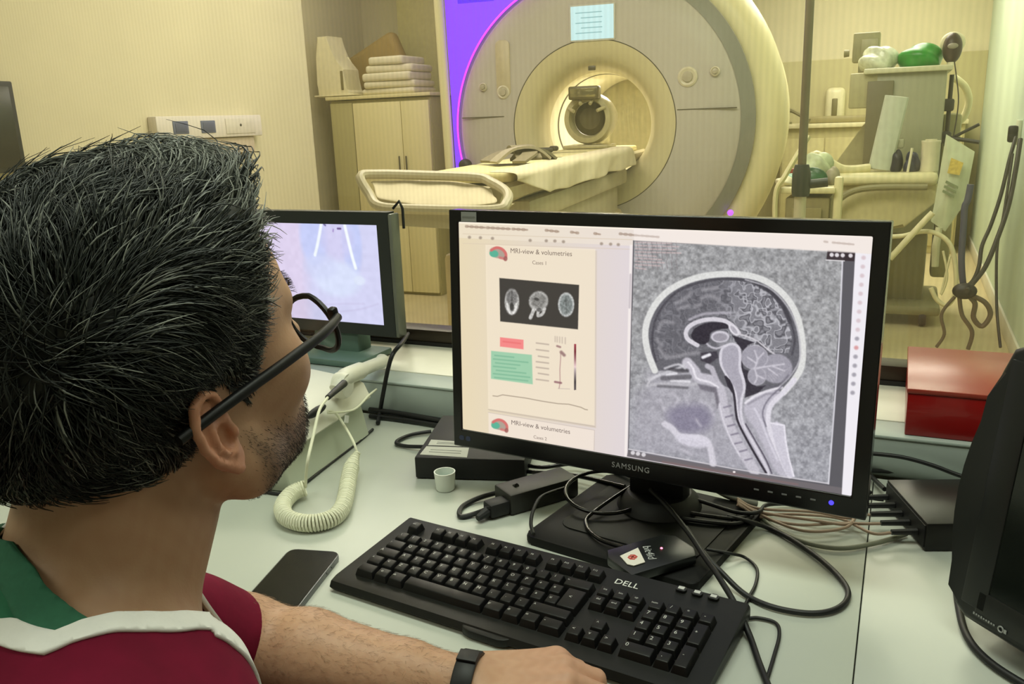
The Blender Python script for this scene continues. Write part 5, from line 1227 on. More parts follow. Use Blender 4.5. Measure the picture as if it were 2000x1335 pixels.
# cisterns, stem, cord
D.poly(B([(400, 620), (470, 612), (480, 640), (440, 670), (400, 655)]), (66, 62, 72), 1, 3); D.stroke(B([(410, 640), (440, 628)]), 6, (232, 230, 236), 1, 3); D.stroke(B([(430, 580), (440, 590), (470, 600), (500, 590)]), 4, (206, 202, 212), .9, 3, 3)
D.poly(B([(583, 640), (590, 690), (612, 700), (618, 745), (650, 772), (690, 765), (655, 800), (596, 822), (604, 760), (580, 700)]), (58, 54, 64), 1, 2)
STEM = [(486, 610), (505, 584), (545, 574), (574, 592), (582, 630), (580, 680), (596, 740), (600, 780), (588, 830), (586, 900), (604, 960), (650, 1040), (705, 1150), (690, 1160), (630, 1050), (575, 950), (560, 880), (552, 800), (520, 740), (488, 680), (482, 640)]
D.poly(B(STEM), (214, 210, 220), 1, 2, 3)
SI = [(496, 616), (512, 594), (542, 585), (564, 600), (570, 640), (568, 690), (584, 745), (588, 785), (576, 830), (574, 900), (590, 960), (640, 1050), (692, 1148), (630, 1045), (584, 950), (568, 880), (560, 800), (528, 735), (498, 676)]
D.poly(B(SI), (172, 168, 180), 1, 2.5, 3)
D.stroke(B([(512, 728), (536, 762), (550, 820), (556, 880), (566, 930), (600, 1000), (650, 1090), (690, 1158)]), 4.2, (54, 50, 60), 1, 2, 4); D.poly(B([(505, 725), (530, 740), (548, 790), (540, 800), (520, 770)]), (54, 50, 60), 1, 2)
D.stroke(B([(600, 940), (640, 1010), (690, 1100), (715, 1160)]), 2.6, (84, 78, 92), .9, 2, 4)
# cerebellum
for c, r in (((640, 640), (58, 54)), ((650, 725), (40, 40)), ((735, 690), (72, 66))): D.ell(B([c])[0], (r[0] * S, r[1] * S), (160, 157, 168), 1, .12)
for P in ([(640, 690), (652, 650), (640, 610)], [(652, 650), (680, 620)], [(645, 665), (610, 640)], [(640, 690), (700, 680), (770, 670)], [(640, 690), (650, 730), (640, 755)], [(648, 720), (680, 735)], [(700, 690), (740, 720)], [(720, 680), (770, 700)]):
    D.stroke(B(P), 3.2, (204, 200, 210), .9, 2.5, 4)
for k in range(9): D.stroke(B([(700 + 10 * k, 720 - 3 * k), (720 + 9 * k, 750 - 8 * k)]), 1.6, (186, 182, 192), .6, 2)
for c, r in (((640, 640), (58, 54)), ((650, 725), (40, 40))):
    D.stroke(B([(c[0] + r[0] * math.cos(a), c[1] + r[1] * math.sin(a)) for a in [2 * PI * i / 24 for i in range(25)]]), 2, (198, 194, 204), .5, 2)
D.stroke(B([(690, 765), (740, 770), (790, 720)]), 3, (96, 92, 104), .6, 3, 3)
# clivus, vertebrae, throat
D.stroke(B([(340, 664), (372, 700), (392, 730), (450, 745), (486, 790), (498, 850), (512, 910), (545, 990), (590, 1070), (640, 1150)]), 20, (196, 192, 202), 1, 4, 4)
D.stroke(B([(345, 662), (366, 690), (384, 735), (440, 752), (478, 775)]), 4, (232, 228, 236), 1, 2.5, 4); D.stroke(B([(430, 680), (450, 690), (470, 740)]), 10, (186, 182, 192), 1, 3)
for x, y in ((520, 862), (528, 905), (538, 946), (552, 985), (568, 1025), (590, 1060), (614, 1098)): D.stroke(B([(x - 16, y + 4), (x + 14, y - 4)]), 3.4, (128, 122, 138), .8, 2.5)
D.stroke(B([(470, 800), (486, 860), (500, 920), (530, 1000), (575, 1085)]), 3, (222, 218, 228), .7, 2, 4)
D.poly(B([(385, 760), (470, 775), (484, 840), (474, 870), (460, 800), (400, 785)]), (112, 108, 118), .9, 4)
# nasal cavity and face
for P, w, c, a in (([(165, 740), (230, 715), (300, 690), (330, 670)], 5, 206, .8), ([(180, 765), (260, 760), (340, 765), (380, 760)], 6, 198, .7), ([(250, 720), (290, 712)], 6, 228, .9), ([(270, 745), (350, 750)], 5, 226, .9), ([(230, 735), (350, 728)], 9, 88, .7), ([(260, 690), (300, 700), (340, 700)], 7, 74, .8), ([(210, 770), (340, 778)], 5, 96, .7), ([(240, 690), (300, 672), (330, 690)], 4, 220, .8), ([(160, 770), (175, 745), (215, 720)], 4, 214, .7)):
    D.stroke(B(P), w, (c, c - 2, c + 4), a, 3.5, 4)
D.poly(B([(250, 900), (300, 860), (400, 855), (450, 900), (430, 960), (350, 985), (290, 970)]), (118, 112, 138), .6, 20, 4)
D.stroke(B([(240, 942), (270, 960), (300, 992), (340, 1000), (400, 1004), (436, 1030), (448, 1075), (455, 1120)]), 12, (214, 210, 220), .95, 4, 4); D.poly(B([(300, 990), (420, 1000), (440, 1040), (360, 1045), (300, 1020)]), (216, 212, 224), .9, 6, 3)
for P in ([(270, 800), (300, 830), (280, 860)], [(330, 810), (345, 850)], [(400, 840), (440, 860), (460, 900)], [(220, 830), (240, 880)], [(300, 1050), (360, 1080)], [(380, 920), (400, 950)]): D.stroke(B(P), 5, (206, 202, 212), .5, 5, 4)
# back of the neck
D.poly(B([(600, 845), (690, 790), (760, 800), (700, 880), (690, 960), (760, 1060), (810, 1170), (740, 1160), (680, 1040), (640, 960), (600, 900)]), (190, 186, 198), 1, 5, 3)
D.stroke(B([(600, 845), (640, 815), (700, 790), (760, 775)]), 5, (226, 222, 230), 1, 3, 4); D.stroke(B([(610, 850), (690, 805), (750, 800)]), 4, (150, 146, 158), .7, 3)
D.stroke(B([(815, 742), (765, 800), (715, 850), (700, 900), (705, 960), (740, 1050), (775, 1130), (795, 1170)]), 10, (222, 218, 228), 1, 3, 4); D.stroke(B([(760, 770), (700, 830), (675, 890), (690, 950)]), 3, (116, 112, 126), .8, 2.5, 4)
D.poly(B([(712, 935), (770, 945), (776, 1010), (790, 1090), (812, 1172), (780, 1165), (740, 1060)]), (206, 202, 214), 1, 3, 2); D.stroke(B([(712, 935), (770, 945), (776, 1010), (790, 1090), (812, 1172)]), 3.4, (230, 226, 236), 1, 2)
D.stroke(B([(640, 870), (670, 930), (700, 1010), (740, 1100)]), 4, (220, 216, 228), .7, 3, 4)
fn = (vnoise(X, Y, 2.4, 21) - .5) * 16; D.C += (fn * mi)[..., None]
# frame of the view
D.stroke([(1647, 500), (1644, 570), (1640, 660), (1630, 800), (1619, 943)], 3, (226, 224, 232), .9, 1.5); D.stroke([(1234, 879), (1440, 916), (1530, 930), (1619, 943)], 2.4, (214, 210, 216), .9, 1.5)
D.poly([(1233, 882), (1440, 920), (1619, 947), (1646, 951), (1645, 966), (1440, 929), (1230, 893)], (112, 106, 110), 1, 1.5); D.stroke([(1300, 903), (1440, 926), (1560, 945)], 3, (140, 108, 108), .6, 3)
for x in (1242, 1252, 1263): D.ell((x, 886 + (x - 1242) * .17), (4.2, 4), (226, 222, 226), .9, .5)
D.ell((1438.5, 922), (2.6, 1.8), (250, 240, 240), 1, .6)
for i in range(9):
    y = 471 + 6.3 * i; D.stroke([(1247, y), (1247 + (70, 84, 78, 88, 40, 50, 56, 48, 20)[i], y + 3)], 2.4, (206, 184, 184), .8, 1.8)
    for k in range(9): D.stroke([(1250 + 9.5 * k + i % 3, y - 1.5), (1250 + 9.5 * k + i % 3, y + 3.5)], 1.1, (128, 116, 120), .7, 1)
D.poly([(1618, 489), (1671, 493), (1669, 511), (1616, 507)], (52, 40, 46), .9, 1.5)
for x in (1626, 1636, 1647, 1662): D.ell((x, 498 + (x - 1626) * .05), (4, 4), (232, 226, 230), .95, .5)
D.stroke([(1615, 508), (1650, 510)], 2, (228, 224, 226), .9, 1)
D.poly([(1671, 494), (1704, 497), (1664, 968), (1644, 965)], (240, 236, 242), 1, 1.5)
D.poly([(1243, 443), (1706, 462), (1704, 497), (1244, 468)], (246, 236, 230), .75, 2)
for (x0, y0, x1, y1) in ((1216, 454, 1255, 458), (1258, 458, 1292, 461), (1612, 472, 1618, 473), (1628, 474, 1668, 478)): D.stroke([(x0, y0), (x1, y1)], 3, (186, 170, 162), .6, 2)
for i in range(16):
    y = 504 + 17.5 * i; x = 1687 - (y - 500) * .082; D.ell((x, y), (4.2, 4), ((206, 120, 120) if i in (0, 5, 10) else (128, 124, 136)) if i > 8 else (206, 180, 186), .65, .8)
D.stroke([(1238, 478), (1233, 700), (1228, 892)], 5, (248, 240, 236), .8, 2); D.stroke([(1237, 535), (1235, 600)], 4, (196, 186, 192), .8, 2)
ms = screen_mesh('screen', SCW, SCH, NX, NY, np.clip(D.C, 0, 255), mon, TILT)
ms['label'] = 'lit screen with a report page and a grey sagittal brain scan'
# page titles as lettering on the screen
Hi = homog([(896.4, 427.7), (1704.8, 462.6), (1662.6, 966.5), (906.5, 841)], [(0, 0), (1, 0), (1, 1), (0, 1)])
def suv(x, y):
    p = Hi @ np.array((x, y, 1.)); return (p[0] / p[2] - .5) * SCW, (.5 - p[1] / p[2]) * SCH
def stext(body, x, y, size, rgb):
    a, b = suv(x, y); m_ = mat('screen_text_' + '%d' % rgb[0], rgb, .5, emit=rgb, estr=1 / 2 ** EXPO)
    m_.node_tree.nodes['Principled BSDF'].inputs['Base Color'].default_value = (0, 0, 0, 1)
    for l in list(m_.node_tree.links):
        if l.to_socket.name == 'Base Color': m_.node_tree.links.remove(l)
    text('page_title', body, size, m_, ms, TR(a, -.0011, b) @ RT(PI / 2), .00005)
stext('MRI-view & volumetries', 1060, 490, .0094, (128, 112, 102)); stext('MRI-view & volumetries', 1060, 836.5, .0094, (126, 112, 106)); stext('Cases 1', 1058, 511, .0070, (140, 124, 112)); stext('Cases 2', 1060, 858, .0066, (142, 126, 118))
# ---- small monitor
NX, NY = 300, 200
uu, vv = np.meshgrid(np.linspace(0, 1, NX), np.linspace(0, 1, NY))
pxr, pxl = 747, 747 - 196 * 1.5 * 1.0
D = Draw(uu * 300 + (747 - 300), 433 + vv * 200)
D.C[:] = (212, 212, 244)
t = np.clip((D.X - 545) / 30, 0, 1); D.C = D.C * t[..., None] + np.array((222, 210, 238)) * (1 - t[..., None])
D.ell((588, 462), (34, 60), (196, 206, 250), .8, .3); D.ell((682, 470), (24, 66), (194, 204, 248), .8, .3)
D.ell((645, 462), (40, 40), (212, 206, 242), .6, .5); D.ell((640, 545), (58, 36), (218, 226, 252), .95, .35); D.ell((600, 520), (40, 26), (210, 216, 248), .7, .5); D.ell((694, 545), (14, 9), (226, 234, 252), .8, .5)
D.stroke([(611, 433), (606, 450), (596, 478), (588, 497)], 7, (246, 252, 255), .95, 3); D.stroke([(669, 436), (675, 468), (681, 498), (687, 520)], 7, (248, 254, 255), .95, 3)
D.stroke([(651, 442), (658, 442)], 4, (92, 66, 120), .8, 2); D.stroke([(640, 444), (639, 448)], 3, (150, 120, 190), .7, 2); D.stroke([(618, 434), (621, 436)], 4, (100, 90, 140), .8, 2)
for P in ([(600, 600), (640, 596), (700, 592)], [(640, 612), (690, 604), (735, 590)]): D.stroke(P, 2.5, (196, 190, 224), .6, 4, 4)
nz = (vnoise(D.X, D.Y, 9, 4) - .5) * 8; D.C += nz[..., None]
s2 = screen_mesh('screen', sw_, sh_, NX, NY, np.clip(D.C, 0, 255), sm_, Matrix.Identity(4), -.0008); s2['label'] = 'pale blue lit screen'
# ------------------------------------------------------------------ the man: one signed-distance body, meshed as a single surface
PH_ = 0.0027                        # body mesh step
def A3(v): return np.array(v, dtype=np.float64)
def frame_from(fwd, up=(0, 0, 1)):
    f = Vector(fwd).normalized(); u = Vector(up); r = f.cross(u).normalized(); u = r.cross(f)
    return Matrix((r, f, u)).transposed()           # columns right, forward, up
# head frame: x right, y forward, z up, origin between the ears
HY, HP, HR = R(30), R(15), R(1)
HEADROT = Matrix.Rotation(-HY, 3, 'Z') @ Matrix.Rotation(HP, 3, 'X') @ Matrix.Rotation(HR, 3, 'Y')
HEADO = atd(345, 853, .466) - HEADROT @ Vector((.0775, -.047, .010))
TY = R(60)
TROT = Matrix.Rotation(-TY, 3, 'Z') @ Matrix.Rotation(R(-8), 3, 'X')
NB = atd(186, 1212, .50)
TORO = NB
Hr, Ho = A3(HEADROT), A3(HEADO); Tr, To = A3(TROT), A3(TORO)
def toH(P): return (P - Ho) @ Hr
def toT(P): return (P - To) @ Tr
def smin(a, b, k):
    h = np.clip(.5 + .5 * (b - a) / k, 0, 1); return b + (a - b) * h - k * h * (1 - h)
def smax(a, b, k): return -smin(-a, -b, k)
def ell(P, c, r):
    r = A3(r); q = (P - A3(c)); k0 = np.sqrt(((q / r) ** 2).sum(1)); k1 = np.sqrt(((q / (r * r)) ** 2).sum(1))
    return np.where(k1 > 1e-9, k0 * (k0 - 1) / np.maximum(k1, 1e-9), -r.min())
def sph(P, c, r): return np.sqrt(((P - A3(c)) ** 2).sum(1)) - r
def cap(P, a, b, ra, rb):
    a, b = A3(a), A3(b); ab = b - a; t = np.clip(((P - a) @ ab) / (ab @ ab), 0, 1)
    return np.sqrt(((P - a - t[:, None] * ab) ** 2).sum(1)) - (ra + (rb - ra) * t)
def pcap(P, pts, rs, k=.0):
    d = None
    for i in range(len(pts) - 1):
        e = cap(P, pts[i], pts[i + 1], rs[i], rs[i + 1]); d = e if d is None else (smin(d, e, k) if k else np.minimum(d, e))
    return d
# ear (right one in its own plane, the left mirrored)
def ear_sdf(Q):
    al = R(16)
    ea = A3((math.sin(al), -math.cos(al) * math.cos(.2), -.12)); ea /= np.linalg.norm(ea)
    en = A3((math.cos(al), math.sin(al), .05)); en -= ea * (en @ ea); en /= np.linalg.norm(en)
    eb = np.cross(en, ea); eb = eb if eb[2] > 0 else -eb
    o = A3((.0755, -.013, -.004)); L = Q - o
    p = np.stack([L @ ea, L @ eb, L @ en], 1) * 1000 / .96       # in mm
    # body of the ear
    d = ell(p, (13, 2, 0), (15, 27, 3.6)); d = smin(d, ell(p, (8, -22, 0.5), (8.5, 9, 3.6)), 4)
    d = smin(d, ell(p, (3, 0, -2), (8, 20, 5)), 5)
    hel = [(3, 3, 2), (0, 12, 3), (3, 24, 3.5), (11, 31, 3.5), (21, 29, 3), (28, 18, 3), (29, 4, 3), (25, -9, 3), (17, -20, 2.5), (10, -29, 2)]
    d = smin(d, pcap(p, hel, [2.2, 2.6, 3.1, 3.4, 3.4, 3.2, 3.0, 2.8, 2.8, 3.2]), 2.2)
    ah = [(11, 21, 2.5), (17, 12, 3.2), (19, 2, 3.6), (17, -8, 3.6), (11, -14, 3.2)]
    d = smin(d, pcap(p, ah, [2.0, 2.6, 2.8, 2.6, 2.6]), 2.0)
    d = smax(d, -ell(p, (9, -3, 4.5), (7.0, 9.5, 6.5)), 2.2)      # concha
    d = smax(d, -ell(p, (14, 24, 3.8), (8, 4.0, 2.4)), 1.5)
    d = smin(d, ell(p, (1.0, -5, 3.2), (3.2, 5, 3.4)), 2)         # tragus
    d = smin(d, ell(p, (8.5, -15.5, 3), (4, 3, 2.5)), 2)          # antitragus
    return d * .00096
def head_sdf(Q, ears=True):
    X = np.stack([np.abs(Q[:, 0]), Q[:, 1], Q[:, 2]], 1)
    d = ell(Q, (0, -.012, .044), (.0765, .0985, .089))
    d = smin(d, ell(Q, (0, .045, .047), (.064, .0575, .056)), .03)
    d = smin(d, ell(Q, (0, .040, -.022), (.060, .056, .068)), .03)
    d = smin(d, cap(X, (.054, -.006, -.040), (.050, .008, -.054), .017, .016), .02)
    d = smin(d, cap(X, (.050, .008, -.056), (.018, .065, -.080), .017, .016), .024)
    d = smin(d, sph(Q, (0, .073, -.080), .0175), .02)
    d = smin(d, ell(Q, (0, .069, -.055), (.032, .030, .032)), .02)
    d = smin(d, sph(X, (.049, .056, -.012), .021), .022)                                   # cheekbones
    d = smin(d, cap(X, (.010, .094, .030), (.046, .077, .030), .009, .008), .014)          # brow
    d = smax(d, -sph(X, (.031, .104, .011), .0155), .012)                                  # eye sockets
    d = smin(d, cap(Q, (0, .094, .018), (0, .119, -.022), .0075, .0095), .012)             # nose
    d = smin(d, sph(X, (.0105, .104, -.026), .0075), .008)
    d = smax(d, -sph(X, (.006, .111, -.034), .0036), .003)
    d = smin(d, ell(Q, (0, .0945, -.0525), (.023, .0085, .0045)), .004); d = smin(d, ell(Q, (0, .0925, -.0625), (.021, .0085, .0055)), .004)
    d = smin(d, sph(X, (.031, .0835, .011), .0122), .003)                                  # eyelids over the eyes
    if ears:
        d = smin(d, ear_sdf(X), .005)
    return d
# joints (world)
LSH = TORO + TROT @ Vector((-.175, -.005, -.084)); RSH = TORO + TROT @ Vector((.175, -.005, -.065))
LEL = onz(468, 1264, DESK + .056); LWR = onz(925, 1348, DESK + .0395)
REL = TORO + TROT @ Vector((.20, .0, -.34)); RWR = TORO + TROT @ Vector((.10, .24, -.40))
# left hand, palm down on the desk, fingers curled
KN = onz(1122, 1316, DESK + .052)                 # ring/little knuckle side
hdir = Vector((KN.x - LWR.x, KN.y - LWR.y, 0)).normalized()
hside = Vector((hdir.y, -hdir.x, 0))              # towards the thumb (to us)
HU = Vector((0, 0, 1))
def HPt(a, b, c): return LWR + hdir * a + hside * b + HU * c
hand = []                                          # (list of points, radii, k)
mcp = [(.079, -.030, .010), (.086, -.010, .014), (.087, .011, .014), (.082, .032, .010)]
for i, (a, b, c) in enumerate(mcp):
    ln = (.030, .037, .040, .036)[i]
    p0 = HPt(a, b, c); p1 = HPt(a + ln * .80, b * 1.08, c - ln * .42); p2 = HPt(a + ln * .95, b * 1.08, c - ln * .42 - .020); p3 = HPt(a + ln * .72, b * 1.05, -.0255)
    if i == 0: p1 = HPt(a + ln * .72, b * 1.05, c - ln * .5)
    r = (.0083, .0092, .0096, .0092)[i]
    hand.append(([HPt(a * .45, b * .7, c * .7), p0, p1, p2, p3], [r * 1.1, r * 1.12, r, r * .9, r * .78]))
thumb = ([HPt(.020, .030, -.006), HPt(.048, .052, -.012), HPt(.074, .060, -.018), HPt(.094, .054, -.024)], [.015, .0125, .0108, .0085])
def arm_sdf(P):
    d = cap(P, LSH, LEL + Vector((0, 0, .01)), .052, .044)
    fm = LEL.lerp(LWR, .3) + Vector((0, 0, .002))
    f = pcap(P, [LEL, fm, LEL.lerp(LWR, .72), LWR], [.043, .0455, .034, .0275], .01)
    d = smin(d, f, .02)
    d = smin(d, ell((P - A3(HPt(.0, 0, 0))) @ A3(Matrix((hdir, hside, HU)).transposed()), (0, 0, 0), (.03, .031, .022)), .015)
    return d
def hand_sdf(P):
    L = (P - A3(LWR)) @ A3(Matrix((hdir, hside, HU)).transposed())
    q = np.abs(L - A3((.045, 0, .002))) - A3((.036, .026, .006))
    d = np.sqrt((np.maximum(q, 0) ** 2).sum(1)) + np.minimum(q.max(1), 0) - .013
    for pts, rs in hand: d = smin(d, pcap(P, pts, rs, .003), .006)
    d = smin(d, pcap(P, thumb[0], thumb[1], .004), .009)
    return d
rh = [RWR + TROT @ Vector((-.02, .09, -.03)), RWR + TROT @ Vector((-.02, .05, -.01))]
def rarm_sdf(P):
    d = cap(P, RSH, REL, .052, .044); d = smin(d, pcap(P, [REL, REL.lerp(RWR, .3), RWR], [.043, .045, .028]), .02)
    d = smin(d, cap(P, RWR, rh[1], .028, .032), .02)
    for i in range(4):
        o = TROT @ Vector((.02 * (i - 1.5), 0, 0))
        d = smin(d, pcap(P, [rh[1] + o * .9, rh[0] + o, rh[0] + o + TROT @ Vector((0, .02, -.035))], [.0095, .009, .0075]), .006)
    d = smin(d, pcap(P, [RWR + TROT @ Vector((-.03, .02, 0)), RWR + TROT @ Vector((-.055, .06, -.01)), RWR + TROT @ Vector((-.05, .09, -.02))], [.014, .011, .009]), .01)
    return d
HN = HEADO + HEADROT @ Vector((0, -.040, -.030)); 
HN2 = HEADO + HEADROT @ Vector((0, -.034, -.07))
NBI = TORO + TROT @ Vector((0, -.012, -.03))
def torso_sdf(P, grow=0.):
    Q = toT(P); X = np.stack([np.abs(Q[:, 0]), Q[:, 1], Q[:, 2]], 1)
    Q = Q + np.stack([np.zeros(len(Q)), np.zeros(len(Q)), .16 * np.clip(-Q[:, 0] - .03, 0, .2)], 1); X = np.stack([np.abs(Q[:, 0]), Q[:, 1], Q[:, 2]], 1)
    d = ell(Q, (0, .004, -.19), (.165, .104, .20))
    d = smin(d, ell(Q, (0, -.045, -.15), (.150, .075, .15)), .05)
    d = smin(d, cap(X, (.03, -.018, -.014), (.165, -.006, -.066), .046, .052), .04)
    d = smin(d, sph(X, (.172, -.005, -.065), .056), .03)
    d = smin(d, ell(X, (.075, .055, -.16), (.07, .045, .07)), .03)
    d = smin(d, cap(Q, (.045, .040, -.028), (.085, .045, -.052), .028, .032), .03)
    d = smin(d, ell(Q, (0, .02, -.38), (.148, .11, .16)), .06)
    d = smin(d, ell(Q, (0, .0, -.52), (.165, .125, .10)), .06)
    return d - grow
def neck_sdf(P):
    d = cap(P, HN, NBI, .053, .053)
    d = smin(d, cap(P, HN2, TORO + TROT @ Vector((0, .004, -.03)), .041, .040), .025)
    return d
def body_sdf(P):
    d = smin(torso_sdf(P), neck_sdf(P), .022)
    d = smin(d, head_sdf(toH(P)), .014)
    d = smin(d, arm_sdf(P), .03); d = smin(d, rarm_sdf(P), .03)
    d = smin(d, hand_sdf(P), .010)
    return d
def cull(f):                                        # chunked evaluation
    def g(P):
        return np.concatenate([f(P[i:i + 200000]) for i in range(0, len(P), 200000)]) if len(P) else np.zeros(0)
    return g
def surface_nets(f, lo, hi, h, blk=8):
    lo = A3(lo); n = np.ceil((A3(hi) - lo) / h / blk).astype(int); N = n * blk
    f = cull(f)
    I = np.stack(np.meshgrid(*[np.arange(k) for k in n], indexing='ij'), -1).reshape(-1, 3)
    cen = lo + (I * blk + blk / 2) * h; dc = f(cen)
    keep = np.abs(dc) < blk * h * .5 * 1.75 + .012
    D = np.full(tuple(N + 1), 1., np.float32)
    neg = I[(~keep) & (dc < 0)]
    for b in neg: D[b[0] * blk:b[0] * blk + blk + 1, b[1] * blk:b[1] * blk + blk + 1, b[2] * blk:b[2] * blk + blk + 1] = -1
    K = I[keep]; off = np.stack(np.meshgrid(*[np.arange(blk + 1)] * 3, indexing='ij'), -1).reshape(-1, 3)
    idx = (K[:, None, :] * blk + off[None]).reshape(-1, 3)
    flat = np.unique(np.ravel_multi_index(idx.T, D.shape)); ijk = np.stack(np.unravel_index(flat, D.shape), 1)
    D.reshape(-1)[flat] = f(lo + ijk * h)
    S = D < 0
    c8 = [(a, b, c) for a in (0, 1) for b in (0, 1) for c in (0, 1)]
    cnt = np.zeros(tuple(N), np.int8)
    for a, b, c in c8: cnt += S[a:a + N[0], b:b + N[1], c:c + N[2]]
    cells = np.argwhere((cnt > 0) & (cnt < 8)); vid = np.full(tuple(N), -1, np.int32); vid[tuple(cells.T)] = np.arange(len(cells))
    acc = np.zeros((len(cells), 3)); w = np.zeros(len(cells))
    for p in c8:
        for ax in range(3):
            if p[ax]: continue
            q = list(p); q[ax] = 1
            d0 = D[cells[:, 0] + p[0], cells[:, 1] + p[1], cells[:, 2] + p[2]]; d1 = D[cells[:, 0] + q[0], cells[:, 1] + q[1], cells[:, 2] + q[2]]
            m = (d0 < 0) != (d1 < 0); t = np.where(m, d0 / np.where(m, d0 - d1, 1), 0)
            pt = np.repeat(A3(p)[None], len(cells), 0); pt[:, ax] = t
            acc += pt * m[:, None]; w += m
    V = lo + (cells + acc / w[:, None]) * h
    F = []
    for ax in range(3):
        b, c = (ax + 1) % 3, (ax + 2) % 3
        sl = [slice(0, N[k]) for k in range(3)]; s1 = list(sl); s1[ax] = slice(1, N[ax] + 1)
        ch = S[tuple(sl)] != S[tuple(s1)]
        E = np.argwhere(ch); E = E[(E[:, b] > 0) & (E[:, c] > 0)]
        if not len(E): continue
        e1 = E.copy(); e1[:, b] -= 1; e2 = E.copy(); e2[:, b] -= 1; e2[:, c] -= 1; e3 = E.copy(); e3[:, c] -= 1
        qd = np.stack([vid[tuple(x.T)] for x in (E, e1, e2, e3)], 1)
        ins = S[tuple(E.T)]
        qd[~ins] = qd[~ins][:, ::-1]
        F.append(qd)
    F = np.concatenate(F); F = F[(F >= 0).all(1)]
    for _ in range(2):                              # settle on the surface
        d = f(V); e = h * .3
        G = np.stack([f(V + A3(o) * e) - f(V - A3(o) * e) for o in ((1, 0, 0), (0, 1, 0), (0, 0, 1))], 1) / (2 * e)
        V = V - np.clip(d, -h, h)[:, None] * G / np.maximum((G ** 2).sum(1), .2)[:, None] * .8
    return V, F
def np_mesh(name, V, F, m, parent, smooth=True):
    me = bpy.data.meshes.new(name); F = np.asarray(F); nv = F.shape[1]
    me.vertices.add(len(V)); me.vertices.foreach_set('co', np.asarray(V, np.float32).ravel())
    me.loops.add(F.size); me.loops.foreach_set('vertex_index', F.astype(np.int32).ravel())
    me.polygons.add(len(F)); me.polygons.foreach_set('loop_start', np.arange(0, F.size, nv, dtype=np.int32))
    me.update(calc_edges=True); me.validate()
    if smooth: me.polygons.foreach_set('use_smooth', [True] * len(me.polygons))
    o = bpy.data.objects.new(name, me); COL.objects.link(o)
    if m: me.materials.append(m)
    if parent: o.parent = parent
    return o
def vcol(o, C):
    a = o.data.color_attributes.new('Col', 'FLOAT_COLOR', 'POINT'); C = np.concatenate([np.asarray(C, np.float32), np.ones((len(C), 1), np.float32)], 1); a.data.foreach_set('color', C.ravel())
def clip_mesh(V, F, g):
    """keep g >= 0; F are quads or triangles"""
    T = F if F.shape[1] == 3 else np.concatenate([F[:, [0, 1, 2]], F[:, [0, 2, 3]]])
    s = g[T] >= 0; k = s.sum(1)
    out = [T[k == 3]]; V = list(map(tuple, V)); new = {}; G = list(g)
    def cut(i, j):
        key = (min(i, j), max(i, j))
        if key not in new:
            t = g[i] / (g[i] - g[j]); a, b = np.array(V[i]), np.array(V[j]); V.append(tuple(a + (b - a) * t)); G.append(0.); new[key] = len(V) - 1
        return new[key]
    ex = []
    for tri, ss in zip(T[(k == 1) | (k == 2)], s[(k == 1) | (k == 2)]):
        p = [int(x) for x in tri]
        if ss.sum() == 1:
            i = int(np.argmax(ss)); a, b, c = p[i], p[(i + 1) % 3], p[(i + 2) % 3]; ex.append((a, cut(a, b), cut(a, c)))
        else:
            i = int(np.argmin(ss)); a, b, c = p[i], p[(i + 1) % 3], p[(i + 2) % 3]; x, y = cut(a, b), cut(c, a); ex += [(x, b, c), (x, c, y)]
    if ex: out.append(np.array(ex))
    Tn = np.concatenate(out); V = np.array(V); G = np.array(G); u = np.unique(Tn); mp = np.full(len(V), -1); mp[u] = np.arange(len(u))
    return V[u], mp[Tn], G[u]

man = thing('person', 'seated man with grey-flecked black hair in a dark red top, seen from behind', 'person', (0, 0, 0))
pts = [HEADO + Vector((.2, .2, .25)), HEADO - Vector((.2, .2, .0)), HPt(.16, .08, .05), HPt(.16, -.08, -.05), RSH - Vector((.09, .09, 0)), LSH + Vector((-.09, .09, 0)), TORO - Vector((.25, .25, .63)), RWR + Vector((.1, .1, -.1)), REL - Vector((.07, .1, .07)), LEL + Vector((0, .08, 0))]
lo = [min(p[i] for p in pts) for i in range(3)]; hi = [max(p[i] for p in pts) for i in range(3)]
BV, BF = surface_nets(body_sdf, lo, hi, PH_)
skin = np_mesh('body', BV, BF, None, man)
# skin colour: warm tan, stubble on the jaw, redder ears and knuckles
HB = toH(BV); hx = np.abs(HB[:, 0])
base = A3(lin((190, 150, 120))); C = np.repeat(base[None], len(BV), 0)
def mixc(C, col, w): return C * (1 - w[:, None]) + A3(lin(col))[None] * w[:, None]
def sst(a, b, x): t = np.clip((x - a) / (b - a), 0, 1); return t * t * (3 - 2 * t)
inhead = sst(-.16, -.13, HB[:, 2]) * sst(.19, .16, np.linalg.norm(HB, axis=1))
nz1 = np.sin(BV[:, 0] * 310 + np.sin(BV[:, 1] * 270) * 2) * np.sin(BV[:, 2] * 290 + np.sin(BV[:, 0] * 190) * 2)
def beardmask(Q):
    ax = np.abs(Q[:, 0])
    line = -.030 - .018 * sst(.015, .075, Q[:, 1]) + .018 * sst(.02, -.005, Q[:, 1])
    m = sst(-.004, .020, line - Q[:, 2]) * sst(-.006, .008, Q[:, 1] - .002 + (Q[:, 2] + .05) * .0) * sst(-.135, -.115, Q[:, 2])
    mus = sst(.03, .022, ax) * sst(.080, .088, Q[:, 1]) * sst(-.052, -.046, Q[:, 2]) * sst(-.034, -.040, Q[:, 2])
    lips = sst(.024, .018, ax) * sst(.0895, .0935, Q[:, 1]) * sst(-.068, -.064, Q[:, 2]) * sst(-.048, -.052, Q[:, 2])
    under = sst(-.135, -.105, Q[:, 2])
    return np.clip(np.maximum(m, mus) - lips, 0, 1) * under
bm_ = beardmask(HB) * inhead
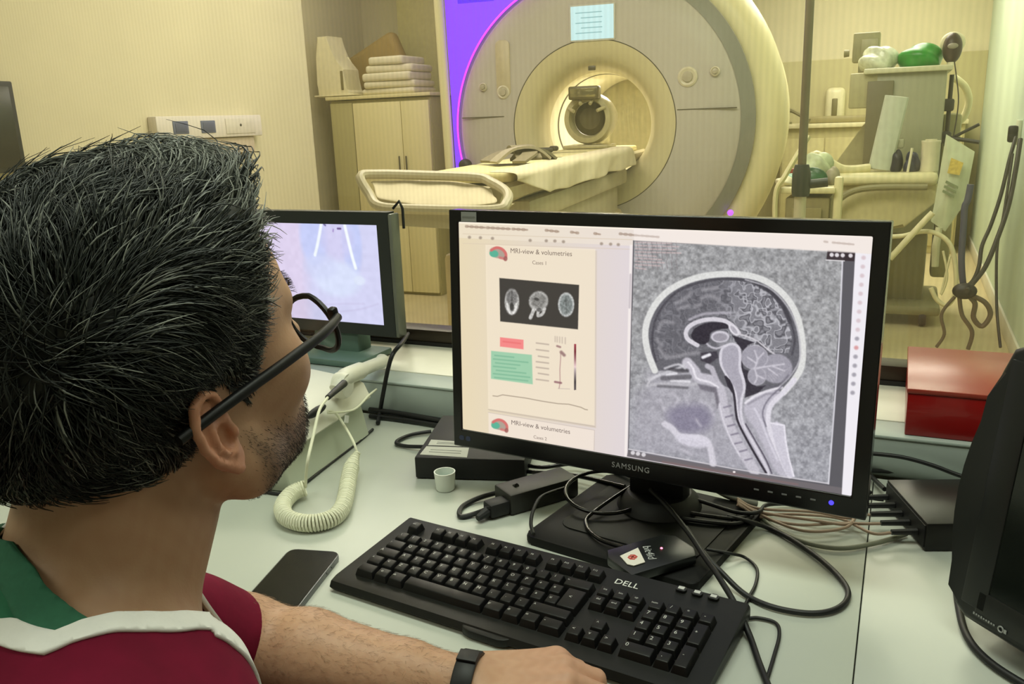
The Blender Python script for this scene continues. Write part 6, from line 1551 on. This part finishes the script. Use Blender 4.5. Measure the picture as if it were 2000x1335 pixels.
earw = sst(.072, .080, hx) * sst(.05, .03, np.abs(HB[:, 2] + .005)) * sst(.04, .025, np.abs(HB[:, 1] + .01)) * inhead
C = mixc(C, (204, 140, 112), earw * .8)
C = mixc(C, (206, 158, 132), sst(.0, .09, (BV - A3(LWR)) @ A3(hdir)) * sst(.2, .1, np.linalg.norm(BV - A3(HPt(.08, 0, 0)), axis=1)) * .8)
C = mixc(C, (168, 118, 88), (.25 + .25 * nz1).clip(0, 1) * .5)
C = mixc(C, (92, 70, 56), bm_ * .72)
vcol(skin, C)
m_skin = attr_mat('skin', rough=.48, spec=.35)
_b = m_skin.node_tree.nodes['Principled BSDF']; _b.inputs['Subsurface Weight'].default_value = .12; _b.inputs['Subsurface Radius'].default_value = (.8, .3, .18); _b.inputs['Subsurface Scale'].default_value = .004
_n = m_skin.node_tree.nodes.new('ShaderNodeTexNoise'); _n.inputs['Scale'].default_value = 420; _n.inputs['Detail'].default_value = 3
_tc = m_skin.node_tree.nodes.new('ShaderNodeTexCoord'); m_skin.node_tree.links.new(_tc.outputs['Object'], _n.inputs['Vector'])
_bp = m_skin.node_tree.nodes.new('ShaderNodeBump'); _bp.inputs['Strength'].default_value = .25; _bp.inputs['Distance'].default_value = .0006
m_skin.node_tree.links.new(_n.outputs['Fac'], _bp.inputs['Height']); m_skin.node_tree.links.new(_bp.outputs['Normal'], _b.inputs['Normal'])
skin.data.materials.append(m_skin)
# eyes
for sx in (-1, 1):
    e = MB().ball((0, 0, 0), (.0122, .0122, .0122), 20, 14).build('eyeball', mat('eye_white', (222, 216, 208), .2), man)
    e.matrix_local = Matrix.Translation(HEADO + HEADROT @ Vector((sx * .031, .0825, .011)))
    i_ = MB().ball((0, .0118, 0), (.0056, .0018, .0056), 16, 8).build('iris', mat('iris_brown', (70, 46, 30), .2), e)

# ------------------------------------------------------------------ clothes
def scrub_hole(P):
    """>0 where the dark red top has cloth"""
    Q = toT(P); x, y, z = np.abs(Q[:, 0]), Q[:, 1], Q[:, 2]
    an = np.degrees(np.arctan2(y - .01, x)); r = np.sqrt(x * x + (y - .01) ** 2)
    g1 = (r - np.interp(an, [-90, -70, -46, -35, -26, -19, -6, 10, 30, 44, 60, 90], [.080, .076, .0695, .073, .0755, .069, .062, .0585, .0585, .062, .062, .062])) * .95
    g2 = np.where(y > .055, (x - .048 * np.clip((z + .15) / .15, -.3, 1.0)) * .9, 1.)
    return smin(g1, g2, .008)
def tee_hole(P):
    Q = toT(P); x, y, z = np.abs(Q[:, 0]), Q[:, 1], Q[:, 2]
    an = np.degrees(np.arctan2(y - .0, x))
    return np.interp(an, [-90, -52, -22, 0, 20, 45, 90], [.056, .049, .038, .027, .012, -.02, -.07]) - z
def lsleeve(P, g):
    ax = (LEL - LSH); t = ((P - A3(LSH)) @ A3(ax)) / ax.length_squared
    return cap(P, LSH, LSH.lerp(LEL, .9) + Vector((0, 0, .006)), .057 + g, .048 + g), t
def rsleeve(P, g):
    ax = (REL - RSH); t = ((P - A3(RSH)) @ A3(ax)) / ax.length_squared
    return cap(P, RSH, RSH.lerp(REL, .9), .058 + g, .056 + g), t
def wrinkle(P):
    Q = toT(P)
    return .0022 * np.sin(Q[:, 0] * 38 + 3 * np.sin(Q[:, 2] * 22) + Q[:, 1] * 30) + .0014 * np.sin(Q[:, 2] * 60 + Q[:, 0] * 25 + 2 * np.sin(Q[:, 1] * 35))
def scrub_sdf(P):
    d = smin(torso_sdf(P), neck_sdf(P) + .012, .03) - .0085
    a, _ = lsleeve(P, .002); b, _ = rsleeve(P, .002)
    d = smin(d, a, .03); d = smin(d, b, .03)
    return d + wrinkle(P) * .7
CV, CF = surface_nets(scrub_sdf, [lo[0], lo[1], lo[2] + .02], [hi[0], hi[1], TORO.z + .12], .0045)
ga = scrub_hole(CV)
_, tl = lsleeve(CV, 0); _, tr2 = rsleeve(CV, 0)
dl = cap(CV, LSH, LEL, .075, .085); dr2 = cap(CV, RSH, REL, .075, .085)
gl_ = np.where((dl < 0) & (tl > .55), (.86 - tl) * .25, 1.); gr_ = np.where((dr2 < 0) & (tr2 > .55), (.8 - tr2) * .25, 1.)
gz = CV[:, 2] - (TORO.z - .54)
V1, F1, G1 = clip_mesh(CV, CF, np.minimum(np.minimum(ga, gz), np.minimum(gl_, gr_)))
m_red_cloth = mat('dark_red_cotton', (110, 10, 42), .85, var=.10, scale=60, bump=.25, spec=.2)
ga1 = scrub_hole(V1)
V2, F2, _ = clip_mesh(V1, F1, ga1 - .0105)
top = np_mesh('scrub_top', V2, F2, m_red_cloth, man); top['label'] = 'dark red short-sleeved scrub top'
md = top.modifiers.new('t', 'SOLIDIFY'); md.thickness = .0018; md.offset = -1
V3, F3, _ = clip_mesh(V1, F1, np.minimum(.0115 - ga1, ga1 + 1))
band = np_mesh('neck_band', V3, F3, mat('white_piping', (244, 242, 238), .8, var=.04, scale=60, bump=.3), top); band['label'] = 'white neckline band'
md = band.modifiers.new('t', 'SOLIDIFY'); md.thickness = .003; md.offset = .4
def tee_sdf(P):
    return smin(torso_sdf(P), neck_sdf(P) + .002, .03) - .0035
TV_, TF_ = surface_nets(tee_sdf, [TORO.x - .17, TORO.y - .17, TORO.z - .2], [TORO.x + .17, TORO.y + .17, TORO.z + .1], .0045)
gt = tee_hole(TV_)
V4, F4, _ = clip_mesh(TV_, TF_, np.minimum(gt, .006 - scrub_hole(TV_)))
gt4 = tee_hole(V4)
m_tee = mat('green_cotton', (52, 112, 84), .85, var=.08, scale=80, bump=.25, spec=.2)
tee = np_mesh('undershirt', V4, F4, m_tee, man); tee['label'] = 'green round-neck undershirt'
md = tee.modifiers.new('t', 'SOLIDIFY'); md.thickness = .0022; md.offset = 1
V5, F5, _ = clip_mesh(V4, F4, np.minimum(.0125 - gt4, .03 - toT(V4)[:, 1]))
rib = np_mesh('collar_rib', V5, F5, mat('green_rib', (46, 104, 78), .85, var=.06, scale=200, bump=.3), tee)
md = rib.modifiers.new('t', 'SOLIDIFY'); md.thickness = .0046; md.offset = 1
# trousers and shoes below the desk
HIP = TORO + TROT @ Vector((0, 0, -.52))
LY = R(27); tf = Vector((math.sin(LY), math.cos(LY), 0)); tr3 = Vector((math.cos(LY), -math.sin(LY), 0))
legs = []
for s in (-1, 1):
    h = HIP + tr3 * (.09 * s) + Vector((0, 0, -.03)); k = h + tf * .40 + tr3 * (.05 * s); k.z = .50; a_ = k + tf * .04; a_.z = .10
    legs.append((h, k, a_))
def trous(P):
    d = ell(toT(P), (0, 0, -.53), (.175, .135, .11))
    for h, k, a_ in legs: d = smin(d, pcap(P, [h, k, a_], [.088, .066, .055], .03), .04)
    return d
ql = [p for l in legs for p in l]
lo2 = [min(p[i] for p in ql) - .22 for i in range(3)]; hi2 = [max(p[i] for p in ql) + .22 for i in range(3)]
lo2[2] = .085; hi2[2] = HIP.z + .16
V6, F6 = surface_nets(trous, lo2, hi2, .011)
np_mesh('trousers', V6, F6, mat('dark_red_trousers', (112, 14, 40), .85, var=.08, scale=40), man)['label'] = 'dark red scrub trousers'
for h, k, a_ in legs:
    sh = MB(); sh.ball((0, .05, .045), (.048, .135, .05), 20, 12); s_ = sh.build('shoe', mat('shoe_white', (210, 210, 205), .6), man)
    s_.matrix_local = TR(a_.x, a_.y, 0) @ RT(0, 0, -LY)

# ------------------------------------------------------------------ hair
def march(dirs, cen):
    """distance from cen (head frame) to the skull along dirs"""
    t = np.full(len(dirs), .16)
    for _ in range(24): t = t - head_sdf(cen + dirs * t[:, None], False) * .9
    return t
CEN = A3((0, -.005, .035))
def hairline(Q):
    """>0 inside the hair, head-frame skull points"""
    ax, y, z = np.abs(Q[:, 0]), Q[:, 1], Q[:, 2]
    front = .104 - .016 * sst(.0, .04, ax) * 0 - y - .30 * np.clip(ax - .035, 0, 1) + (z - .07) * .55       # forehead edge
    side = z - np.interp(y, [-.13, -.085, -.055, -.035, -.022, -.008, .004, .012, .024, .036, .048, .060, .075], [-.062, -.060, -.050, -.022, .018, .024, .004, -.006, .016, .044, .066, .078, .084])
    return np.minimum(front, side)
UP = A3((0, 0, 1))
WH = A3((.060, -.088, .046)); WH = WH / np.linalg.norm(WH)               # crown whorl
def hthick(Q, hl):
    z, y = Q[:, 2], Q[:, 1]
    t = .0035 + .013 * sst(.03, .105, z + .2 * np.clip(-y, 0, .1)) + .010 * sst(-.02, -.09, y) * sst(-.05, .02, z) * sst(.12, .06, z)
    t += .017 * sst(.0, .055, y) * sst(.062, .095, z) - .007 * sst(-.01, -.07, y) * sst(.06, .10, z)
    return t * sst(-.002, .022, hl)
nu, nvv = 220, 130
th = np.linspace(0, PI, nvv); phh = np.linspace(0, 2 * PI, nu, endpoint=False)
TT, PP = np.meshgrid(th, phh, indexing='ij')
DD = np.stack([np.sin(TT) * np.cos(PP), np.sin(TT) * np.sin(PP), np.cos(TT)], -1).reshape(-1, 3)
tt_ = march(DD, CEN); SK = CEN + DD * tt_[:, None]; hl = hairline(SK); tk_ = hthick(SK, hl)
def noise3(P, f, s):
    return (np.sin(P[:, 0] * f + s + 2 * np.sin(P[:, 1] * f * .7 + s * 2)) * np.sin(P[:, 1] * f * 1.1 + s * 3 + 1.5 * np.sin(P[:, 2] * f * .8)) + np.sin(P[:, 2] * f * .9 + s * 5 + 2 * np.sin(P[:, 0] * f * .6))) / 2
tk2 = tk_ * (.52 + .10 * noise3(SK, 90, 1.3) + .12 * noise3(SK, 170, 4.1))
HSV = SK + DD * (tk2 - .0006)[:, None]
HF = []
for i in range(nvv - 1):
    for j in range(nu):
        q = (j + 1) % nu; HF.append((i * nu + j, i * nu + q, (i + 1) * nu + q, (i + 1) * nu + j))
HF = np.array(HF)[:, ::-1]
Vh, Fh, _ = clip_mesh(HSV, HF, hl + .0005)
HV = [Vh]; HFc = [Fh]; HCc = []
def greyness(Q):
    ax, y, z = np.abs(Q[:, 0]), Q[:, 1], Q[:, 2]
    g = .17 + .83 * sst(.005, .060, y) * sst(-.01, .03, z) + .30 * sst(-.02, .03, y) * sst(.06, .02, z) + .12 * sst(.09, .12, z) * sst(-.02, .05, y)
    return np.clip(g, 0, .9)
dark = A3(lin((24, 27, 24)))
_g = greyness(Vh)[:, None] * .35; HCc.append((dark * .8)[None] * (1 - _g) + A3(lin((120, 120, 112)))[None] * _g)
# strands
NS_ = 27000
d = rng.normal(size=(NS_ * 2, 3)); d /= np.linalg.norm(d, axis=1)[:, None]; d = d[d[:, 2] > -.95]
t = march(d, CEN); S0 = CEN + d * t[:, None]; h0_ = hairline(S0); k = h0_ > .0; S0, d, h0_ = S0[k][:NS_], d[k][:NS_], h0_[k][:NS_]
n = len(S0); e = .001
Nn = np.stack([head_sdf(S0 + A3(o) * e, False) - head_sdf(S0 - A3(o) * e, False) for o in ((1, 0, 0), (0, 1, 0), (0, 0, 1))], 1); Nn /= np.linalg.norm(Nn, axis=1)[:, None]
flow = d - WH[None] * 1.0; 
flow = flow + A3((0, 0, -.55))[None] * sst(.07, .0, S0[:, 2])[:, None] + A3((.25, .5, 0))[None] * sst(.09, .12, S0[:, 2])[:, None]
clump = np.stack([noise3(S0, 55, 2.2), noise3(S0, 60, 7.7), noise3(S0, 50, 3.9)], 1) * .8 + np.stack([noise3(S0, 130, 5.2), noise3(S0, 120, 1.7), noise3(S0, 140, 9.9)], 1) * .55
wd_ = np.exp(-(np.linalg.norm(d - WH[None], axis=1) / .34) ** 2)[:, None]
flow = flow / np.linalg.norm(flow, axis=1)[:, None]; flow = flow * (1 - .55 * wd_) + np.cross(WH[None], flow) * .8 * wd_ + clump * (1 - .4 * wd_) + rng.normal(size=(n, 3)) * (.14 + 1.6 * np.exp(-(np.linalg.norm(d - WH[None], axis=1) / .22) ** 2)[:, None])
flow -= Nn * (flow * Nn).sum(1)[:, None]; flow /= np.linalg.norm(flow, axis=1)[:, None]
tkS = hthick(S0, h0_)
topw = sst(.04, .10, S0[:, 2] + .2 * np.clip(-S0[:, 1], 0, .1))
Ln = (.008 + .030 * sst(.0, .05, h0_) * (.4 + .6 * topw)) * rng.uniform(.7, 1.3, n)
lift = tkS * (rng.uniform(.45, 1.1, n) + .22 * noise3(S0, 110, 8.3)) + .0012
SEG = 6
stick = np.where(rng.uniform(size=n) < .10, rng.uniform(.0, .012, n), rng.uniform(-.001, .002, n)) * topw
paths = []
side_ = np.cross(Nn, flow)
curl = rng.uniform(-.5, .5, n) + noise3(S0, 80, 6.1) * 1.3
for i in range(SEG + 1):
    s = i / SEG
    along = Ln * (s ** 1.05)
    hgt_ = lift * (np.sin(min(1, s * 1.6) * PI / 2)) * (1 - .25 * max(0, s - .6))
    base_ = S0 + flow * along[:, None] + side_ * (curl * Ln * s * s * .6)[:, None]
    # follow the skull: project the base point back
    dv = base_ - CEN; L_ = np.linalg.norm(dv, axis=1); dn = dv / L_[:, None]
    dd_ = head_sdf(base_, False)
    base_ = base_ - dn * dd_[:, None] * 1.0
    paths.append(base_ + dn * (hgt_ + stick * s ** 2.2)[:, None])
paths = np.stack(paths, 1)                           # n, SEG+1, 3
g_ = greyness(S0) * (1 + .9 * noise3(S0, 240, 3.3)) > rng.uniform(size=n)
val = rng.uniform(.7, 1.35, n)
colS = A3(lin((30, 35, 31)))[None] * val[:, None]
greyc = A3(lin((128, 131, 123)))[None] * rng.uniform(.5, 1.25, n)[:, None]  # grey hairs, brightened to carry the hair's highlights as well
colS = np.where(g_[:, None], greyc, colS)
def strands(paths, r0, r1, cols):
    n, m, _ = paths.shape
    tan = np.gradient(paths, axis=1); tan /= np.maximum(np.linalg.norm(tan, axis=2, keepdims=True), 1e-9)
    ref = A3((.3, .2, .93)); a = np.cross(tan, ref); a /= np.maximum(np.linalg.norm(a, axis=2, keepdims=True), 1e-9); b = np.cross(tan, a)
    rad = (r0[:, None] * (1 - np.linspace(0, 1, m)[None] ** 1.5) + r1 * np.linspace(0, 1, m)[None] ** 1.5)[..., None]
    rings = [paths + rad * (a * math.cos(x) + b * math.sin(x)) for x in (0, 2 * PI / 3, 4 * PI / 3)]
    V = np.stack(rings, 2).reshape(-1, 3)
    base = (np.arange(n)[:, None] * m + np.arange(m - 1)[None]) * 3
    F = []
    for j in range(3):
        q = (j + 1) % 3; F.append(np.stack([base + j, base + q, base + 3 + q, base + 3 + j], -1).reshape(-1, 4))
    return V, np.concatenate(F), np.repeat(cols, m * 3, 0)
SV, SF, SCc = strands(paths, rng.uniform(.0003, .0009, n), .00014, colS)
def hw(P): return P @ Hr.T + Ho
m_hair = attr_mat('hair', rough=.42, spec=.4)
hair_cap = np_mesh('hair', hw(Vh), Fh, m_hair, man); vcol(hair_cap, HCc[0]); hair_cap['label'] = 'short black hair, grey towards the forehead'
hs = np_mesh('hair_strands', hw(SV), SF, m_hair, hair_cap); vcol(hs, SCc); hs['kind'] = 'stuff'
# beard and brow stubble, arm hair
def stub(P0, N0, D0, L, r, cols, par, name, m=3):
    paths = np.stack([P0 + N0 * (L * (.15 + .6 * s))[:, None] + D0 * (L * s)[:, None] for s in np.linspace(0, 1, m)], 1)
    V, F, Cc = strands(paths, r, .00006, cols); o = np_mesh(name, V, F, m_hair, par); vcol(o, Cc); o['kind'] = 'stuff'; return o
nrmB = np.zeros((len(skin.data.vertices), 3), np.float32); skin.data.vertices.foreach_get('normal', nrmB.ravel()) if False else None
_buf = np.zeros(len(skin.data.vertices) * 3, np.float32); skin.data.vertices.foreach_get('normal', _buf); nrmB = _buf.reshape(-1, 3)
def pick(w, n_, lim=1.):
    p = w / w.sum(); return rng.choice(len(w), size=n_, p=p)
ib = pick(bm_, 8500); jit = rng.normal(size=(len(ib), 3)) * .0012
down = A3(HEADROT @ Vector((0, .25, -1)))
D0 = down[None] + rng.normal(size=(len(ib), 3)) * .35; D0 -= nrmB[ib] * (D0 * nrmB[ib]).sum(1)[:, None]; D0 /= np.linalg.norm(D0, axis=1)[:, None]
jit -= nrmB[ib] * (jit * nrmB[ib]).sum(1)[:, None]
front = sst(.03, .08, HB[ib][:, 1])
cb = A3(lin((46, 34, 26)))[None] * rng.uniform(.6, 1.6, len(ib))[:, None]
stub(BV[ib] + jit, nrmB[ib], D0, (.0014 + .0016 * front) * rng.uniform(.7, 1.3, len(ib)), np.full(len(ib), .00013), cb, man, 'beard')
wb_ = sst(.010, .016, hx) * sst(.052, .044, hx) * sst(.006, .003, np.abs(HB[:, 2] - .031 - .004 * (hx > .03))) * sst(.06, .07, HB[:, 1]) * inhead
if wb_.sum() > 0:
    ie = pick(wb_, 500); sgn = np.sign(HB[ie][:, 0])
    D0 = (np.stack([sgn, -.2 + 0 * sgn, .2 + 0 * sgn], 1)) @ Hr.T + rng.normal(size=(500, 3)) * .25; D0 -= nrmB[ie] * (D0 * nrmB[ie]).sum(1)[:, None]; D0 /= np.linalg.norm(D0, axis=1)[:, None]
    stub(BV[ie], nrmB[ie], D0, np.full(500, .005), np.full(500, .00014), np.repeat(dark[None], 500, 0), man, 'eyebrows')
ta = ((BV - A3(LEL)) @ A3(LWR - LEL)) / (LWR - LEL).length_squared
wa_ = ((np.abs(arm_sdf(BV)) < .004) & (ta > .02) & (ta < .97) & (nrmB[:, 2] > -.3)).astype(float)
ia = pick(wa_, 2400)
D0 = A3((LWR - LEL).normalized())[None] + rng.normal(size=(2400, 3)) * .45; D0 -= nrmB[ia] * (D0 * nrmB[ia]).sum(1)[:, None]; D0 /= np.linalg.norm(D0, axis=1)[:, None]
stub(BV[ia], nrmB[ia] * .35, D0, rng.uniform(.003, .008, 2400), np.full(2400, .00007), A3(lin((116, 88, 64)))[None] * rng.uniform(.7, 1.3, 2400)[:, None], man, 'forearm_hair')

# ------------------------------------------------------------------ glasses and wristband
def hwp(x, y, z): return HEADO + HEADROT @ Vector((x, y, z))
gls = thing('eyeglasses', 'black-framed eyeglasses worn by the man, temple over his right ear', 'eyeglasses', tuple(HEADO)); gls.rotation_euler = HEADROT.to_euler()
m_gl = mat('glasses_black', (10, 10, 11), .45, spec=.3)
lens_m = bpy.data.materials.new('clear_lens'); lens_m.use_nodes = True; _t = lens_m.node_tree; _t.nodes.remove(_t.nodes['Principled BSDF'])
_a = _t.nodes.new('ShaderNodeBsdfTransparent'); _g = _t.nodes.new('ShaderNodeBsdfGlossy'); _g.inputs['Roughness'].default_value = .02; _x = _t.nodes.new('ShaderNodeMixShader'); _x.inputs[0].default_value = .05
_t.links.new(_a.outputs[0], _x.inputs[1]); _t.links.new(_g.outputs[0], _x.inputs[2]); _t.links.new(_x.outputs[0], _t.nodes['Material Output'].inputs[0])
gz_ = .000; gy_ = .118
for sx in (-1, 1):
    rim = [(sx * (.034 + .0275 * math.cos(a) * (1 if math.cos(a) * sx < 0 else 1)), gy_ - .010 * abs(math.cos(a)) * (1 if math.cos(a) > 0 else 0) - .0, gz_ - .0095 + .021 * math.sin(a) * (1 if math.sin(a) > 0 else 1.05)) for a in [2 * PI * i / 28 for i in range(28)]]
    MB().ring(rim, .0022, 8).build('rim', m_gl, gls)
    vs = [p for p in rim]; c = (sx * .034, gy_ - .003, gz_ - .0095)
    ln = MB().add([c] + vs + [(p[0], p[1] + .0012, p[2]) for p in [c] + vs], [(0, 1 + (i + 1) % 28, 1 + i) for i in range(28)] + [(29, 30 + i, 30 + (i + 1) % 28) for i in range(28)] + [(1 + i, 1 + (i + 1) % 28, 30 + (i + 1) % 28, 30 + i) for i in range(28)])
    lm = glass_lens if False else None
    o = ln.build('lens', lens_m, gls)
    tp = spline([(sx * .0655, gy_ - .010, gz_ + .003), (sx * .0745, gy_ - .034, gz_ + .005), (sx * .0800, .045, gz_ + .008), (sx * .0835, .005, gz_ + .011), (sx * .0838, -.022, gz_ + .0115), (sx * .0825, -.050, gz_ + .0105)], 8)
    MB().tube(tp, [.0034] * len(tp), 12, flat=1.).build('temple', m_gl, gls)
    MB().box((sx * .0625, gy_ - .010, gz_ + .006), (.006, .006, .008), bev=.0015).build('hinge', m_gl, gls)
MB().tube(spline([(-.0075, gy_, gz_ + .003), (0, gy_ + .003, gz_ + .006), (.0075, gy_, gz_ + .003)], 6), .002, 8).build('bridge', m_gl, gls)
wc = LEL.lerp(LWR, .975); wax = (LWR - LEL).normalized()
wb2 = thing('wristband', 'black rubber wristband on the left wrist of the man', 'wristband', tuple(wc))
u_ = wax.cross(Vector((0, 0, 1))).normalized(); v__ = u_.cross(wax)
prof = []
WMx = Matrix((u_, v__, wax)).transposed().to_4x4()
MB().lathe([(.0318, -.0095), (.0345, -.0095), (.0355, -.008), (.0355, .008), (.0345, .0095), (.0318, .0095), (.0318, -.0095)], 40, WMx, caps=False).build('strap', mat('rubber_black', (18, 18, 18), .55), wb2)
MB().box((0, 0, 0), (.016, .003, .019), bev=.001, M=WMx @ TR(0, .0362, 0)).build('buckle_plate', mat('rubber_black', (18, 18, 18)), wb2)
# ------------------------------------------------------------------ lights of the two rooms
def area(name, loc, sx, sy, energy, rgb, rot=(0, 0, AW)):
    l = bpy.data.lights.new(name, 'AREA'); l.shape = 'RECTANGLE'; l.size = sx; l.size_y = sy; l.energy = energy; l.color = lin(rgb)
    o = bpy.data.objects.new(name, l); COL.objects.link(o); o.location = loc; o.rotation_euler = rot; return o
WARM = (255, 250, 234)
area('scanner_ceiling_lamp', W(-1.6, 3.1, 2.72), 1.6, .9, 40, WARM)
area('scanner_ceiling_lamp.001', W(-2.5, 3.9, 2.72), .6, .8, 8, WARM)
area('scanner_ceiling_lamp.002', W(-.5, 7.0, 2.72), 1.2, 2.2, 62, WARM)
area('scanner_ceiling_lamp.003', W(-.4, 3.8, 2.72), .8, 1.2, 22, (245, 250, 225))
area('scanner_ceiling_lamp.004', W(-3.6, 5.0, 2.72), .6, .9, 9, WARM)
area('control_ceiling_lamp', W(-.3, .75, 2.58), 1.2, .6, 17, (240, 250, 232))
area('control_ceiling_lamp.001', W(-1.5, -.6, 2.58), 1.2, .6, 12, (240, 248, 226))
area('control_ceiling_lamp.002', W(1.2, .7, 2.58), .6, .6, 5, (240, 248, 230))
bl_ = gl(0, .55, HZ + .33); area('scanner_bore_lamp', bl_, .25, .7, 8, (255, 250, 232), (0, 0, GA))
w = bpy.data.worlds.new('world'); SC.world = w; w.use_nodes = True
w.node_tree.nodes['Background'].inputs[0].default_value = (.8, .85, .8, 1); w.node_tree.nodes['Background'].inputs[1].default_value = .05
SC.view_settings.view_transform = 'Standard'; SC.view_settings.look = 'None'; SC.view_settings.gamma = 1; SC.view_settings.exposure = 0.35
SC.view_settings.use_curve_mapping = False
SC.cycles.max_bounces = 8; SC.cycles.transparent_max_bounces = 12; SC.cycles.use_denoising = True
SC.cycles.caustics_reflective = False; SC.cycles.caustics_refractive = False
